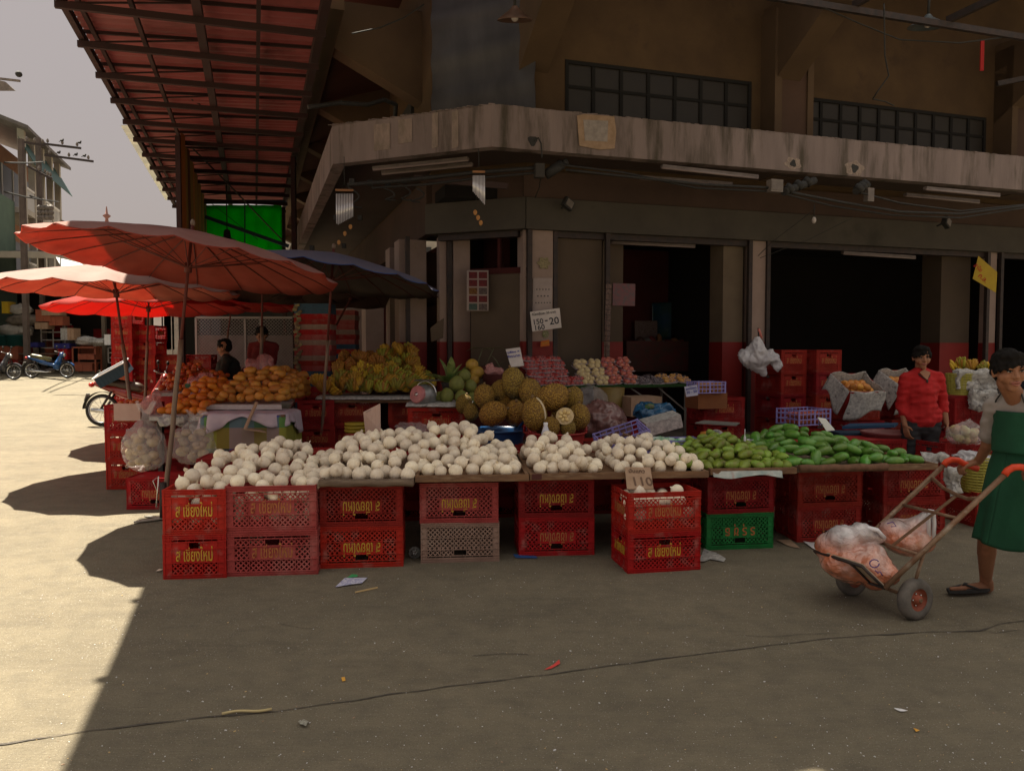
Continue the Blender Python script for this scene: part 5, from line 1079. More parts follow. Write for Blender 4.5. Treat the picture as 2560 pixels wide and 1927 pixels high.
packs('p', 1522, 1600, 2, 6, 'film-wrapped tray of pink apples right of the pears', 'wrapped pink apples', back=.055, step=.055)
packs('g', 1598, 1668, 2, 3, 'film-wrapped tray of dark grapes right of the pink apples', 'wrapped dark grapes', back=.12, step=.022)
packs('y', 1664, 1738, 2, 3, 'film-wrapped tray of small golden fruit at the right end of the table', 'wrapped golden fruit', back=.12, step=.03)
# things under and beside the table
ub = at(1455, 1010, 8.6)
tag(soft('plastic_bag', mt_film, [('e', at(1478, 1000, 9.6), (.2, .15, .17))], vox=.02, disp=lambda co: crumple(.04, 9, 3)(co - at(1478, 1000, 9.6))), 'big greyish plastic bag under the left end of the fruit table', 'plastic bag')
tag(soft('plastic_bag', M('brownish_plastic', (.25, .12, .11), (.16, .08, .07), 6, .3, bump=.5, bsc=14, spec=.8), [('e', at(1505, 1050, 8.5), (.27, .18, .22)), ('e', at(1530, 1075, 8.4), (.2, .16, .14))], vox=.02, disp=lambda co: crumple(.05, 8, 6)(co - at(1505, 1050, 8.5))), 'large dull brownish plastic sack behind the red tub', 'sack')
crate_pile(1470, 1090, 7.9, .2, 2, 'dark red crate half hidden by the brownish sack', 'crates behind the red tub', mt_mred, txt=None)
yb2 = MB(); c = at(1522, 1000, 10.0); yb2.lathe([(0, -.35), (.17, -.35), (.2, .16), (0, .16)], 24, c=c); tag(yb2.build('yellow_drum', M('dull_yellow_drum', (.22, .15, .04), (.17, .11, .03), 5, .5)), 'dull yellow ringed drum under the fruit table', 'drum')
bx_ = MB(); c = at(1600, 1010, 9.9); bx_.box((c.x, c.y, c.z - .02), (.42, .35, .24), TH); tag(bx_.build('brown_carton', mt_card), 'brown carton under the middle of the fruit table', 'box')
crate_pile(1550, 1060, 9.7, TH, 2, 'dark red crate on the ground under the fruit table', 'crates under the fruit table', mt_mred, txt=None)
mt_bb = M('blue_bag_plastic', (.02, .13, .28), (.015, .10, .22), 6, .3, bump=.6, bsc=14, spec=.8, trans=.15)
c = at(1634, 1030, 8.3); bb = tag(soft('blue_bag', mt_bb, [('e', c, (.22, .16, .10)), ('e', c + Vector((-.08, 0, .03)), (.12, .12, .09)), ('e', c + Vector((.1, 0, .02)), (.13, .12, .09))], vox=.014, disp=lambda co: crumple(.05, 10, 8)(co - c)), 'bulging blue plastic bag on the newspaper crate', 'plastic bag')
m = MB(); m.ball(at(1624, 1016, 8.2), (.05, .04, .03), 14, 10, fn=lambda v: 1 + .4 * noise.noise(v * 4)); tag(m.build('green_leaves', M('fresh_green_leaves', (.06, .22, .06), (.15, .1, .08), 40, .6)), 'small tuft of green leaves on the blue bag', 'vegetable')
# lilac crates
def lilac(u, v, y, w_, d_, h_, rot, label, mt=None, ncx=7, name='plastic_basket'):
    m = MB(); t = .008
    for z in (t, h_ * .38, h_ * .7, h_ - t):
        for (c, d) in [((0, -d_ / 2, z), (w_, t, t * 1.3)), ((0, d_ / 2, z), (w_, t, t * 1.3)), ((-w_ / 2, 0, z), (t, d_, t * 1.3)), ((w_ / 2, 0, z), (t, d_, t * 1.3))]: m.box(c, d)
    for i in range(ncx + 1): x = -w_ / 2 + w_ * i / ncx; k = 2.6 if i in (0, ncx, ncx // 2) else 1; m.box((x, -d_ / 2, h_ / 2), (t * k, t * .8, h_)); m.box((x, d_ / 2, h_ / 2), (t * k, t * .8, h_)); m.box((x, 0, t), (t, d_, t))
    for i in range(1, 5): yv = -d_ / 2 + d_ * i / 5; m.box((-w_ / 2, yv, h_ / 2), (t * .8, t, h_)); m.box((w_ / 2, yv, h_ / 2), (t * .8, t, h_)); m.box((0, yv, t), (w_, t, t))
    return tag(m.build(name, mt or mt_purple, None, at(u, v, y), rot), label, 'basket')
lilac(1560, 1116, 6.95, .42, .28, .15, (.25, -.30, .15), 'empty lilac plastic basket tilted behind the jicama')
b2 = lilac(1675, 1127, 6.9, .50, .28, .11, (0, 0, .1), 'lilac plastic basket holding white and green bags')
c = at(1655, 1105, 6.95); tag(soft('plastic_bag', M('white_green_bag', (.7, .72, .7), (.05, .45, .12), 9, .35, bump=.5, bsc=14), [('e', c, (.15, .1, .05)), ('e', c + Vector((.2, 0, -.01)), (.12, .1, .05))], vox=.012, disp=lambda co: crumple(.03, 16, 8)(co - c)), 'crumpled white and green bags in the lilac basket', 'plastic bag')
b3 = lilac(2008, 1060, 8.9, .46, .34, .18, (0, 0, TH + .12), 'lilac basket of reddish fruit on a dark red crate', ncx=8)
RF = MB(); RF.ball((0, 0, 0), .035, 12, 9); RFm = RF.mesh('red_fruit', M('dusky_red_fruit', (.45, .06, .04), (.4, .12, .05), 9, .4)); rs = random.Random(3)
for i in range(36):
    o = link('red_fruit', RFm); o.location = at(2008, 1060, 8.9) + rotz(TH + .12) @ Vector((-.17 + .068 * (i % 6), -.11 + .072 * ((i // 6) % 3), .04 + .068 * (i // 18))); tag(o, 'dusky red round fruit in the lilac basket', 'fruit', 'red fruit in the lilac basket')
nw = thing('newspaper_crate', 'tilted wire crate lined with newspaper under the blue bag', 'crate', at(1655, 1072, 7.9), (.1, -.25, .1))
b_ = MB(); b_.box((0, 0, .06), (.36, .25, .13)); b_.build('newspaper_lining', mt_paper, nw)
# paper, boxes at the column
crate_pile(1790, 1050, 9.9, TH, 2, 'dark red crate left of the beige column', 'crates left of the column', mt_mred, zb=.40)
bx_ = MB(); c = at(1765, 1000, 9.6); bx_.box((c.x, c.y, c.z), (.4, .3, .19), TH); tag(bx_.build('brown_carton', M('orange_brown_carton', (.25, .09, .03), (.2, .07, .025), 4, .8)), 'orange-brown carton below the small basket of yellow fruit', 'box')
b4 = lilac(1765, 982, 9.5, .36, .26, .14, (0, 0, TH), 'small lilac basket of yellow fruit beside the fruit table')
YF = MB(); YF.ball((0, 0, 0), .03, 12, 9); YFm = YF.mesh('yellow_fruit', mt_ye_m)
for i in range(24): o = link('yellow_fruit', YFm); o.location = at(1765, 982, 9.5) + rotz(TH) @ Vector((-.13 + .052 * (i % 6), -.09 + .06 * ((i // 6) % 2), .04 + .055 * (i // 12))); tag(o, 'yellow round fruit in the small lilac basket', 'fruit', 'yellow fruit in the small basket')
bx_ = MB(); bx_.poly([at(1738, 1056, 8.6), at(1840, 1062, 8.6), at(1850, 1056, 9.1), at(1760, 1050, 9.1)], .012); tag(bx_.build('cutting_board', M('grey_board', (.2, .19, .17))), 'grey flat board behind the silver scale dish', 'board')
sd_ = thing('scale_dish', 'round silver scale dish tipped up beside an orange base', 'scale', at(1792, 1098, 6.95))
b_ = MB(); Rt = Matrix.Rotation(.25, 3, 'Z') @ Matrix.Rotation(1.2, 3, 'X'); b_.lathe([(0, .0), (.075, .003), (.084, .012), (.086, .012), (.078, -.004), (0, -.008)], 32, r=Rt); b_.build('dish', M('brushed_silver', (.55, .53, .55), (.4, .38, .4), 30, .3, metal=.7), sd_)
b_ = MB(); b_.lathe([(0, -.09), (.075, -.09), (.07, 0), (.05, .06), (0, .07)], 24, c=(-.085, .03, 0)); b_.build('scale_body', M('orange_painted_metal', (.45, .17, .03)), sd_)
tag(soft('white_cloth_bags', mt_bag, [('e', at(1895, 1112, 6.9), (.16, .1, .02)), ('e', at(1940, 1098, 7.0), (.14, .1, .02)), ('c', at(1865, 1105, 6.8), at(1960, 1092, 7.0), .015, .02)], vox=.010, disp=lambda co: crumple(.03, 18, 8)(co - at(1900, 1108, 6.9))), 'flattened white plastic bags between the two mango heaps', 'plastic bag')
b_ = MB(); b_.lathe([(.012, 0), (.010, .03), (.003, .05), (.003, .10), (0, .10)], 10, c=at(1862, 1102, 6.7)); tag(b_.build('candle', mt_white), 'thin white candle-like stick standing behind the mangoes', 'stick')
# crates right of the column
GR = 'crates stacked beside the white column'
for (u, k0) in [(1950, 0), (2035, 1)]:
    for k in range(4):
        if k == 3 and False: continue
        c = at(u, 1000, 11.0); crate((c.x, 11.0 + .04 * k, .385 + k * CH), TH, mt_mred, 'dull red crate in the block stacked beside the white column', GR, False, 1.0 if k != 3 else .97, THAI, mt_goldf, short=False) if False else crate((c.x, 11.0, .385 + k * CH), TH + pi / 2, mt_mred, 'dull red crate in the block stacked beside the white column', GR, False, 1.0, THAI, mt_goldf, True)
crate_pile(2000, 1080, 9.0, TH, 2, 'dark red crate under the lilac basket of red fruit', 'crates under the lilac basket', mt_mred, txt=None, zb=gz(9))
# ================================================================ canopy fittings
def chime(name, label, u, vtop, vb, y, n_, du, drops):
    z0 = at(u, vb, y); o = thing(name, label, 'wind chime', z0)
    s = MB(); tp = Vector((0, 0, at(u, vtop, y).z - z0.z)); s.tube([tp, (0, 0, .06)], .004, 5); s.tube([(0, 0, .06), (-.08, 0, 0)], .002, 4); s.tube([(0, 0, .06), (.08, 0, 0)], .002, 4); s.build('string', mt_blk, o)
    w_ = at(u + du / 2, vb, y).x - at(u - du / 2, vb, y).x; b_ = MB(); b_.box((0, 0, 0), (w_ * 1.1, .03, .022), .1); b_.build('wooden_bar', M('orange_wood', (.3, .14, .06)), o)
    for i in range(n_):
        x = -w_ / 2 + w_ * i / (n_ - 1); L_ = drops[0] + drops[1] * (i / (n_ - 1) if drops[2] > 0 else 1 - abs(i / (n_ - 1) - .1)); c = MB(); c.tube([(x, 0, -.04), (x, 0, -.04 - L_)], .0065, 7); c.build('chime_tube', M('polished_tube', (.85, .85, .9), rough=.18, metal=.4), o)
    for i in range(3):
        a = at(*drops[3][i], y) - z0; c = MB(); c.ball(a, (.022, .006, .036), 10, 8, fn=lambda v: 1 - .35 * max(0, v.z)); c.build('wooden_drop', M('amber_wood_drop', (.42, .2, .06)), o)
        if i == 0: c = MB(); c.tube([(0, 0, -.05), a], .0015, 4); c.build('string', mt_blk, o)
chime('wind_chime', 'wind chime with silvery tubes hanging at the left end of the canopy', 861, 392, 476, 9.4, 11, 40, (.26, .10, -1, [(876, 566), (862, 583), (847, 605)]))
chime('wind_chime', 'wind chime with silvery tubes and amber drops hanging near the canopy corner', 1197, 372, 430, 8.9, 9, 28, (.18, .14, 1, [(1188, 530), (1195, 543), (1202, 556)]))
def tube_light(name, label, u0, v0, u1, v1, y0, y1, mt=None, n_=1):
    a = at(u0, v0, y0); b_ = at(u1, v1, y1); c = (a + b_) / 2; o = thing(name, label, 'fluorescent light', c); d = (b_ - a) / 2
    f = MB(); f.bar(-d + Vector((0, .03, .025)), d + Vector((0, .03, .025)), .07, .035); f.build('fixture', M('dim_fixture', (.16, .13, .12), (.1, .08, .07), 6, .5), o)
    t = MB(); t.tube([-d, d], .014, 8); t.build('tube', M('unlit_tube', (.22, .17, .16), rough=.35), o); return o
tube_light('tube_light', 'unlit fluorescent tube under the angled canopy end', 933, 425, 1170, 401, 9.9, 9.5)
tube_light('tube_light', 'second, dimmer unlit tube just below the one at the canopy corner', 955, 436, 1180, 414, 10.1, 9.7)
tube_light('tube_light', 'unlit fluorescent tube under the middle of the canopy', 1655, 420, 1895, 446, 9.6, 9.95)
tube_light('tube_light', 'dimmer unlit tube behind the middle canopy tube', 1600, 447, 1830, 464, 10.0, 10.3)
tube_light('tube_light', 'unlit fluorescent tube under the right end of the canopy', 2315, 474, 2499, 491, 10.8, 11.1)
tube_light('tube_light', 'dimmer unlit tube behind the right-hand canopy tube', 2265, 490, 2448, 507, 11.2, 11.5)
tube_light('tube_light', 'unlit tube inside the shop left of the beige column', 1528, 608, 1737, 618, 11.2, 11.5)
tube_light('tube_light', 'unlit tube inside the dark shop on the right', 2108, 635, 2288, 646, 12.2, 12.5)
def cable(label, px, ys, r=.012, group='cables under the canopy', sag=0):
    pts = []; n_ = len(px)
    for i in range(n_ - 1):
        for k in range(5):
            t = k / 5; u = px[i][0] * (1 - t) + px[i + 1][0] * t; v = px[i][1] * (1 - t) + px[i + 1][1] * t; y = ys[0] + (ys[1] - ys[0]) * ((i + t) / (n_ - 1)); pts.append(at(u, v + sag * 4 * t * (1 - t), y))
    pts.append(at(*px[-1], ys[1])); c = MB(); c.tube(pts, r * 1.5, 6); return tag(c.build('cable', mt_blk), label, 'cable', group)
cable('thick black cable bundle running left of the canopy junction box', [(870, 462), (1000, 452), (1180, 432), (1340, 420)], (9.9, 9.4), .016)
cable('thin black cable below the bundle at the canopy corner', [(930, 470), (1060, 462), (1200, 445), (1345, 432)], (9.9, 9.4), .010)
cable('upper black cable between the junction boxes', [(1415, 425), (1600, 445), (1760, 462), (1930, 470)], (9.4, 9.8), .011)
cable('middle black cable between the junction boxes', [(1400, 412), (1560, 432), (1740, 470), (1915, 478)], (9.4, 9.8), .009)
cable('long black cable sagging towards the right edge', [(1960, 478), (2100, 505), (2250, 530), (2400, 535), (2560, 515)], (9.8, 11.2), .011)
cable('lower sagging black cable towards the right edge', [(1960, 485), (2080, 515), (2230, 538), (2400, 545), (2560, 520)], (9.8, 11.2), .008)
cable('upper sagging black cable towards the right edge', [(2150, 482), (2250, 508), (2400, 528), (2560, 512)], (10.2, 11.2), .008)
cable('thin wire dropping from the junction box to the grey band', [(1352, 445), (1348, 470), (1338, 495)], (9.5, 10.2), .004)
cable('reddish wire hanging out of the round hole in the fascia', [(1335, 352), (1346, 345), (1353, 360), (1355, 395)], (8.98, 8.98), .006)
for k, (a, b_) in enumerate([((1040, 470), (1050, 505)), ((960, 470), (990, 500)), ((1000, 462), (1030, 500)), ((870, 468), (905, 520))]):
    c = MB(); p0 = at(*a, 9.8); p1 = at(*b_, 9.9); c.tube([p0 + (p1 - p0) * t + Vector((.09 * sin(t * 6.3), 0, -.05 * sin(t * 3.1))) for t in [i / 12 for i in range(13)]], .010, 6); tag(c.build('cable', mt_blk), 'looped black cable tangle under the angled canopy end', 'cable', 'looped cables under the angled end')
for k, (u0, v0, u1, v1) in enumerate([(880, 455, 880, 475), (925, 458, 925, 478), (970, 460, 970, 480), (1010, 452, 1010, 470), (840, 545, 840, 560), (900, 545, 900, 562), (780, 620, 780, 632), (860, 615, 860, 630)]):
    c = MB(); p = at(u0, v0, 9.9 + k * .1 if k < 4 else 11 + (k - 4) * .4); c.box(p, (.06, .06, .07)); tag(c.build('cable_insulator', mt_blk), 'small black cable insulator under the angled canopy end', 'insulator', 'black cable insulators')
def box_thing(name, label, cat, u, v, y, d, mt, r=0, tl=0):
    c = MB(); c.box((0, 0, 0), d, Matrix.Rotation(r, 3, 'Z') @ Matrix.Rotation(tl, 3, 'X')); c.box((0, -d[1] / 2 - .004, 0), (d[0] * .7, .006, d[2] * .7), Matrix.Rotation(r, 3, 'Z') @ Matrix.Rotation(tl, 3, 'X')); return tag(c.build(name, mt, None, at(u, v, y)), label, cat)
mt_gbx = M('grey_utility_box', (.20, .17, .15), (.13, .11, .10), 9, .6)
box_thing('junction_box', 'dark junction box hanging at the canopy corner', 'junction box', 1348, 428, 9.4, (.11, .10, .16), M('dark_box', (.04, .035, .03)), .2)
b_ = MB(); p = at(1385, 425, 9.45); b_.tube([p + Vector((-.10, 0, -.06)), p + Vector((.10, 0, .07))], .06, 10); b_.tube([p + Vector((.10, 0, .07)), p + Vector((.16, 0, .10))], .04, 10); tag(b_.build('cable_joint', mt_blk), 'black cable joint canister beside the corner junction box', 'canister')
b_ = MB(); b_.bar(at(1035, 445, 9.8), at(1270, 466, 9.5), .03, .07); tag(b_.build('dark_bar', M('dark_brown_bar', (.04, .02, .015))), 'dark wooden bar hanging under the canopy beside the wind chime', 'bar')
box_thing('junction_box', 'grey junction box under the middle of the canopy', 'junction box', 1937, 466, 9.8, (.17, .10, .15), mt_gbx, TH)
box_thing('junction_box', 'small pale junction box under the canopy between two holes', 'junction box', 2172, 488, 10.3, (.10, .08, .17), mt_gbx, TH)
for (u0, v0, u1, v1, y0, y1) in [(1960, 480, 2035, 452, 9.8, 10.3), (2140, 478, 2165, 462, 10.2, 10.4)]:
    b_ = MB(); b_.tube([at(u0, v0, y0), at(u1, v1, y1)], .05, 8)
    for t in (.1, .4, .7): p = at(u0, v0, y0).lerp(at(u1, v1, y1), t); b_.tube([p, p + Vector((.05, 0, .05))], .065, 8)
    tag(b_.build('cable_rack', mt_blk), 'black insulator rack carrying cables under the canopy', 'cable rack', 'insulator racks under the canopy')
for (u, v, y, lab) in [(1420, 510, 10.45, 'small dark floodlight on the grey band near the corner'), (2366, 556, 11.9, 'small dark floodlight on the grey band at the right')]:
    o = thing('floodlight', lab, 'floodlight', at(u, v, y), .6); b_ = MB(); b_.box((0, 0, 0), (.15, .07, .13), Matrix.Rotation(.5, 3, 'Y')); b_.build('lamp_body', mt_blk, o); b_ = MB(); b_.box((0, -.04, 0), (.11, .01, .09), Matrix.Rotation(.5, 3, 'Y')); b_.build('lamp_glass', mt_gbx, o); b_ = MB(); b_.bar((0, .03, 0), (0, .14, -.04), .02); b_.build('bracket', mt_blk, o)
b_ = thing('light_bulb', 'bare bulb on a thin wire in front of the grey band', 'bulb', at(2035, 545, 10.6)); m = MB(); m.tube([(0, 0, 0), (0, 0, .18)], .006, 6); m.build('wire', mt_blk, b_); m = MB(); m.ball((0, 0, -.03), (.03, .03, .045), 12, 8); m.build('glass_bulb', M('dusty_bulb', (.45, .4, .38), rough=.2), b_)
def bell_lamp(name, label, u, v, y, r, ta, mt):
    o = thing(name, label, 'lamp', at(u, v, y), 0); o.rotation_euler = (ta, 0, 0); m = MB(); m.lathe([(.03, .16), (.06, .12), (r * .6, .07), (r * .95, .015), (r, 0), (r * .97, .002), (r * .5, .05), (0, .07)], 30); m.build('lamp_shade', mt, o); m = MB(); m.tube([(0, 0, .14), (0, .03, .5)], .018, 8); m.build('stem', mt_blk, o); m = MB(); m.ball((0, 0, .03), .045, 12, 8); m.build('bulb', M('dusty_bulb', (.45, .4, .38), rough=.2), o)
bell_lamp('bell_lamp', 'large dusty bell lamp in front of the grey corner sheet', 1287, 52, 9.7, .215, .25, M('rusty_lamp_shade', (.13, .07, .05), (.08, .045, .03), 9, .5))
bell_lamp('bell_lamp', 'blue-grey bell lamp at the top right under the dark struts', 2318, 68, 11.0, .25, .15, M('blue_grey_lamp_shade', (.11, .13, .14), (.07, .08, .09), 5, .35))
cable('thin wire drooping down the ochre wall at the right', [(2210, 10), (2212, 140), (2222, 190), (2190, 235), (2182, 248), (2215, 255), (2235, 265)], (10.4, 10.9), .006, 'wires on the ochre wall')
cable('thin wires crossing the top right corner of the wall', [(2060, 20), (2150, 60), (2250, 100), (2400, 108), (2545, 90)], (10.2, 11.5), .006, 'wires on the ochre wall')
cable('thin wire across the orange balcony soffit', [(880, 85), (950, 70), (1010, 45), (1060, 12)], (9.6, 9.8), .006, 'wires on the balcony')
cable('thick black cable along the street side balcony', [(770, 268), (850, 258), (920, 262), (960, 250), (990, 262), (988, 290)], (10.5, 11.5), .02, 'wires on the balcony')
cable('thin stay wire from the lintel to the white column', [(2040, 520), (1990, 560), (1930, 605), (1895, 640)], (10.6, 11.0), .003, 'stay wires at the white column')
cable('thin stay wire from the lintel to the white column', [(2130, 545), (2020, 600), (1900, 645)], (10.8, 11.0), .003, 'stay wires at the white column')
cable('thin diagonal wire from the green tarpaulin to the corner building', [(460, 350), (580, 470), (705, 600)], (16, 20), .012, 'wires under the red awning')
cable('drooping dark wire under the red awning sheet', [(430, 195), (480, 250), (550, 290), (600, 305)], (12.5, 15), .010, 'wires under the red awning')
rd = MB(); rd.box(at(2455, 140, 11.4), (.05, .02, .42)); tag(rd.build('red_ribbon', M('red_cloth_ribbon', (.35, .01, .01))), 'red ribbon hanging at the upper right wall', 'ribbon')
pl_ = thing('pendant_lamp', 'dark pendant lamp hanging in front of the green tarpaulin', 'lamp', at(568, 600, 17)); m = MB(); m.lathe([(.03, .22), (.06, .2), (.08, .05), (.19, 0), (.17, .005), (0, .04)], 20); m.build('lamp_shade', mt_blk, pl_); m = MB(); m.tube([(0, 0, .2), (0, 0, 1.15)], .012, 6); m.build('wire', mt_blk, pl_)
# ---------------------------------------------------------------- signs and posters
def plane_basis(pts):
    p = [Vector(x) for x in pts]; ex = (p[1] - p[0]).normalized(); n_ = ex.cross(p[3] - p[0]).normalized(); ez = n_.cross(ex); return p[0], ex, ez, n_
def sign(name, label, px, ys, mt, texts, cat='price sign', th=.008, border=None):
    """px: top left, top right, bottom right, bottom left in the photograph; ys: their depths; texts: (string, u, v of the centre, size, ink, width)"""
    P4 = [at(u, v, y) for (u, v), y in zip(px, ys)]; o = thing(name, label, cat, P4[3]); base = P4[3]
    m = MB(); m.poly([p - base for p in (P4[0], P4[3], P4[2], P4[1])], th); m.build('card', mt, o)
    W_ = (P4[1] - P4[0]).length; H_ = (P4[3] - P4[0]).length; ex = (P4[1] - P4[0]).normalized(); dn = (P4[3] - P4[0]); nn = dn.cross(ex).normalized(); 
    if nn.y > 0: nn = -nn
    ez = -(ex.cross(nn)); 
    if ez.z < 0: ez = -ez
    Rm = Matrix((ex, ez, ex.cross(ez))).transposed(); 
    for (s, fx, fy, size, ink, wid, *rt) in texts:
        me = text_mesh(s, size).copy(); me.materials.append(ink); t = link('lettering', me, o); t.location = (P4[0] - base) + ex * W_ * fx - ez * H_ * fy + nn * .003
        Rr = Rm @ Matrix.Rotation(rt[0] if rt else 0, 3, 'Z'); t.rotation_euler = Rr.to_euler()
        xs = [v.co.x for v in me.vertices]; w = (max(xs) - min(xs)) if xs else 1; k = wid * W_ / w; t.scale = (k, k if not (len(rt) > 1) else k * rt[1], 1)
    return o
mt_wsign = M('white_board', (.60, .55, .52), (.52, .47, .45), 6, .6)
sign('price_sign', 'white price board reading 150, 160 and 20 on the corner column', [(1325, 780), (1399, 770), (1404, 819), (1331, 829)], [10.28] * 4, mt_wsign, [('150', .22, .55, .07, mt_ink, .32), ('160', .24, .85, .07, mt_ink, .32), ('20', .76, .62, .10, mt_ink, .32), ('กิโลกรัมละ 35 บาท', .45, .16, .03, mt_ink, .8), ('-', .5, .5, .04, mt_ink, .1)])
sign('price_sign', 'small white board with blue marker writing standing behind the jackfruit', [(1264, 873), (1300, 868), (1310, 914), (1277, 917)], [8.5, 8.5, 8.3, 8.3], mt_wsign, [('ทุเรียน =', .48, .22, .05, mt_bink, .85), ('ขีด/บาท', .5, .45, .05, mt_bink, .85)])
b_ = MB(); b_.bar(at(1292, 916, 8.4), at(1292, 985, 8.4), .015); tag(b_.build('sign_stick', mt_wood), 'thin stick holding up the small board behind the jackfruit', 'stick')
sign('price_sign', 'white card with small writing on the right corner of the fruit table', [(1711, 967), (1743, 962), (1745, 988), (1716, 992)], [9.15] * 4, M('lilac_white_card', (.55, .55, .68)), [('ผลไม้สด', .5, .25, .04, mt_bink, .8), ('20 - 50', .5, .6, .04, mt_bink, .8)])
sign('cardboard_sign', 'blank-looking pinkish cardboard stuck in the tall jicama heap', [(908, 1030), (949, 1009), (950, 1078), (914, 1088)], [6.75, 6.65, 6.6, 6.75], M('pinkish_cardboard', (.52, .37, .31), (.45, .31, .26), 5, .85, stretch=(9, 9, .8)), [('7', .3, .35, .08, M('faded_pencil', (.32, .22, .2)), .35)], 'cardboard sign')
sign('cardboard_sign', 'cardboard card reading 110 propped in the open red crate', [(1562, 1167), (1626, 1168), (1634, 1222), (1568, 1222)], [5.72, 5.75, 5.60, 5.57], mt_card, [('110', .52, .68, .10, M('brown_pencil_ink', (.14, .08, .05)), .72), ('มันแกว', .42, .2, .05, M('brown_pencil_ink', (.14, .08, .05)), .62)], 'cardboard sign')
sign('price_sign', 'white card reading 25 stuck in the deep green mangoes', [(2044, 1043), (2064, 1046), (2088, 1075), (2067, 1078)], [6.7] * 4, M('bright_white_card', (.8, .8, .8)), [('25', .5, .5, .09, mt_ink, .7, -.0)], 'price sign')
sign('yellow_sign', 'yellow diamond-hung sign with red Thai lettering at the right column', [(2446, 640), (2493, 680), (2490, 732), (2432, 697)], [12.6] * 4, M('yellow_signboard', (.52, .36, .02), (.45, .3, .02), 3, .6), [('ลำไย', .3, .4, .12, mt_rink, .38), ('ก.ล.', .72, .6, .1, mt_rink, .4)], 'sign')
# poster of fruit pictures
po = thing('fruit_poster', 'poster with ten small fruit pictures on the beige door', 'poster', at(1167, 776, 10.88)); b0 = po.location
m = MB(); P_ = [at(1167, 676, 10.88), at(1221, 676, 10.80), at(1221, 777, 10.80), at(1167, 777, 10.88)]; m.poly([p - b0 for p in (P_[0], P_[3], P_[2], P_[1])], .004); m.build('sheet', M('poster_paper', (.30, .24, .22)), po)
pc = [M('poster_red', (.14, .01, .012), (.07, .008, .01), 40), M('poster_orange', (.18, .09, .01), (.08, .02, .01), 40), M('poster_dark', (.06, .03, .04), (.12, .1, .08), 40), M('poster_teal', (.03, .06, .06), (.06, .09, .07), 40)]
for j in range(5):
    for i in range(2):
        a = P_[0].lerp(P_[1], .10 + i * .46); b_ = P_[0].lerp(P_[1], .48 + i * .46); dz = (P_[0].z - P_[3].z); m = MB(); z0 = dz * (.04 + j * .195); z1 = dz * (.20 + j * .195); off = Vector((0, -.008, 0)); m.poly([a - Vector((0, 0, z0)) - b0 + off, a - Vector((0, 0, z1)) - b0 + off, b_ - Vector((0, 0, z1)) - b0 + off, b_ - Vector((0, 0, z0)) - b0 + off], .003); m.build('picture', pc[[0, 0, 0, 0, 1, 2, 0, 0, 3, 2][j * 2 + i]], po)
pposter('poster', 'faded poster with red fruit on the beige shop column', [(1532, 708), (1588, 710), (1587, 765), (1531, 764)], 10.33, M('foil_poster', (.12, .09, .10), (.22, .07, .08), 22, .5))
pposter('poster', 'red framed calendar on the dark red wall of the shop', [(1756, 645), (1804, 646), (1803, 730), (1753, 728)], 12.35, M('dark_red_calendar', (.13, .012, .01), (.05, .006, .006), 10, .6), 'calendar')
pposter('poster', 'white lower sheet of the calendar on the dark red wall', [(1753, 729), (1803, 731), (1802, 751), (1753, 748)], 12.34, M('dim_white', (.22, .17, .18)), 'calendar')
m = MB(); m.grid(lambda a, b_: at_t(1630 + 172 * a, 758 + 92 * b_ - 3 * sin(a * 3), 12.3) + BX * .02 * sin(a * 14), 40, 10, both=.004)
tag(m.build('landscape_banner', M('landscape_print', (.012, .045, .085), (.02, .05, .025), 2.2, .35, c3=(.07, .09, .10), s3=3, t3=(.6, .75))), 'big dim landscape banner of sky and trees inside the shop', 'banner')
pposter('poster', 'tinsel picture frame beside the landscape banner', [(1587, 802), (1643, 802), (1643, 860), (1587, 858)], 12.2, M('glitter_frame', (.10, .06, .05), (.2, .15, .13), 60, .3))
m = MB(); m.box(at_t(1680, 890, 12.0), (2.0, .6, .5), TH); tag(m.build('shop_counter', M('dark_counter', (.10, .02, .015), (.06, .03, .02), 8, .6)), 'cluttered dark red counter inside the shop', 'counter')
rs = random.Random(12)
for i in range(22):
    u = 1600 + i * 9.5; m = MB(); c = at_t(u, 862 - rs.uniform(0, 14), 11.9); m.ball(c, (rs.uniform(.05, .1), .07, rs.uniform(.05, .11)), 10, 8, fn=lambda v: 1 + .2 * noise.noise(v * 3)); tag(m.build('packaged_goods', M('goods_%s' % ['brown', 'amber', 'grey', 'red'][i % 4], [(.06, .03, .02), (.16, .07, .02), (.12, .11, .10), (.13, .02, .015)][i % 4])), 'small dim package among the clutter on the shop counter', 'package', 'packages on the shop counter')
m = MB(); m.tube([at(1520, 705, 10.75), at(1514, 900, 10.6)], .006, 5)
for k in range(14): m.box(at(1522 - k * .4, 716 + k * 13, 10.7), (.075, .01, .06))
tag(m.build('photo_strip', M('dark_photo_strip', (.06, .03, .025), (.15, .09, .07), 40, .4)), 'narrow vertical strip of small pictures beside the shop opening', 'picture strip')
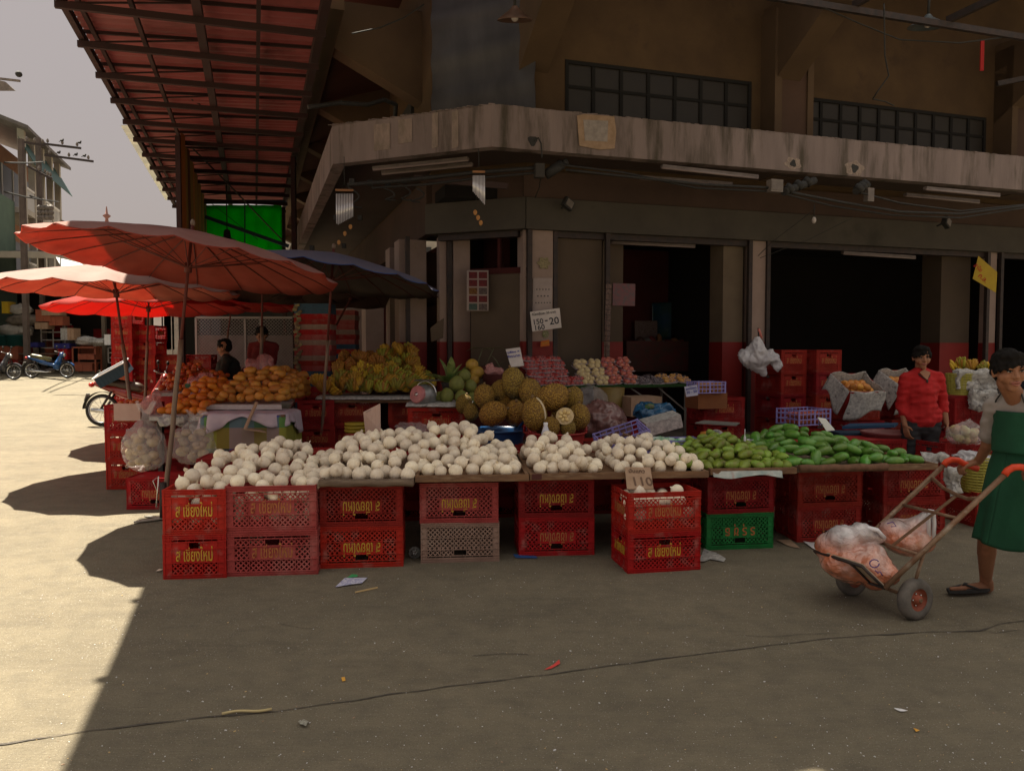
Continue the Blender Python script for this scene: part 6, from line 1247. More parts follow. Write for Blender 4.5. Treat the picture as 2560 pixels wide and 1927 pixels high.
# column stickers
m = MB(); c = at_t(1360, 658, 10.015); m.poly([c + AX * (.085 * cos(t) * (1 + .18 * cos(6 * t))) + Vector((0, 0, .075 * sin(t) * (1 + .18 * cos(6 * t)))) for t in [-2 * pi * k / 36 for k in range(36)]], .004); tag(m.build('flower_ornament', M('pale_gold_ornament', (.32, .27, .14), (.15, .12, .05), 60, .5)), 'pale gold flower ornament high on the corner column', 'ornament')
sign('column_notice', 'white notice full of scribbles on the corner column above the price board', [(1333, 695), (1381, 695), (1380, 778), (1331, 778)], [10.62, 10.64, 10.64, 10.62], M('scribbled_notice', (.40, .33, .31), (.34, .28, .26), 7, .8), [('• • • • •', .5, .35, .05, mt_ink, .7), ('• • • •', .5, .55, .05, mt_ink, .6), ('• • • • • •', .5, .75, .05, mt_ink, .8)], 'notice')
m = MB(); c = at_t(1364, 835, 10.02); m.poly([c + AX * .048 * cos(t) + Vector((0, 0, .048 * sin(t))) for t in [-2 * pi * k / 24 for k in range(24)]], .004); tag(m.build('round_sticker', M('green_round_sticker', (.10, .16, .03), (.35, .28, .2), 50, .5)), 'round green sticker under the white price board', 'sticker')
sign('red_sticker', 'small orange and yellow sticker on the red base of the corner column', [(1352, 853), (1373, 849), (1374, 864), (1351, 867)], [10.6] * 4, M('orange_sticker', (.55, .14, .02)), [('ราคา', .5, .5, .05, mt_gold, .8)], 'sticker')
m = MB(); m.poly([at(1095, 805, 10.6), at(1110, 795, 10.6), at(1108, 845, 10.6), at(1078, 855, 10.6), at(1076, 820, 10.6)], .006); tag(m.build('cloth_scrap', mt_shut), 'beige paper scrap hanging beside the left column', 'paper')
# hanging white bag on the white column
hb = thing('hanging_bags', 'bundle of white plastic bags hanging on the white column', 'plastic bags', at(1893, 900, 10.4)); hc = hb.location.copy()
def rel(u, v, y=10.4): return at(u, v, y) - hc
soft('bag_bundle', mt_bag, [('c', rel(1893, 850), rel(1893, 880), .05, .13), ('e', rel(1893, 897), (.26, .13, .11)), ('c', rel(1860, 893), rel(1908, 928), .10, .06), ('c', rel(1908, 895), rel(1907, 935), .12, .045)], hb, .014, 2, disp=crumple(.045, 6, 3))
soft('small_bag', mt_bag, [('c', rel(1925, 883), rel(1946, 915), .06, .05), ('c', rel(1940, 890), rel(1944, 920), .04, .045)], hb, .012, 1, disp=crumple(.03, 12, 5))
m = MB(); m.tube([rel(1896, 820), rel(1897, 838), rel(1893, 855)], .012, 6); m.build('string', mt_blk, hb)
m = MB(); m.tube([rel(1904, 845), rel(1896, 822)], .018, 6); m.build('pink_tie', M('pink_tie', (.5, .15, .12)), hb)
# ================================================================ right side: newspaper crates of golden mangoes, bins, baskets
mt_np2 = mt_paper
def news_crate(u, v, y, w_, d_, h_, yaw, label, seed, tilt_=.45):
    o = thing('newspaper_crate', label, 'crate', at(u, v, y), (tilt_, .0, yaw)); m = MB()
    for (c, d) in [((0, -d_ / 2, h_ / 2), (w_, .012, h_)), ((0, d_ / 2, h_ / 2), (w_, .012, h_)), ((-w_ / 2, 0, h_ / 2), (.012, d_, h_)), ((w_ / 2, 0, h_ / 2), (.012, d_, h_)), ((0, 0, .01), (w_, d_, .012))]: m.box(c, d)
    m.build('crate_body', mt_mred, o)
    for k, (fn, nm) in enumerate([(lambda a, b_: Vector((-w_ / 2 + w_ * a + .015 * sin(b_ * 5), -d_ / 2 - .012 - .06 * b_ + .015 * sin(a * 9 + seed), h_ + .01 - b_ * (.30 + .07 * sin(a * 4 + seed)))), 'newspaper_flap'), (lambda a, b_: Vector((-w_ / 2 - .012 - .05 * b_, -d_ / 2 + d_ * a, h_ + .01 - b_ * (.26 + .08 * sin(a * 5 + seed)))), 'newspaper_flap'), (lambda a, b_: Vector((-w_ / 2 + w_ * a, d_ / 2 - .01, h_ * .3 + h_ * .8 * b_ + .02 * sin(a * 8))), 'newspaper_lining'), (lambda a, b_: Vector((w_ / 2 - .01, -d_ / 2 + d_ * a, h_ * .2 + h_ * .9 * b_ + .015 * sin(a * 8))), 'newspaper_lining'), (lambda a, b_: Vector((-w_ / 2 + .02 + (w_ - .04) * a, -d_ / 2 + d_ * b_, .06 + .02 * noise.noise(Vector((a * 5, b_ * 5, seed))))), 'newspaper_lining')]):
        m = MB(); m.grid(fn, 14, 10, both=.003); m.build(nm, mt_np2, o)
    return o
nc1 = news_crate(2132, 988, 9.6, .46, .42, .18, TH - .1, 'newspaper-lined crate of golden mangoes left of the man in red', 1, .50)
nc2 = news_crate(2245, 978, 9.9, .42, .42, .18, TH + .05, 'newspaper-lined crate of golden mangoes right behind the man in red', 2, .50)
rs = random.Random(6)
for (nc, n_, lab, gp) in [(nc1, 15, 'golden mango in the left newspaper-lined crate', 'golden mangoes in the left crate'), (nc2, 13, 'golden mango in the newspaper-lined crate behind the man in red', 'golden mangoes in the right crate')]:
    Rm = nc.rotation_euler.to_matrix()
    for i in range(n_): o = link('mango', YM[i % 2]); o.location = nc.location + Rm @ Vector((-.12 + .08 * (i % 4), -.10 + .085 * ((i // 4) % 3), .12 + .06 * (i // 12))); o.scale = (1.05,) * 3; o.rotation_euler = (rs.uniform(-.4, .4), rs.uniform(-.4, .4), rs.uniform(.3, 1.4)); tag(o, lab, 'mango', gp)
for (u, y) in [(2132, 9.75), (2245, 10.05)]: crate_pile(u, 1050, y, TH, 2, 'dull red crate under the newspaper-lined mango crates', 'crates under the golden mangoes', mt_mred, zb=gz(9.6), txt=None); crate_pile(u + 5, 1050, y + .1, TH, 1, 'dull red crate under the newspaper-lined mango crates', 'crates under the golden mangoes', mt_mred, zb=gz(9.6) + 2 * CH, txt=None, sc=.8)
m = MB(); c = at(2215, 1098, 8.3); m.lathe([(0, -.3), (.20, -.3), (.24, .06), (.255, .065), (.255, .085), (.23, .085), (.21, 0), (0, -.1)], 30, c=c); tag(m.build('maroon_bin', M('faded_maroon_plastic', (.22, .07, .065), (.17, .05, .05), 4, .5, c3=(.3, .14, .13), s3=6)), 'faded maroon bin with a rim behind the green mangoes', 'bin')
m = MB(); m.poly([at(2105, 1066, 8.8), at(2235, 1062, 8.8), at(2245, 1056, 9.3), at(2125, 1058, 9.3)], .03); tag(m.build('blue_board', M('blue_lid_plastic', (.01, .05, .12))), 'dark blue board lying behind the maroon bin', 'board')
m = MB(); c = at(2130, 1090, 8.6); m.box((c.x, c.y, c.z - .2), (.4, .3, .5)); tag(m.build('dark_box', M('dark_blue_box', (.012, .03, .06))), 'dark box behind the maroon bin', 'box')
def woven(name, label, u, v, y, r, h, mt, cat='basket'):
    o = thing(name, label, cat, at(u, v, y)); m = MB(); n_ = 13
    for k in range(n_): z = h * k / (n_ - 1); rr_ = r * (.80 + .2 * k / (n_ - 1)); m.lathe([(rr_ - .004, z - h * .028), (rr_ + .004, z - h * .028), (rr_ + .004, z + h * .028), (rr_ - .004, z + h * .028), (rr_ - .004, z - h * .028)], 32)
    for k in range(20): a = 2 * pi * k / 20; m.bar((r * .8 * cos(a), r * .8 * sin(a), 0), (r * cos(a), r * sin(a), h), .012, .006, up=(cos(a), sin(a), 0))
    m.lathe([(0, .004), (r * .8, .004), (r * .8, .014), (0, .014)], 24); m.build('weave', mt, o); return o
mt_ybk = M('yellow_green_basket', (.42, .38, .07), (.34, .30, .05), 10, .55)
woven('woven_basket', 'yellow-green slatted basket with white plastic beside the apron wearer', 2447, 1226, 6.9, .165, .30, mt_ybk)
woven('woven_basket', 'yellow slatted basket holding bananas at the back right', 2398, 985, 9.4, .15, .24, mt_ybk)
tag(soft('white_plastic_sheet', mt_bag, [('e', at(2425, 1142, 6.9), (.15, .13, .05)), ('e', at(2470, 1150, 6.85), (.12, .12, .04)), ('e', at(2385, 1150, 6.8), (.05, .06, .03))], vox=.012, disp=lambda co: crumple(.04, 14, 4)(co - at(2440, 1145, 6.9))), 'white plastic sheet over the yellow-green basket', 'plastic bag')
fruit_bag(2415, 1108, 7.6, .20, .22, 'shiny clear bag of pale vegetables behind the cart handle', 8, 12, M('pale_green_veg', (.5, .5, .25), (.4, .18, .1), 9, .5), knot=False)
for i, (u, v) in enumerate([(2390, 928), (2408, 920), (2428, 926), (2460, 930), (2470, 934)]): o = link('banana_hand', HB[i % 4]); o.location = at(u, v, 9.4); o.rotation_euler = (.2 * i, .3, i * 1.3); o.scale = (.9,) * 3; tag(o, 'banana hand on the yellow basket at the back right', 'bananas', 'banana hands at the back right')
crate_pile(2400, 1060, 9.5, TH, 3, 'dark red crate under the yellow banana basket', 'crates at the back right', mt_mred, txt=None, zb=gz(9.5)); crate_pile(2380, 1150, 7.9, TH, 2, 'dark red crate beneath the shiny clear bag', 'crates behind the cart handle', mt_mred, txt=None, zb=gz(7.9)); crate_pile(2470, 1250, 7.0, .15, 1, 'dull red crate under the yellow-green basket', 'crates behind the cart handle', mt_mred, zb=gz(7), txt=None)
for (u, v, y, w_, h_, lab) in [(2440, 950, 9.3, .5, .25, 'newspaper draped beside the yellow banana basket'), (2340, 1150, 6.6, .20, .10, 'crumpled newspaper at the right end of the mango board'), (2385, 1200, 6.3, .12, .22, 'newspaper and foil hanging from the end of the last board'), (2455, 1000, 9.2, .32, .24, 'grey newspaper hanging behind the apron wearer')]:
    c = at(u, v, y); tag(soft('newspaper', mt_paper, [('b', c, (w_, .08, h_))], vox=.014, disp=lambda co, c=c: crumple(.05, 9, 5)(co - c)), lab, 'newspaper')
def flat_paper(px, label, seed, mt=None, z=.005, name='newspaper'):
    P_ = [G(u, v) for u, v in px]; c = sum(P_, Vector()) / len(P_); m = MB(); vs = [c + Vector((0, 0, .012))]; n_ = len(P_)
    for i, p in enumerate(P_):
        for t in (0, .5): q = p.lerp(P_[(i + 1) % n_], t); vs.append(q + Vector((0, 0, z + .018 * abs(noise.noise(q * 9 + Vector((seed, 0, 0)))))))
    k = len(vs) - 1; m.add(vs, [(0, 1 + i, 1 + (i + 1) % k) for i in range(k)]); return tag(m.build(name, mt or mt_white), label, 'litter')
flat_paper([(838, 1470), (862, 1447), (919, 1446), (905, 1460)], 'folded white paper with blue print lying in front of the beige crate', 1, M('white_blue_print', (.72, .72, .78), (.25, .25, .5), 60, .7, t3=(.6, .7)))
flat_paper([(866, 1446), (880, 1438), (895, 1440), (893, 1445)], 'scrap of green foil beside the folded white paper', 2, M('green_foil', (.05, .35, .12)), name='green_foil')
b_ = MB(); b_.bar(G(888, 1483) + Vector((0, 0, .008)), G(944, 1471) + Vector((0, 0, .008)), .008); tag(b_.build('straw', M('straw_bits', (.6, .42, .2))), 'thin pale straw on the ground below the folded paper', 'litter')
flat_paper([(1748, 1405), (1760, 1372), (1790, 1385), (1815, 1398), (1810, 1406), (1775, 1400), (1760, 1408)], 'crumpled wet newspaper right of the stack that stands out', 3, mt_paper)
flat_paper([(1940, 1350), (1975, 1352), (2000, 1372), (1985, 1370), (1960, 1362)], 'beige paper scrap left of the stack under the rolled-edge tray', 4, mt_card)
flat_paper([(2007, 1356), (2050, 1358), (2045, 1378), (2030, 1372)], 'white paper under the tip of the hand cart', 5, mt_white)
flat_paper([(1283, 1388), (1340, 1391), (1345, 1397), (1290, 1396)], 'strip of blue cloth under the red stack in the middle', 6, M('blue_cloth', (.03, .1, .3)), name='blue_cloth')
flat_paper([(1360, 1676), (1385, 1665), (1398, 1651), (1400, 1662), (1378, 1673)], 'small crumpled red plastic scrap near the crack', 7, M('red_scrap', (.6, .06, .05)), name='red_scrap')
flat_paper([(853, 1698), (862, 1695), (864, 1704), (856, 1706)], 'tiny orange-yellow scrap on the shaded ground', 8, M('orange_scrap', (.7, .35, .05)), name='yellow_scrap')
flat_paper([(745, 1808), (760, 1800), (772, 1806), (765, 1822), (750, 1818)], 'patch of pale grit below the crack', 9, M('pale_grit', (.4, .4, .33), (.2, .18, .15), 90, .9), name='pale_scrap')
flat_paper([(2234, 1772), (2255, 1776), (2270, 1780), (2250, 1781)], 'thin white scrap on the ground at the lower right', 10, mt_white)
flat_paper([(2283, 1823), (2300, 1828), (2290, 1832)], 'small yellowish scrap at the lower right', 11, M('orange_scrap', (.7, .35, .05)), name='yellow_scrap')
flat_paper([(388, 1430), (398, 1423), (408, 1424), (400, 1430)], 'small white peel on the ground left of the crates', 12, mt_jic, name='white_peel')
for (pa, pb, lab) in [((555, 1790), (680, 1777), 'long pale twig lying in the crack')]:
    b_ = MB(); a = G(*pa); c = G(*pb); b_.tube([a.lerp(c, t) + Vector((0, .012 * sin(t * 6), .012)) for t in [i / 8 for i in range(9)]], .006, 6); tag(b_.build('twig', M('pale_twig', (.5, .4, .2))), lab, 'twig')
wh = thing('caster_wheel', 'small grey wheel standing beside the beige crate', 'wheel', G(1035, 1400) + Vector((0, .05, .045)), 0)
b_ = MB(); b_.lathe([(.03, -.012), (.044, -.012), (.046, 0), (.044, .012), (.03, .012)], 28, r=Matrix.Rotation(pi / 2, 3, 'X')); b_.build('tyre', M('grey_rubber', (.15, .15, .14)), wh); b_ = MB(); b_.lathe([(0, -.008), (.032, -.006), (.032, .006), (0, .008)], 24, r=Matrix.Rotation(pi / 2, 3, 'X')); b_.build('rim', M('grey_rim', (.2, .2, .18)), wh)
for k in range(5): b_ = MB(); a = k * 2 * pi / 5; b_.tube([(0.0, -.012, 0.0), (.028 * cos(a), -.012, .028 * sin(a))], .0035, 5); b_.build('spoke', mt_chrome, wh)
sh = MB(); 
def shf_(a, b_): p = TR[3][0].location; return Vector((p.x + .02 + .52 * a, p.y - .045 + .10 * b_ + .008 * sin(a * 20), p.z + .012 + .05 * (b_ > .4) * 0 - (.035 if b_ < .2 else 0) * (1 + .4 * sin(a * 7))))
sh.grid(shf_, 26, 8, both=.003); tag(sh.build('newspaper', M('colour_newspaper', (.5, .52, .48), (.3, .36, .34), 14, .8, c3=(.4, .2, .16), s3=9)), 'newspaper under the yellowish green mangoes, hanging over the board', 'newspaper')
# ================================================================ far left: street row, poles, stalls, motorbikes
mt_peach = M('peach_wall', (.42, .22, .14), (.36, .18, .12), 2, .9); mt_pgreen = M('pale_green_wall', (.12, .18, .13), (.10, .15, .11), 2, .9); mt_cream = M('cream_wall', (.45, .41, .35), (.38, .34, .29), 2, .9)
mt_shade = M('dark_grey_wall', (.16, .15, .12), (.11, .10, .085), 2, .9); mt_roofd = M('dark_tin_roof', (.10, .085, .08), (.14, .12, .11), 3, .7); mt_teal = M('teal_sheet', (.03, .09, .08), (.02, .07, .065), 3, .6); mt_wr = M('white_railing', (.7, .68, .66))
QF = -9.8
sb = thing('shophouse', 'tall shabby shophouse with peach walls and white balconies at the far left', 'building', (0, 0, 0))
def tq(u, q=QF): return at_q(u, 400, q).dot(BX)
tA, tB = tq(60), tq(150); ztop = at_q(80, 330, QF).z
def qb2(parent, name, q0, q1, t0, t1, z0, z1, m): b_ = MB(); qbox(b_, q0, q1, t0, t1, z0, z1); return b_.build(name, m, parent)
qb2(sb, 'wall', QF - 9, QF - 1.4, tA, tB, .5, ztop - .6, mt_peach)
for k, (za, zb_) in enumerate([(4.6, 7.6), (8.0, 11.2)]):
    qb2(sb, 'balcony', QF - 1.5, QF, tA, tB, za - .25, za, mt_cream)
    rl_ = MB(); qbox(rl_, QF - .08, QF, tA, tB, za + .9, za + 1.0)
    for i in range(40): t = tA + (tB - tA) * i / 39; qbox(rl_, QF - .06, QF - .02, t, t + .06, za, za + .9)
    rl_.build('railing', mt_wr, sb)
    for i in range(4): t = tA + .3 + i * (tB - tA) / 4; wn = qb2(sb, 'window', QF - 1.42, QF - 1.36, t + .6, t + 2.4, za + .2, za + 2.3, M('dim_window', (.05, .05, .05), rough=.3)); qb2(wn, 'frame', QF - 1.37, QF - 1.33, t + 1.45, t + 1.55, za + .2, za + 2.3, mt_wr)
    for i in range(5): t = tA + i * (tB - tA - .3) / 4; qb2(sb, 'pillar', QF - .25, QF + .02, t, t + .3, za, zb_ + .4, mt_cream)
rf = MB(); rf.add([B(QF + .4, tA - .9, ztop - .3), B(QF + .4, tB + .6, ztop - .3), B(QF - 4, tB + .6, ztop + 1.3), B(QF - 4, tA - .9, ztop + 1.3), B(QF + .4, tA - .9, ztop - .45), B(QF + .4, tB + .6, ztop - .45), B(QF - 4, tB + .6, ztop + 1.1), B(QF - 4, tA - .9, ztop + 1.1)], [(0, 1, 2, 3), (7, 6, 5, 4), (0, 4, 5, 1), (1, 5, 6, 2), (2, 6, 7, 3), (3, 7, 4, 0)]); rf.build('roof', mt_roofd, sb)
rf = MB(); rf.poly([B(QF + .5, tA, ztop - 1.9), B(QF + .5, tB + .3, ztop - 1.9), B(QF - .2, tB + .3, ztop - .6), B(QF - .2, tA, ztop - .6)], .03); rf.build('sheet_awning', mt_teal, sb)
s2b = thing('shophouse', 'lower cream shophouse with a sloping dark eave beyond the peach one', 'building', (0, 0, 0)); t2 = tq(183)
qb2(s2b, 'wall', QF - 9, QF - 1.2, tB + .1, t2 + 5, .5, 8.8, mt_cream); qb2(s2b, 'balcony', QF - 1.3, QF, tB + .1, t2 + 2, 4.4, 4.6, mt_cream); qb2(s2b, 'balcony_wall', QF - .1, QF, tB + .1, t2 + 2, 4.6, 5.6, mt_wr)
for i in range(3): t = tB + .8 + i * (t2 - tB) / 3; wn = qb2(s2b, 'window', QF - 1.22, QF - 1.1, t, t + (t2 - tB) / 5, 5.2, 7.6, M('dim_window', (.05, .05, .05), rough=.3))
rf = MB(); rf.poly([B(QF + .6, tB - .2, 8.3), B(QF + .6, t2 + 5, 8.3), B(QF - 4, t2 + 5, 10), B(QF - 4, tB - .2, 10)], .12); rf.build('roof', mt_roofd, s2b)
nb_ = thing('green_house', 'pale green wall end of the nearest house at the left edge', 'building', (0, 0, 0)); qb2(nb_, 'wall', QF - 9, QF - .4, tA - 9, tA - .1, .5, 8.2, mt_pgreen); qb2(nb_, 'ledge', QF - .5, QF, tA - 9, tA - .1, 4.3, 4.5, mt_cream)
fb_ = thing('far_building', 'pale building closing the street behind the green tarpaulin', 'building', (0, 0, 0)); c = at(715, 800, 46); b_ = MB(); b_.box((c.x + 4, 46, 4.6), (12, 3, 8)); b_.build('wall', mt_cream, fb_)
for i in range(5):
    for j in range(2): b_ = MB(); b_.box((c.x - .8 + i * 2.2, 44.45, 4 + j * 2.6), (1.2, .1, 1.3)); b_.build('window', M('dim_window', (.05, .05, .05), rough=.3), fb_)
fr_ = thing('far_roof', 'distant low red roof ridge with a small spire against the sky', 'roof', at(225, 560, 60)); b_ = MB(); b_.bar((-1.6, 0, .05), (1.6, 0, -.1), .5, .22); b_.build('roof_ridge', M('faded_red_roof', (.45, .12, .12)), fr_); b_ = MB(); b_.lathe([(.16, -14), (.16, 0), (.1, .4), (.3, .6), (.1, .75), (.03, 1.3)], 10, c=(1.27, 0, 0)); b_.build('spire', M('weathered_spire', (.25, .12, .10)), fr_)
b_ = MB(); b_.box((0, .3, -7.2), (3.2, .4, 14)); b_.build('wall', mt_cream, fr_)
def upole(name, label, u, vt, y, arms, r=.10):
    p = at(u, 900, y); zt_ = at(u, vt, y).z; o = thing(name, label, 'utility pole', (p.x, y, gz(y))); b_ = MB(); b_.bar((0, 0, 0), (0, 0, zt_ - gz(y)), r * 1.7, r * 1.7); b_.build('shaft', M('old_concrete_pole', (.13, .10, .09), (.09, .07, .06), 3, .9), o)
    for (ua, va, ub, vb) in arms:
        a = at(ua, va, y - .2) - o.location; c_ = at(ub, vb, y - .2) - o.location; b_ = MB(); b_.bar(a, c_, .08, .08); ar = b_.build('crossarm', mt_steel, o)
        for t in (.1, .5, .9): b_ = MB(); b_.lathe([(.02, 0), (.05, .04), (.05, .10), (.02, .16)], 8, c=a.lerp(c_, t) + Vector((0, 0, .06))); b_.build('insulator', mt_gbx, ar)
    return o
p1_ = upole('utility_pole', 'thick utility pole in front of the peach shophouse', 68, 348, 30, [(62, 356, 112, 364), (70, 416, 125, 446)])
p2_ = upole('utility_pole', 'utility pole with long crossarms and insulators reaching over the street', 110, 345, 32, [(110, 360, 202, 371), (112, 388, 233, 404), (95, 425, 130, 447)], .09)
b_ = MB(); 
for i in range(12): c = at(100 + (i % 4) * 9, 520 + (i // 4) * 12, 31.8); b_.ball(c, .12, 8, 6)
tag(b_.build('transformer_fittings', mt_gbx), 'cluster of fittings and insulators on the second utility pole', 'fittings')
rs = random.Random(2)
for (u, v) in [(155, 352), (199, 357), (147, 382), (190, 387), (211, 390)]:
    c = at(u, v, 31.8); b_ = MB(); b_.ball(c, (.06, .08, .045), 8, 6); b_.ball(c + Vector((.05, 0, .05)), .03, 8, 6); b_.bar(c + Vector((-.03, 0, 0)), c + Vector((-.12, 0, -.04)), .03, .015); tag(b_.build('bird', mt_blk), 'small dark bird over the crossarms at the far left', 'bird', 'birds at the crossarms')
b_ = MB(); b_.bar(at(-20, 195, 24), at(50, 203, 24), .06); b_.poly([at(-10, 200, 24), at(15, 206, 24), at(40, 228, 24), at(-10, 228, 24)], .05); tag(b_.build('lamp_arm', mt_gbx), 'grey street lamp arm poking in at the left edge', 'lamp arm')
b_ = MB(); b_.ball(at(47, 186, 24), (.10, .1, .09), 8, 6); tag(b_.build('bird', mt_blk), 'small dark bird above the grey lamp arm', 'bird')
for (px, y0, y1) in [([(12, 407), (70, 408), (110, 405)], 24, 32), ([(75, 490), (110, 500), (145, 505)], 30, 36), ([(12, 480), (60, 492), (108, 500)], 24, 32)]: cable('thin overhead wire strung to the utility poles', px, (y0, y1), .02, 'overhead wires at the left')
# the long dark stall shed
sh_ = thing('market_shed', 'long dark market shed with a tin roof behind the parked motorbikes', 'shed', (0, 0, 0)); ys_ = 33.5
xl, xr = -30, at(745, 800, ys_).x
b_ = MB(); b_.grid(lambda a, c_: Vector((xl + (at(330, 800, ys_).x - xl) * a, ys_ - 2.6 + c_ * 6.6, 5.3 + c_ * .9 + .03 * sin(a * 300))), 200, 2, sm=False, both=.01); b_.build('roof', mt_roofd, sh_)
b_ = MB(); b_.bar((xl, ys_ - 2.6, 5.4), (at(330, 800, ys_).x, ys_ - 2.6, 5.2), .12, .25); b_.build('roof_edge', mt_cream, sh_)
b_ = MB(); b_.box(((xl + xr) / 2, ys_ + 4, 2.7), (xr - xl, .2, 4.3)); b_.build('back_wall', M('dark_shed_wall', (.035, .03, .025)), sh_)
b_ = MB(); b_.grid(lambda a, c_: Vector((at(330, 800, ys_).x + (xr - at(330, 800, ys_).x) * a, ys_ - 1 + c_ * 5, 4.4 + c_ * .4)), 4, 2, both=.02); b_.build('roof', mt_roofd, sh_)
for u in (20, 105, 195, 290, 400, 480, 560): x = at(u, 800, ys_).x; b_ = MB(); b_.bar((x, ys_ - 1, gz(ys_)), (x, ys_ - 1, 4.6), .14); b_.build('post', M('shed_post', (.14, .11, .08)), sh_)
b_ = MB(); b_.poly([at(140, 645, 30), at(200, 660, 30), at(260, 690, 29), at(165, 690, 29)], .04); tag(b_.build('tin_sheet', M('pale_tin', (.4, .4, .4), metal=.3)), 'pale tilted tin sheet above the second umbrella', 'sheet')
b_ = MB(); b_.poly([at(258, 780, 30), at(300, 778, 30), at(300, 798, 30)], .04); tag(b_.build('white_tarp', mt_white), 'white triangular tarp corner left of the tall crate stacks', 'tarpaulin')
for (u, v) in [(127, 758), (218, 778), (236, 781)]: tube_light('tube_light', 'short lit-looking white tube under the shed roof', u - 6, v, u + 6, v + 1, 31, 31) if False else tag(MB().bar(at(u - 5, v, 31), at(u + 5, v + 1, 31), .05).build('tube_light', mt_white), 'small white lamp tube under the market shed roof', 'lamp', 'lamp tubes under the shed')
def goods(name, label, cat, u, v, w_, h_, mt, y=31.6, d=.5, grp=None, kind='box', rot=0):
    c = at(u, v, y); m = MB()
    if kind == 'box': m.box((0, 0, 0), (w_, d, h_), rot); m.box((0, -d * .02, h_ / 2), (w_ * 1.03, d * 1.0, h_ * .08), rot); m.bar((0, -d / 2 - .01, -h_ / 2), (0, -d / 2 - .01, h_ / 2), .02, .02)
    elif kind == 'tub': m.lathe([(0, -h_ / 2), (w_ * .4, -h_ / 2), (w_ * .5, h_ / 2), (w_ * .53, h_ / 2), (w_ * .47, h_ * .4), (0, h_ * .3)], 20)
    elif kind == 'blob': m.ball((0, 0, 0), (w_ / 2, d / 2, h_ / 2), 22, 14, fn=lambda q: 1 + .35 * noise.noise(q * 2.5 + Vector((u, v, 0))))
    elif kind == 'table':
        m.box((0, 0, h_ / 2), (w_, d, .05))
        for sx in (-1, 1):
            for sy in (-1, 1): m.bar((sx * w_ * .47, sy * d * .45, -h_ / 2), (sx * w_ * .47, sy * d * .45, h_ / 2), .05)
        m.box((0, 0, -h_ * .1), (w_ * .94, d * .9, .03))
    elif kind == 'rack':
        for sx in (-1, 0, 1): m.bar((sx * w_ / 2, 0, -h_ / 2), (sx * w_ / 2, 0, h_ / 2), .04)
        for k in range(4): m.bar((-w_ / 2, 0, -h_ / 2 + h_ * k / 3), (w_ / 2, 0, -h_ / 2 + h_ * k / 3), .04); m.bar((-w_ / 2, d, -h_ / 2 + h_ * k / 3), (w_ / 2, d, -h_ / 2 + h_ * k / 3), .04)
    return tag(m.build(name, mt, None, c), label, cat, grp)
mt_rb = M('red_brown_carton', (.35, .10, .05), (.28, .08, .045), 4, .8); mt_grw = M('greyish_plastic', (.4, .37, .34), (.3, .28, .25), 6, .5)
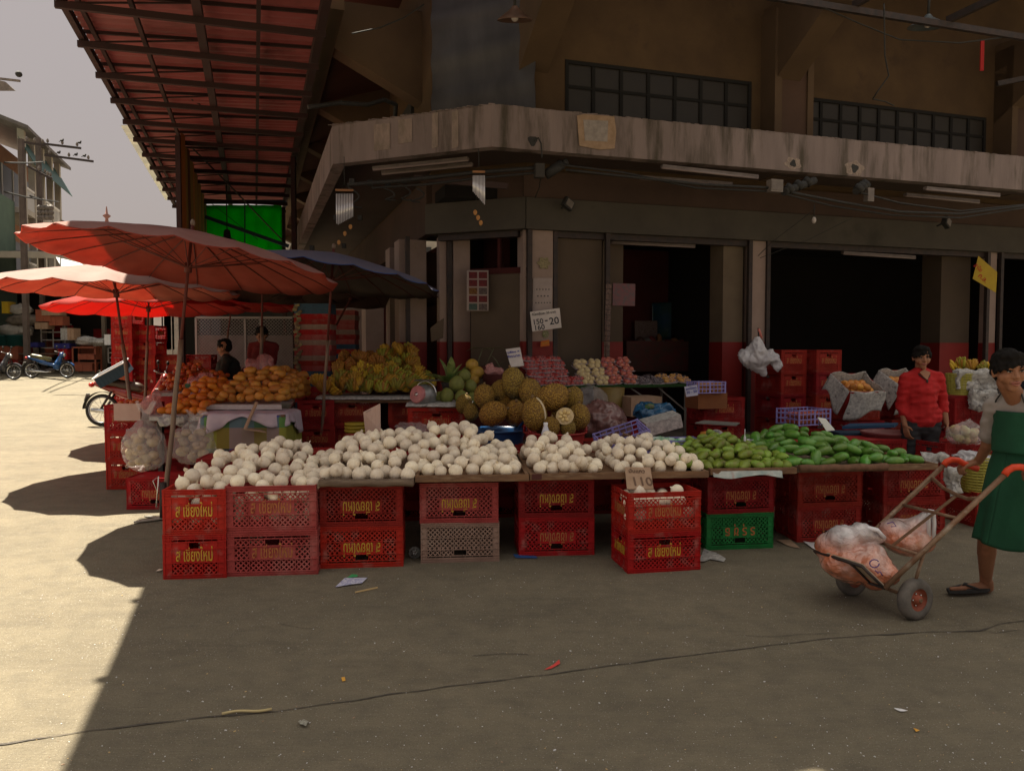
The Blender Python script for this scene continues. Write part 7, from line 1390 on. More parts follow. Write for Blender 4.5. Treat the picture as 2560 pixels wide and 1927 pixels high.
GD = [('cooler_box', 'dark teal tub with a round red and white mark at the far left stall', 'tub', 38, 852, .75, .45, M('teal_tub', (.015, .10, .10)), 'tub'), ('cooler_box', 'second dark teal tub at the left edge', 'tub', 14, 853, .7, .45, M('teal_tub', (.015, .10, .10)), 'tub'),
      ('plastic_sacks', 'heap of clear plastic sacks above the teal tubs', 'sacks', 28, 826, 1.1, .5, mt_grw, 'blob'), ('plastic_sacks', 'pale plastic sacks right of the teal tubs', 'sacks', 62, 826, .6, .5, mt_grw, 'blob'),
      ('brick_red_crate', 'red crate block under the teal tubs', 'crate', 31, 882, .75, .5, mt_rb, 'box'), ('brick_red_crate', 'red crate at the left edge behind the silver wheel', 'crate', 32, 902, .7, .3, mt_mred, 'box'),
      ('carton', 'stack of reddish cartons high on the wire rack', 'box', 117, 790, .6, .45, mt_rb, 'box'), ('carton', 'orange-brown carton on the right side of the rack top', 'box', 148, 803, .55, .35, mt_rb, 'box'), ('carton', 'tilted pale carton under the reddish cartons', 'box', 112, 815, .5, .25, mt_card, 'box'), ('carton', 'small carton lying on top of the rack', 'box', 135, 783, .7, .2, mt_card, 'box'),
      ('wire_rack', 'tall wire rack behind the blue motorbike', 'rack', 133, 840, .95, .95, mt_grw, 'rack'), ('newspaper_box', 'box covered with newspaper right of the wire rack', 'box', 169, 836, .28, .45, mt_paper, 'box'), ('carton', 'plain pale brown carton beside the newspaper box', 'box', 185, 836, .25, .45, mt_card, 'box'),
      ('cool_box', 'dark blue cool box left of the blue motorbike seat', 'cool box', 92, 862, .35, .18, M('navy_plastic', (.03, .03, .18)), 'box'), ('cool_box', 'dark blue lidded cool box behind the handlebars', 'cool box', 163, 865, .6, .2, M('navy_plastic', (.03, .03, .18)), 'box'), ('cool_box', 'white bucket behind the motorbike seat', 'bucket', 90, 878, .22, .28, mt_grw, 'tub'), ('red_box', 'red box under the dark blue cool box', 'box', 165, 886, .35, .4, mt_red, 'box'), ('red_box', 'red and orange round drum above the motorbike seat', 'drum', 125, 882, .38, .34, mt_rb, 'tub'),
      ('wooden_stall_table', 'brown wooden table heaped with papers and boxes', 'table', 218, 900, .95, 1.0, mt_rb, 'table'), ('paper_heap', 'heap of papers and cartons on the brown wooden table', 'paper heap', 215, 852, .9, .35, mt_paper, 'blob'), ('paper_heap', 'heap of shiny packets right of the papers', 'packets', 248, 855, .8, .32, M('shiny_packets', (.5, .5, .48), (.15, .12, .1), 20, .3), 'blob'), ('white_carton', 'white carton standing on the right of the packets', 'box', 277, 850, .26, .4, mt_white, 'box'),
      ('carton', 'reddish carton under the brown wooden table', 'box', 225, 892, .7, .22, mt_rb, 'box'), ('carton', 'two low brown cartons on the ground under the table', 'box', 215, 918, .75, .3, mt_rb, 'box'), ('wire_cage', 'grey wire cage box at the right end of the shed goods', 'cage', 285, 888, .45, .6, mt_grw, 'rack'), ('dark_cabinet', 'dark cabinet between the white carton and the tall crates', 'cabinet', 292, 845, .25, .7, M('dark_cabinet', (.02, .02, .025)), 'box'),
      ('yellow_sign_board', 'yellow signboard with a red mark at the left edge under the umbrella', 'sign', 22, 770, .25, .45, M('yellow_signboard', (.52, .36, .02)), 'box'), ('hanging_goods', 'bundle of hanging goods under the shed roof at the left', 'goods', 52, 775, .9, .5, mt_grw, 'blob'), ('hanging_goods', 'dim clutter of bags behind the hanging goods', 'goods', 62, 800, 1.4, .5, M('dim_clutter', (.12, .1, .08), (.2, .16, .13), 8, .7), 'blob'),
      ('stall_counter', 'low grey counter behind the blue motorbike', 'counter', 100, 900, 2.0, .5, M('grey_brown_counter', (.12, .09, .07), (.2, .1, .06), 5, .8), 'table')]
for k, g_ in enumerate(GD): goods(g_[0], g_[1], g_[2], g_[3], g_[4], g_[5], g_[6], g_[7], kind=g_[8], y=31.6 + (.15 if g_[8] == 'rack' else 0) + .03 * (k % 4))
for k in range(8): goods('stored_crate', 'dim crate stacked at the back of the market shed', 'crate', 60 + k * 33, 880 - (k * 37) % 60, .6, .5, [mt_mred, mt_shade, mt_rb][k % 3], y=35.5, grp='dim crates at the back of the shed')
for (u, v, mt, lab) in [(432, 830, mt_grw, 'pale hanging cloth behind the low crate stacks'), (412, 818, mt_white, 'bright plastic sheet beside the second tall crate stack'), (528, 850, M('dark_bluish_door', (.03, .03, .05)), 'dark doorway panel behind the wire gate')]: goods('panel', lab, 'panel', u, v, .5, 1.1, mt, y=19.5, d=.1)
# motorbikes
def motorbike(label, p, yaw, mats, lean=0):
    body, trim, seatm = mats; o = thing('motorbike', label, 'motorbike', p, (lean, 0, yaw)); RX = Matrix.Rotation(pi / 2, 3, 'X')
    for x in (-.62, .62):
        m = MB(); m.lathe([(.235, -.03), (.27, -.035), (.288, 0), (.27, .035), (.235, .03)], 32, c=(x, 0, .288), r=RX); w_ = m.build('wheel', mt_blk, o); m = MB(); m.lathe([(.215, -.02), (.238, -.022), (.238, .022), (.215, .02), (.215, -.02)], 32, c=(x, 0, .288), r=RX); m.lathe([(0, -.05), (.04, -.05), (.04, .05), (0, .05)], 14, c=(x, 0, .288), r=RX)
        for k in range(14): a = 2 * pi * k / 14; m.tube([(x, .02 * (-1) ** k, .288), (x + .22 * cos(a), 0, .288 + .22 * sin(a))], .0035, 4, cap=False)
        m.build('rim', mt_chrome, w_)
    for s in (-1, 1): m = MB(); m.tube([(.62, s * .07, .29), (.50, s * .06, .66), (.46, s * .04, .80)], .018, 8); m.build('fork', mt_steel, o); m = MB(); m.tube([(-.62, s * .10, .30), (-.15, s * .09, .30)], .018, 8); m.tube([(-.60, s * .11, .32), (-.42, s * .11, .62)], .022, 8); m.build('swing_arm', mt_steel, o)
    m = MB(); m.tube([(-.75, -.15, .30), (-.35, -.15, .25), (-.05, -.12, .22), (.1, -.08, .25)], [.038, .04, .022, .018], 10); m.build('exhaust', mt_chrome, o)
    soft('engine', mt_steel, [('c', (.0, 0, .28), (.12, 0, .30), .09, .08), ('e', (-.06, 0, .26), (.13, .11, .09))], o, .02, 2)
    soft('body', body, [('c', (.42, 0, .80), (.30, 0, .55), .075, .10), ('c', (.30, 0, .52), (.18, 0, .36), .09, .05), ('e', (.30, 0, .48), (.09, .19, .20)), ('c', (.20, 0, .46), (-.20, 0, .56), .06, .08), ('c', (-.20, 0, .58), (-.72, 0, .76), .10, .05), ('e', (.46, 0, .84), (.09, .13, .10))], o, .02, 3)
    m = MB(); m.grid(lambda a, c_: Vector((.62 + .30 * cos(.55 + a * 2.2), (c_ - .5) * .12, .29 + .30 * sin(.55 + a * 2.2))), 14, 4, both=.006); m.build('front_mudguard', body, o)
    m = MB(); m.grid(lambda a, c_: Vector((-.62 + .31 * cos(1.2 + a * 1.9), (c_ - .5) * .13, .30 + .31 * sin(1.2 + a * 1.9))), 14, 4, both=.006); m.build('rear_mudguard', trim, o)
    soft('seat', seatm, [('c', (.0, 0, .70), (-.58, 0, .80), .075, .085), ('c', (.02, 0, .68), (-.3, 0, .73), .08, .08)], o, .02, 3)
    m = MB(); m.tube([(.36, -.30, .98), (.42, -.12, .93), (.43, .12, .93), (.36, .30, .98)], .012, 8); m.build('handlebar', mt_chrome, o)
    for s in (-1, 1): m = MB(); m.tube([(.40, s * .2, .95), (.42, s * .26, 1.10)], .006, 6); m.ball((.42, s * .28, 1.13), (.02, .055, .04), 12, 8); m.build('mirror', mt_blk, o)
    m = MB(); m.ball((.54, 0, .84), (.04, .075, .06), 14, 10); m.build('headlight', mt_chrome, o); m = MB(); m.ball((-.80, 0, .74), (.05, .07, .045), 12, 8); m.build('tail_light', M('tail_light_red', (.5, .03, .02), rough=.2), o)
    m = MB(); m.box((-.88, 0, .52), (.01, .16, .14), Matrix.Rotation(.3, 3, 'Y')); m.build('number_plate', M('dirty_white_plate', (.5, .5, .48), (.3, .3, .28), 60, .6), o)
    return o
mt_bblue = M('glossy_blue_paint', (.012, .08, .25), (.01, .06, .2), 4, .25, coat=.6); mt_bred = M('glossy_dark_red_paint', (.28, .03, .02), (.22, .02, .015), 4, .25, coat=.6)
p = at(124, 934, 28.6); motorbike('blue and black motorbike parked in front of the dark shed', (p.x, 28.6, gz(28.6)), .05, (mt_bblue, mt_blk, M('black_yellow_seat', (.02, .02, .02), (.2, .17, .05), 6, .4)))
motorbike('motorbike cut off by the left edge of the picture, silver wheel showing', (at(-12, 930, 27.6).x, 27.6, gz(27.6)), .1, (M('dark_grey_paint', (.06, .06, .07), rough=.3), mt_blk, mt_blk))
p = G(255, 1066); rm = motorbike('dark red motorbike with a blue basket parked at the left of the stalls', (p.x + .60, p.y + .12, p.z), .12, (mt_bred, mt_blk, M('brown_black_seat', (.05, .03, .02), rough=.4)), -.05)
bk = thing('blue_basket', 'tilted dark blue basket with a white rim on the dark red motorbike', 'basket', at(278, 925, p.y + .05), (0.25, -.50, .1)); mt_db = M('dark_blue_basket', (.015, .04, .07))
m = MB()
for (c, d) in [((0, -.16, -.08), (.56, .008, .20)), ((0, .16, -.08), (.56, .008, .20)), ((-.28, 0, -.08), (.008, .32, .20)), ((.28, 0, -.08), (.008, .32, .20)), ((0, 0, -.17), (.56, .32, .01))]: m.box(c, d)
for k in range(8): m.box((-.25 + k * .07, -.166, -.08), (.012, .006, .2))
m.build('basket_body', mt_db, bk); m = MB()
for (c, d) in [((0, -.17, .025), (.62, .03, .02)), ((0, .17, .025), (.62, .03, .02)), ((-.295, 0, .025), (.03, .32, .021)), ((.295, 0, .025), (.03, .32, .021))]: m.box(c, d)
m.build('white_rim', M('white_rim_plastic', (.75, .75, .78)), bk)
# ================================================================ hand cart
mt_cr = M('rusty_cart_tube', (.26, .17, .11), (.18, .09, .05), 14, .55, c3=(.34, .28, .22), s3=9, metal=.3); mt_gripo = M('orange_grip', (.72, .07, .02), (.6, .05, .02), 20, .45)
WR = G(2286, 1547); WL = G(2130, 1487); axd = (WR - WL); axd.z = 0; axd.normalize(); rw = .122
ct_o = (WR + WL) / 2; cart = thing('hand_cart', 'rusty two-wheeled hand cart with orange-red grips, loaded with plastic bags', 'hand cart', ct_o)
cR = WR + Vector((0, 0, rw)) - ct_o; cL = WL + Vector((0, 0, rw)) - ct_o
def cp(u, v, y): return at(u, v, y) - ct_o
Q = Matrix((Vector((axd.y, -axd.x, 0)), Vector((0, 0, 1)), axd)).transposed()
for c in (cR, cL):
    m = MB(); m.lathe([(.066, -.03), (.09, -.036), (.114, -.03), (rw, -.012), (rw, .012), (.114, .03), (.09, .036), (.066, .03)], 36, c=c, r=Q); w_ = m.build('wheel', M('dusty_tyre', (.10, .09, .08), (.17, .15, .13), 12, .85, bump=.3), cart)
    m = MB(); m.lathe([(.068, -.030), (.064, -.012), (.03, -.010), (.024, -.034), (0, -.034)], 28, c=c, r=Q); m.lathe([(.068, .030), (.064, .012), (.03, .010), (.024, .036), (0, .036)], 28, c=c, r=Q); m.build('rim', M('rusty_orange_rim', (.34, .08, .04), (.22, .06, .03), 20, .6), w_)
    for k in range(5): a = k * 2 * pi / 5; m = MB(); m.ball(c + Q @ Vector((.036 * cos(a), .036 * sin(a), .016)), .006, 8, 6); m.build('wheel_bolt', mt_chrome, w_)
m = MB(); m.tube([cL - axd * .06, cR + axd * .045], .012, 8); m.build('axle', mt_cr, cart)
bR = cp(2211, 1470, 4.56); bL = cp(2082, 1425, 4.98); tR = cp(2511, 1187, 4.50); tL = cp(2359, 1163, 5.14)
m = MB(); m.tube([bR, bR.lerp(tR, .5), tR], .016, 10); m.build('rail', mt_cr, cart); m = MB(); m.tube([bL, bL.lerp(tL, .5), tL], .016, 10); m.build('rail', mt_cr, cart)
gR = [tR, cp(2519, 1176, 4.5), cp(2533, 1168, 4.49), cp(2551, 1167, 4.48), cp(2590, 1176, 4.46)]; gL = [tL, cp(2366, 1154, 5.14), cp(2378, 1149, 5.14), cp(2395, 1150, 5.14), cp(2412, 1160, 5.13), cp(2445, 1172, 5.12)]
m = MB(); m.tube(gR, .020, 12); m.build('grip', mt_gripo, cart); m = MB(); m.tube(gL, .020, 12); m.build('grip', mt_gripo, cart)
m = MB(); a = bL.lerp(tL, .885); b_ = bR.lerp(tR, .80); md_ = (a + b_) / 2 + Vector((.02, 0, -.05)); m.tube([a, a.lerp(md_, .5) + Vector((0, 0, -.015)), md_, md_.lerp(b_, .5) + Vector((0, 0, -.015)), b_], .012, 8); m.build('crossbar', mt_cr, cart)
for f in (.30, .62): m = MB(); m.tube([bL.lerp(tL, f), bR.lerp(tR, f)], .010, 8); m.build('crossbar', mt_cr, cart)
m = MB(); m.bar(md_, bL.lerp(tL, .30).lerp(bR.lerp(tR, .30), .5), .022, .008); m.build('centre_strip', mt_cr, cart)
m = MB(); m.tube([cR - axd * .03, bR.lerp(tR, .34)], .010, 8); m.build('brace', mt_cr, cart); m = MB(); m.tube([cL + axd * .03, bL.lerp(tL, .34)], .010, 8); m.build('brace', mt_cr, cart)
eL = cp(2036, 1377, 4.97); eR = eL + (bR - bL) * .96
m = MB(); m.tube([bR, eR, eL, bL, bR], .009, 8); m.build('toe_frame', mt_steel, cart)
for f in (.25, .5, .75): m = MB(); m.tube([bR.lerp(bL, f), eR.lerp(eL, f)], .007, 6); m.build('toe_bar', mt_steel, cart)
m = MB(); m.poly([bR + Vector((0, 0, .012)), eR + Vector((0, 0, .012)), eL + Vector((0, 0, .012)), bL + Vector((0, 0, .012))], .006); m.build('cardboard_floor', M('pale_cardboard', (.42, .32, .22), (.33, .25, .18), 7, .85), cart)
def bagmat(name, zc):
    m = bpy.data.materials.new(name); m.use_nodes = True; nt = m.node_tree; n = nt.nodes; L = nt.links; b = n['Principled BSDF']; tc = n.new('ShaderNodeTexCoord'); sp_ = n.new('ShaderNodeSeparateXYZ'); L.new(tc.outputs['Object'], sp_.inputs[0])
    no = n.new('ShaderNodeTexNoise'); no.inputs['Scale'].default_value = 14; no.inputs['Detail'].default_value = 5; L.new(tc.outputs['Object'], no.inputs[0])
    ad = n.new('ShaderNodeMath'); ad.operation = 'MULTIPLY_ADD'; ad.inputs[1].default_value = .10; L.new(no.outputs[0], ad.inputs[0]); L.new(sp_.outputs[2], ad.inputs[2])
    r = n.new('ShaderNodeMapRange'); r.inputs[1].default_value = zc + .05; r.inputs[2].default_value = zc + .17; L.new(ad.outputs[0], r.inputs[0])
    q = n.new('ShaderNodeMix'); q.data_type = 'RGBA'; q.inputs[6].default_value = (.62, .20, .10, 1); q.inputs[7].default_value = (.60, .55, .56, 1); L.new(r.outputs[0], q.inputs[0])
    q2 = n.new('ShaderNodeMix'); q2.data_type = 'RGBA'; q2.inputs[7].default_value = (.85, .68, .62, 1); n2 = n.new('ShaderNodeTexNoise'); n2.inputs['Scale'].default_value = 6; n2.inputs['Detail'].default_value = 7; L.new(tc.outputs['Object'], n2.inputs[0]); r2 = n.new('ShaderNodeMapRange'); r2.inputs[1].default_value = .48; r2.inputs[2].default_value = .66; r2.inputs[4].default_value = .45; L.new(n2.outputs[0], r2.inputs[0]); L.new(r2.outputs[0], q2.inputs[0]); L.new(q.outputs[2], q2.inputs[6]); vo = n.new('ShaderNodeTexVoronoi'); vo.feature = 'SMOOTH_F1'; vo.inputs['Scale'].default_value = 11; L.new(tc.outputs['Object'], vo.inputs['Vector']); rv = n.new('ShaderNodeMapRange'); rv.inputs[1].default_value = .25; rv.inputs[2].default_value = .62; rv.inputs[3].default_value = 1.12; rv.inputs[4].default_value = .62; L.new(vo.outputs['Distance'], rv.inputs[0]); hs = n.new('ShaderNodeHueSaturation'); L.new(rv.outputs[0], hs.inputs['Value']); L.new(q2.outputs[2], hs.inputs['Color']); L.new(hs.outputs[0], b.inputs['Base Color'])
    b.inputs['Roughness'].default_value = .16; b.inputs['Specular IOR Level'].default_value = 1; b.inputs['Coat Weight'].default_value = .8; b.inputs['Coat Roughness'].default_value = .12; bp = n.new('ShaderNodeBump'); bp.inputs['Strength'].default_value = .7; bp.inputs['Distance'].default_value = .015; n3 = n.new('ShaderNodeTexNoise'); n3.inputs['Scale'].default_value = 22; n3.inputs['Detail'].default_value = 4; n3.inputs['Distortion'].default_value = 2.5; L.new(tc.outputs['Object'], n3.inputs[0]); L.new(n3.outputs[0], bp.inputs['Height']); L.new(bp.outputs[0], b.inputs['Normal']); return m
def cartbag(label, c, prims, zc, sd, marks, handle):
    o = thing('plastic_bag', label, 'plastic bag', c); bo = soft('bag', bagmat('pink_filled_bag_%d' % sd, zc), prims, o, .010, 2, disp=crumple(.014, 8, sd))
    m = MB(); m.tube(handle, .012, 8); m.tube([h + Vector((.01, .03, 0)) for h in handle], .010, 8); m.build('bag_handle', M('white_bag_handle', (.75, .73, .76), rough=.35), o)
    for pts in marks: m = MB(); m.tube(pts, .0035, 5); m.build('ink_mark', M('violet_ink', (.10, .05, .22)), o)
    return o
cA = at(2135, 1410, 4.85)
def ra(u, v, y): return at(u, v, y) - cA
def ring(u, v, y, a, b_, n_=12): return [ra(u + a * cos(2 * pi * i / n_), v + b_ * sin(2 * pi * i / n_), y) for i in range(n_)]
cartbag('big plastic bag of pinkish fruit lying over the tip of the hand cart', cA, [('e', ra(2135, 1405, 4.88), (.21, .20, .13)), ('e', ra(2185, 1425, 4.75), (.13, .13, .11)), ('e', ra(2085, 1370, 4.95), (.12, .14, .10)), ('c', ra(2110, 1360, 4.9), ra(2150, 1325, 4.9), .12, .05), ('c', ra(2150, 1330, 4.85), ra(2200, 1345, 4.85), .07, .04), ('c', ra(2180, 1400, 4.8), ra(2225, 1440, 4.65), .1, .06)], .08, 1, [ring(2186, 1408, 4.60, 12, 10), [ra(2188, 1425, 4.61), ra(2195, 1432, 4.61), ra(2200, 1428, 4.61), ra(2206, 1438, 4.61)]], [ra(2130, 1325, 4.85), ra(2165, 1318, 4.82), ra(2195, 1326, 4.8), ra(2212, 1345, 4.8)])
cB = at(2285, 1350, 4.9)
def rb_(u, v, y): return at(u, v, y) - cB
cartbag('plastic bag of pinkish fruit with upright handles leaning on the cart rails', cB, [('e', rb_(2270, 1350, 4.95), (.16, .16, .10)), ('e', rb_(2240, 1325, 4.98), (.11, .12, .08)), ('c', rb_(2270, 1335, 4.95), rb_(2310, 1295, 4.92), .10, .04), ('c', rb_(2310, 1340, 4.9), rb_(2325, 1300, 4.9), .06, .03)], .03, 2, [[rb_(2218, 1308, 4.85), rb_(2232, 1304, 4.85), rb_(2240, 1315, 4.85), rb_(2228, 1316, 4.85)]], [rb_(2322, 1340, 4.84), rb_(2322, 1300, 4.84), rb_(2326, 1276, 4.84), rb_(2334, 1278, 4.84), rb_(2336, 1310, 4.84), rb_(2334, 1345, 4.84)])
# ================================================================ people
mt_skin = M('brown_skin', (.31, .145, .08), (.25, .11, .06), 7, .6, bump=.15, bsc=150, c3=(.36, .16, .09), s3=14, spec=.3); mt_hair = M('black_hair', (.007, .006, .0055), (.012, .010, .009), 30, .8, spec=.12, bump=.6, bsc=60, stretch=(1, 1, .3)); mt_eye = M('eye_white', (.34, .30, .27), rough=.2); mt_lip = M('lip_colour', (.32, .11, .085), rough=.4)
def hand_prims(w, d, nrm, side, curl=.5, s=1.0, grip=None):
    """w wrist, d direction the hand points, nrm the palm normal, side the thumb side"""
    w = Vector(w); d = Vector(d).normalized(); nrm = Vector(nrm); nrm = (nrm - d * nrm.dot(d)).normalized(); t = Vector(side); t = (t - d * t.dot(d) - nrm * t.dot(nrm)).normalized(); out = []
    pc = w + d * .045 * s
    for k in range(4): o_ = (k - 1.5) * .019 * s; out.append(('c', w + t * o_ * .6 + d * .008, w + d * .085 * s + t * o_, .0145 * s, .0125 * s))
    L_ = [.040, .044, .041, .032]
    for k in range(4):
        o_ = (1.5 - k) * .0205 * s; p = w + d * .088 * s + t * o_; ang = 0; sg = L_[k] * s
        for j, f in enumerate((1, .68, .55)):
            ang += curl * (.8 + .35 * j); q = p + (d * cos(ang) + nrm * sin(ang)) * sg * f; out.append(('c', p, q, (.0098 - .0009 * j) * s, (.0092 - .0009 * j) * s)); p = q
    p = w + d * .025 * s + t * .026 * s; q = p + (d * .55 + t * .75 + nrm * .25 * (1 + curl)).normalized() * .036 * s; r_ = q + (d * .9 + t * .15 + nrm * .5 * (.5 + curl)).normalized() * .030 * s
    out += [('c', p, q, .0125 * s, .0105 * s), ('c', q, r_, .0105 * s, .0088 * s)]; return out
def head_build(parent, c, f, up, s, hair='short', mouth_open=False, fringe=True):
    """face parts laid on the head; c centre of the skull, f facing direction"""
    f = Vector(f).normalized(); up = Vector(up).normalized(); x = f.cross(up).normalized(); up = x.cross(f); c = Vector(c)
    def P(a, b_, d): return c + (x * a + up * b_ + f * d) * s
    pr = [('e', P(0, .03, -.012), (.076 * s, .092 * s, .082 * s)), ('c', P(0, -.02, .02), P(0, -.088, .045), .060 * s, .031 * s), ('c', P(-.037, -.03, .03), P(.037, -.03, .03), .036 * s, .036 * s), ('c', P(0, .012, .076), P(0, -.028, .094), .0085 * s, .013 * s), ('c', P(-.013, -.032, .082), P(.013, -.032, .082), .0085 * s, .0085 * s), ('c', P(-.035, .022, .070), P(.035, .022, .070), .012 * s, .012 * s), ('c', P(-.018, -.060, .074), P(.018, -.060, .074), .0095 * s, .0095 * s), ('c', P(-.078, .0, -.005), P(-.080, -.028, 0), .014 * s, .010 * s), ('c', P(.078, .0, -.005), P(.080, -.028, 0), .014 * s, .010 * s), ('c', P(-.04, -.028, .055), P(-.034, -.05, .052), .018 * s, .015 * s), ('c', P(.04, -.028, .055), P(.034, -.05, .052), .018 * s, .015 * s)]
    Rm = Matrix((x, f, up)).transposed()
    def face():
        for sg in (-1, 1):
            m = MB(); m.ball(P(sg * .031, .002, .0705), (.0125 * s, .009 * s, .0046 * s), 14, 8, r=Rm); e_ = m.build('eye', mt_eye, parent)
            m = MB(); m.ball(P(sg * .031, .002, .0765), (.0058 * s, .004 * s, .0056 * s), 12, 8, r=Rm); m.build('iris', mt_blk, e_)
            m = MB(); m.tube([P(sg * .017, .020, .083), P(sg * .032, .026, .082), P(sg * .048, .020, .070)], .0032 * s, 6); m.build('eyebrow', mt_hair, parent)
            m = MB(); m.tube([P(sg * .018, .006, .079), P(sg * .031, .0105, .0805), P(sg * .045, .004, .071)], .0024 * s, 6); m.build('eyelid', mt_hair, parent)
        m = MB(); m.tube([P(-.024, -.0615, .077), P(-.009, -.057, .0865), P(0, -.0585, .0875), P(.009, -.057, .0865), P(.024, -.0615, .077)], .0045 * s, 8); m.tube([P(-.022, -.0625 - .004 * mouth_open, .077), P(0, -.069 - .004 * mouth_open, .085), P(.022, -.0625 - .004 * mouth_open, .077)], .0055 * s, 8); m.build('lips', mt_lip, parent)
        hp_ = [('e', P(0, .048, -.022), (.081 * s, .091 * s, .077 * s), Rm), ('e', P(0, .01, -.045), (.080 * s, .068 * s, .085 * s), Rm), ('e', P(0, .082, .035), (.066 * s, .045 * s, .034 * s), Rm)]
        for k in range(40):
            a = random.Random(k).uniform(-1.5, 1.5); r_ = random.Random(k + 99); hp_.append(('c', P(.06 * sin(a), .09, .045 * cos(a)), P(.083 * sin(a) + r_.uniform(-.01, .01), .048 + r_.uniform(-.022, .012) - .04 * abs(sin(a)), .078 * cos(a) + .006), .014 * s, .005 * s))
        for sg in (-1, 1): hp_.append(('c', P(sg * .078, .03, .01), P(sg * .080, -.02, .0), .016 * s, .006 * s))
        soft('hair', mt_hair, hp_, parent, .007, 1, disp=crumple(.006, 40, 3))
    return pr, face
def wrinkle(amp, sc, sd): return lambda co: Vector((0, 0, 0)) + Vector((noise.noise(Vector((co.x * sc, co.y * sc, co.z * sc * 2.2 + sd))), noise.noise(Vector((co.x * sc + 5, co.y * sc, co.z * sc * 2.4 + sd))), 0)) * amp
# --- man in the red top
yM = 8.05; M0 = at(2300, 1000, yM); M0 = Vector((M0.x, yM, gz(yM))); man = thing('person', 'young man in a long-sleeved red top with a cord necklace, standing behind the mangoes', 'person', M0)
def rm_(u, v, dy=0): return at(u, v, yM + dy) - M0
hc_ = rm_(2304, 893, -.03); pr, face = head_build(man, hc_, (-.12, -1, -.06), (0, .03, 1), 1.0)
sL, sR = rm_(2264, 946), rm_(2344, 944); eL_, eR_ = rm_(2254, 1010, .02), rm_(2357, 1008, .03); wL_, wR_ = rm_(2262, 1062, -.05), rm_(2366, 1058, -.05); pel = rm_(2303, 1065); che = rm_(2303, 975)
bod = pr + [('c', hc_ + Vector((0, .02, -.06)), rm_(2302, 935, .01), .050, .055), ('e', che, (.14, .085, .15)), ('e', pel, (.12, .08, .10)), ('c', sL, sR, .045, .045), ('c', sL, eL_, .045, .038), ('c', sR, eR_, .045, .038), ('c', eL_, wL_, .038, .026), ('c', eR_, wR_, .038, .026), ('c', che, pel, .10, .10)]
bod += hand_prims(wL_, (.12, -.25, -1), (1, .3, 0), (0, -1, 0), .35, .95) + hand_prims(wR_, (.10, -.2, -1), (-1, .3, 0), (0, -1, 0), .35, .95)
for sg, fx in ((-1, -.09), (1, .09)): bod += [('c', pel + Vector((fx, 0, -.02)), Vector((fx * 1.15, .0, .42)), .07, .05), ('c', Vector((fx * 1.15, 0, .42)), Vector((fx * 1.2, .03, .07)), .052, .035), ('c', Vector((fx * 1.2, .03, .05)), Vector((fx * 1.3, -.13, .035)), .035, .028)]
soft('body', mt_skin, bod, man, .0065, 2); face()
cl1 = [('c', sL + Vector((.03, 0, .0)), hc_ + Vector((-.01, .03, -.15)), .062, .062), ('c', sR + Vector((-.03, 0, .0)), hc_ + Vector((.01, .03, -.15)), .062, .062), ('e', che + Vector((0, 0, .01)), (.178, .122, .18)), ('c', che, rm_(2303, 1046), .148, .150), ('c', sL, sR, .066, .066), ('c', sL, eL_, .066, .056), ('c', sR, eR_, .066, .056), ('c', eL_, eL_.lerp(wL_, .42), .055, .050), ('c', eR_, eR_.lerp(wR_, .30), .055, .050), ('c', rm_(2282, 1040), rm_(2324, 1040), .12, .12)]
soft('red_top', M('bright_red_knit', (.42, .010, .012), (.35, .009, .010), 30, .85, bump=.2, bsc=120, c3=(.40, .035, .04), s3=9, t3=(.6, .8)), cl1, man, .011, 3, disp=wrinkle(.016, 11, 2))
m = MB(); nk = rm_(2302, 935, 0); m.tube([nk + Vector((-.065, .0, .035)), nk + Vector((-.05, -.085, -.01)), nk + Vector((0, -.122, -.055)), nk + Vector((.05, -.085, -.01)), nk + Vector((.065, .0, .035))], .005, 6); m.ball(nk + Vector((0, -.130, -.068)), (.012, .006, .018), 8, 6); m.build('necklace', mt_blk, man)
m = MB(); m.add([nk + Vector((-.055, -.083, .02)), nk + Vector((0, -.128, -.058)), nk + Vector((.055, -.083, .02)), nk + Vector((0, -.062, .05))], [(0, 1, 2, 3)]); m.build('neckline', mt_skin, man)
tr_ = []
for fx in (-.09, .09): tr_ += [('c', pel + Vector((fx, 0, .03)), Vector((fx * 1.15, 0, .44)), .105, .08), ('c', Vector((fx * 1.15, 0, .44)), Vector((fx * 1.2, .02, .10)), .078, .065)]
tr_ += [('e', pel, (.165, .12, .12))]; soft('trousers', M('black_jeans', (.018, .018, .02), (.03, .03, .035), 8, .85), tr_, man, .012, 3, disp=wrinkle(.012, 10, 7))
m = MB(); m.tube([wR_ + Vector((.02, -.03, -.07)), wR_ + Vector((.06, -.06, -.075))], .016, 8); tag(m.build('orange_pouch', mt_gripo, None, M0), 'small orange thing held in the left hand of the man in red', 'pouch')
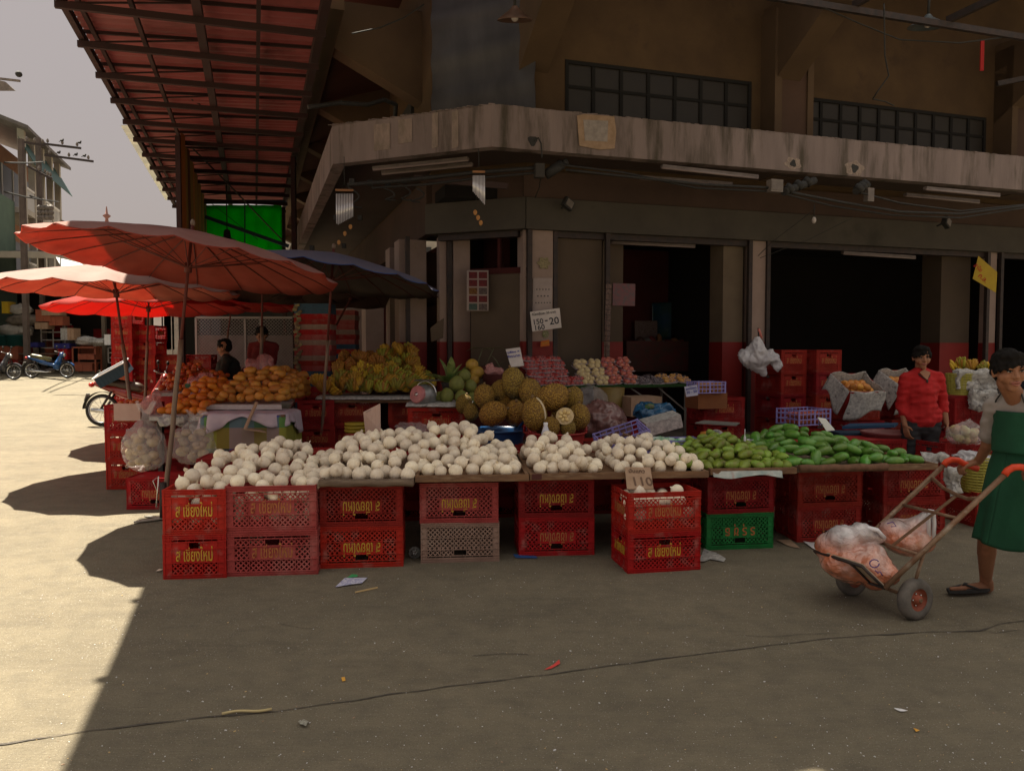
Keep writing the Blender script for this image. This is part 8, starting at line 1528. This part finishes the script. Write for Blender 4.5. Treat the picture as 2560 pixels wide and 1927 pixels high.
# --- apron wearer pushing the cart
A0 = Vector((3.02, 4.80, gz(4.8))); boy = thing('person', 'young person in a grey t-shirt and long dark green apron pushing the hand cart', 'person', A0)
def ba(u, v, y): return at(u, v, y) - A0
def lw(x, y, z): return Vector((x, y, z)) - A0
fwd = Vector((-.95, -.30, 0)).normalized(); rgt = Vector((fwd.y, -fwd.x, 0)); Rb = Matrix((fwd, rgt, Vector((0, 0, 1)))).transposed()
hcB = ba(2522, 926, 4.60); pr, face = head_build(boy, hcB, (-.10, -1, -.08), (-.06, .04, 1), 1.04, mouth_open=True)
nk = lw(3.0, 4.69, 1.31); chB = lw(3.04, 4.70, 1.10); hip = lw(3.06, 4.72, .84)
shR_ = nk + rgt * .155 + Vector((0, 0, -.06)); shL_ = nk - rgt * .155 + Vector((0, 0, -.06)); elR = ba(2470, 1112, 4.98); wrR = ba(2446, 1153, 5.13); elL = lw(3.20, 4.40, 1.0); wrL = ba(2615, 1168, 4.47)
knR = ba(2468, 1345, 4.93); anR = ba(2464, 1452, 5.05); knL = lw(3.08, 4.60, .46); anL = lw(3.34, 4.62, .20)
bod = pr + [('c', hcB + Vector((0, .02, -.07)), nk + Vector((0, 0, -.02)), .052, .058), ('e', chB, (.085, .13, .15), Rb), ('e', hip, (.09, .13, .11), Rb), ('c', shR_, shL_, .045, .045), ('c', shR_, elR, .046, .040), ('c', shL_, elL, .046, .040), ('c', elR, wrR, .038, .026), ('c', elL, wrL, .038, .026), ('c', chB, hip, .09, .10)]
bod += hand_prims(wrR, Vector((-.9, .1, -.25)), (.1, .1, -1), (-.1, 1, .2), .78, 1.0) + hand_prims(wrL, Vector((-.9, .1, -.2)), (0, .1, -1), (0, -1, .2), .8, 1.0)
bod += [('c', hip + rgt * .08, knR, .075, .058), ('c', knR, knR.lerp(anR, .35), .054, .055), ('c', knR.lerp(anR, .35), anR, .053, .034), ('c', anR + Vector((.01, 0, -.005)), ba(2470, 1468, 5.06), .036, .034), ('c', ba(2466, 1466, 5.06), ba(2410, 1470, 5.04), .034, .026)]
for k in range(5): bod.append(('c', ba(2412, 1470, 5.00 + k * .018), ba(2378 + k * 3, 1471, 4.985 + k * .022), .014, .010 if k else .013))
bod += [('c', hip - rgt * .08, knL, .075, .058), ('c', knL, knL.lerp(anL, .35), .055, .056), ('c', knL.lerp(anL, .35), anL, .052, .034), ('c', anL, anL + Vector((-.07, 0, -.10)), .036, .034), ('c', anL + Vector((-.07, 0, -.10)), anL + Vector((-.17, -.01, -.135)), .034, .026)]
for k in range(5): bod.append(('c', anL + Vector((-.16, -.045 + .02 * k, -.14)), anL + Vector((-.21, -.05 + .022 * k, -.145)), .013, .011))
soft('body', mt_skin, bod, boy, .0065, 2); face()
mt_tee = M('grey_tshirt', (.34, .30, .28), (.29, .255, .235), 9, .9, bump=.15, bsc=60)
soft('tshirt', mt_tee, [('e', chB + Vector((0, 0, .02)), (.105, .158, .19), Rb), ('e', hip + Vector((0, 0, .08)), (.105, .15, .14), Rb), ('c', shR_, shL_, .064, .064), ('c', shR_ + rgt * -.03, nk + rgt * .05 + Vector((0, 0, .005)), .058, .05), ('c', shL_ + rgt * .03, nk - rgt * .05 + Vector((0, 0, .005)), .058, .05), ('c', shR_, shR_.lerp(elR, .72), .064, .062), ('c', shL_, shL_.lerp(elL, .72), .064, .062)], boy, .009, 3, disp=wrinkle(.012, 12, 3))
mt_grn = M('dark_green_cloth', (.008, .075, .035), (.006, .055, .026), 5, .85, bump=.2, bsc=80)
rings = [(1.00, 3.045, 4.70, .165, .118), (.92, 3.045, 4.71, .178, .128), (.80, 3.04, 4.72, .195, .145), (.66, 3.03, 4.73, .202, .156), (.54, 3.02, 4.74, .206, .162), (.425, 3.01, 4.75, .208, .166)]
def skirt(a_, b_):
    t = b_ * (len(rings) - 1); i = min(int(t), len(rings) - 2); f = t - i; r0, r1 = rings[i], rings[i + 1]; z, x, y, rl, rd = [r0[k] * (1 - f) + r1[k] * f for k in range(5)]; an_ = a_ * 2 * pi
    fold = 1 + (.012 + .055 * b_) * (sin(an_ * 7 + 1.5 * b_) * .6 + sin(an_ * 11 + 2 - 2 * b_) * .4) + .03 * noise.noise(Vector((cos(an_) * 2, sin(an_) * 2, b_ * 5)))
    return Vector((x, y, z)) - A0 + fwd * cos(an_) * rd * fold + rgt * sin(an_) * rl * fold + Vector((0, 0, .012 * sin(an_ * 3) * b_))
m = MB(); m.grid(skirt, 110, 34, both=.004); m.build('apron_skirt', mt_grn, boy)
def bib(a_, b_):
    z = .985 + b_ * .245; an_ = (a_ - .5) * 2 * (1.75 - .75 * b_ ** 1.5); rd = .122 + .008 * (1 - b_); rl = .172 - .012 * b_; wv = 1 + .03 * noise.noise(Vector((a_ * 5, b_ * 6, 3))) + .015 * sin(a_ * 22 + b_ * 6)
    return Vector((3.04, 4.70, z)) - A0 + fwd * cos(an_) * rd * wv + rgt * sin(an_) * rl * wv
m = MB(); m.grid(bib, 40, 18, both=.004); m.build('apron_bib', mt_grn, boy)
for sg in (0, 1): m = MB(); s0 = bib(sg, 1); n0_ = nk + rgt * (.05 if sg else -.05); m.tube([s0, s0.lerp(n0_, .5) + fwd * .05 + Vector((0, 0, .02)), n0_ + fwd * .045 + Vector((0, 0, .055)), n0_ - fwd * .05 + Vector((0, 0, .05))], .005, 6); m.build('apron_strap', mt_blk, boy)
for (foot, lab) in ((0, 0), (1, 1)):
    fl_ = MB()
    if foot == 0:
        pts = [ba(2372, 1481, 4.97), ba(2366, 1474, 5.04), ba(2400, 1474, 5.12), ba(2470, 1476, 5.12), ba(2484, 1482, 5.06), ba(2468, 1488, 5.0), ba(2410, 1488, 4.97)]; z0 = gz(5.05) - A0.z + .022; pts = [Vector((p.x, p.y, z0)) for p in pts]
    else:
        c0 = anL + Vector((-.13, 0, 0)); pts = [Vector((c0.x + dx, c0.y + dy, .032 + dx * .25)) for dx, dy in [(-.11, -.04), (-.11, .035), (-.03, .05), (.09, .035), (.11, 0), (.09, -.035), (-.03, -.05)]]
    fl_.poly(pts[::-1], -.018); fo_ = fl_.build('flip_flop', mt_blk, boy)
    if foot == 0: m = MB(); m.tube([ba(2395, 1474, 5.05), ba(2412, 1460, 5.03), ba(2450, 1474, 4.99)], .008, 6); m.tube([ba(2395, 1474, 5.05), ba(2412, 1458, 5.05), ba(2450, 1468, 5.12)], .008, 6); m.build('strap', mt_blk, fo_)
# --- vendors in the shade at the back left
def vendor(label, u, y, heads, fdir, shirt, seated=False, s=.95):
    p = at(u, 900, y); o = thing('person', label, 'person', (p.x, y, gz(y))); b0 = o.location.copy()
    def v_(u_, v, dy=0): return at(u_, v, y + dy) - b0
    hc_ = v_(*heads); pr, face = head_build(o, hc_, fdir, (0, 0, 1), s); f = Vector(fdir).normalized(); sd = Vector((f.y, -f.x, 0)); ch = hc_ + Vector((0, 0, -.31)) - f * .05; pe = ch + Vector((0, 0, -.34)) - f * .04
    aL, aR = ch + sd * .17 + Vector((0, 0, .13)), ch - sd * .17 + Vector((0, 0, .13)); el, er = aL + Vector((0, 0, -.25)) + f * .08, aR + Vector((0, 0, -.25)) + f * .08; wl, wr = el + f * .22 + Vector((0, 0, -.02)), er + f * .22 + Vector((0, 0, -.02))
    bod = pr + [('c', hc_ + Vector((0, 0, -.07)), ch + Vector((0, 0, .14)), .05, .06), ('e', ch, (.15, .12, .18)), ('e', pe, (.14, .12, .12)), ('c', ch, pe, .12, .12), ('c', aL, el, .045, .038), ('c', aR, er, .045, .038), ('c', el, wl, .036, .026), ('c', er, wr, .036, .026)] + hand_prims(wl, f, (0, 0, -1), -sd, .5) + hand_prims(wr, f, (0, 0, -1), sd, .5)
    for sg in (-1, 1):
        h = pe + sd * .09 * sg; k_ = (h + f * .38) if seated else Vector((h.x, h.y, .46)); an = Vector((k_.x, k_.y, .06)) if seated else Vector((h.x, h.y, .06)); bod += [('c', h, k_, .08, .055), ('c', k_, an, .052, .035), ('c', an, an + f * .16, .034, .026)]
    soft('body', mt_skin, bod, o, .009, 2); face()
    soft('shirt', shirt, [('c', aL, hc_ + Vector((0, 0, -.13)) - f * .02, .06, .055), ('c', aR, hc_ + Vector((0, 0, -.13)) - f * .02, .06, .055), ('e', ch, (.165, .14, .195)), ('c', ch, pe, .14, .145), ('c', aL, aR, .065, .065), ('c', aL, aL.lerp(el, .8), .06, .055), ('c', aR, aR.lerp(er, .8), .06, .055)], o, .014, 3, disp=wrinkle(.012, 10, 4))
    tt = []; 
    for sg in (-1, 1):
        h = pe + sd * .09 * sg; k_ = (h + f * .38) if seated else Vector((h.x, h.y, .46)); an = Vector((k_.x, k_.y, .12)) if seated else Vector((h.x, h.y, .12)); tt += [('c', h, k_, .095, .075), ('c', k_, an, .07, .06)]
    soft('trousers', M('black_jeans', (.018, .018, .02)), tt + [('e', pe, (.155, .135, .12))], o, .014, 3)
vendor('vendor with short dark hair and a dark shirt, seen from the side between the poles', 563, 10.6, (560, 868, 0), (-1, -.25, -.12), M('dark_olive_shirt', (.02, .02, .016), (.03, .028, .02), 6, .9))
vendor('vendor in a dark red shirt standing behind the golden mangoes', 660, 11.0, (654, 836, 0), (-.2, -1, -.2), M('dark_red_shirt', (.16, .012, .012), (.12, .01, .01), 6, .9))
vendor('person in dark clothes reaching past the banana basket at the right edge', 2560, 8.9, (2580, 905, 0), (-1, -.1, -.2), M('navy_shirt', (.012, .015, .025)))
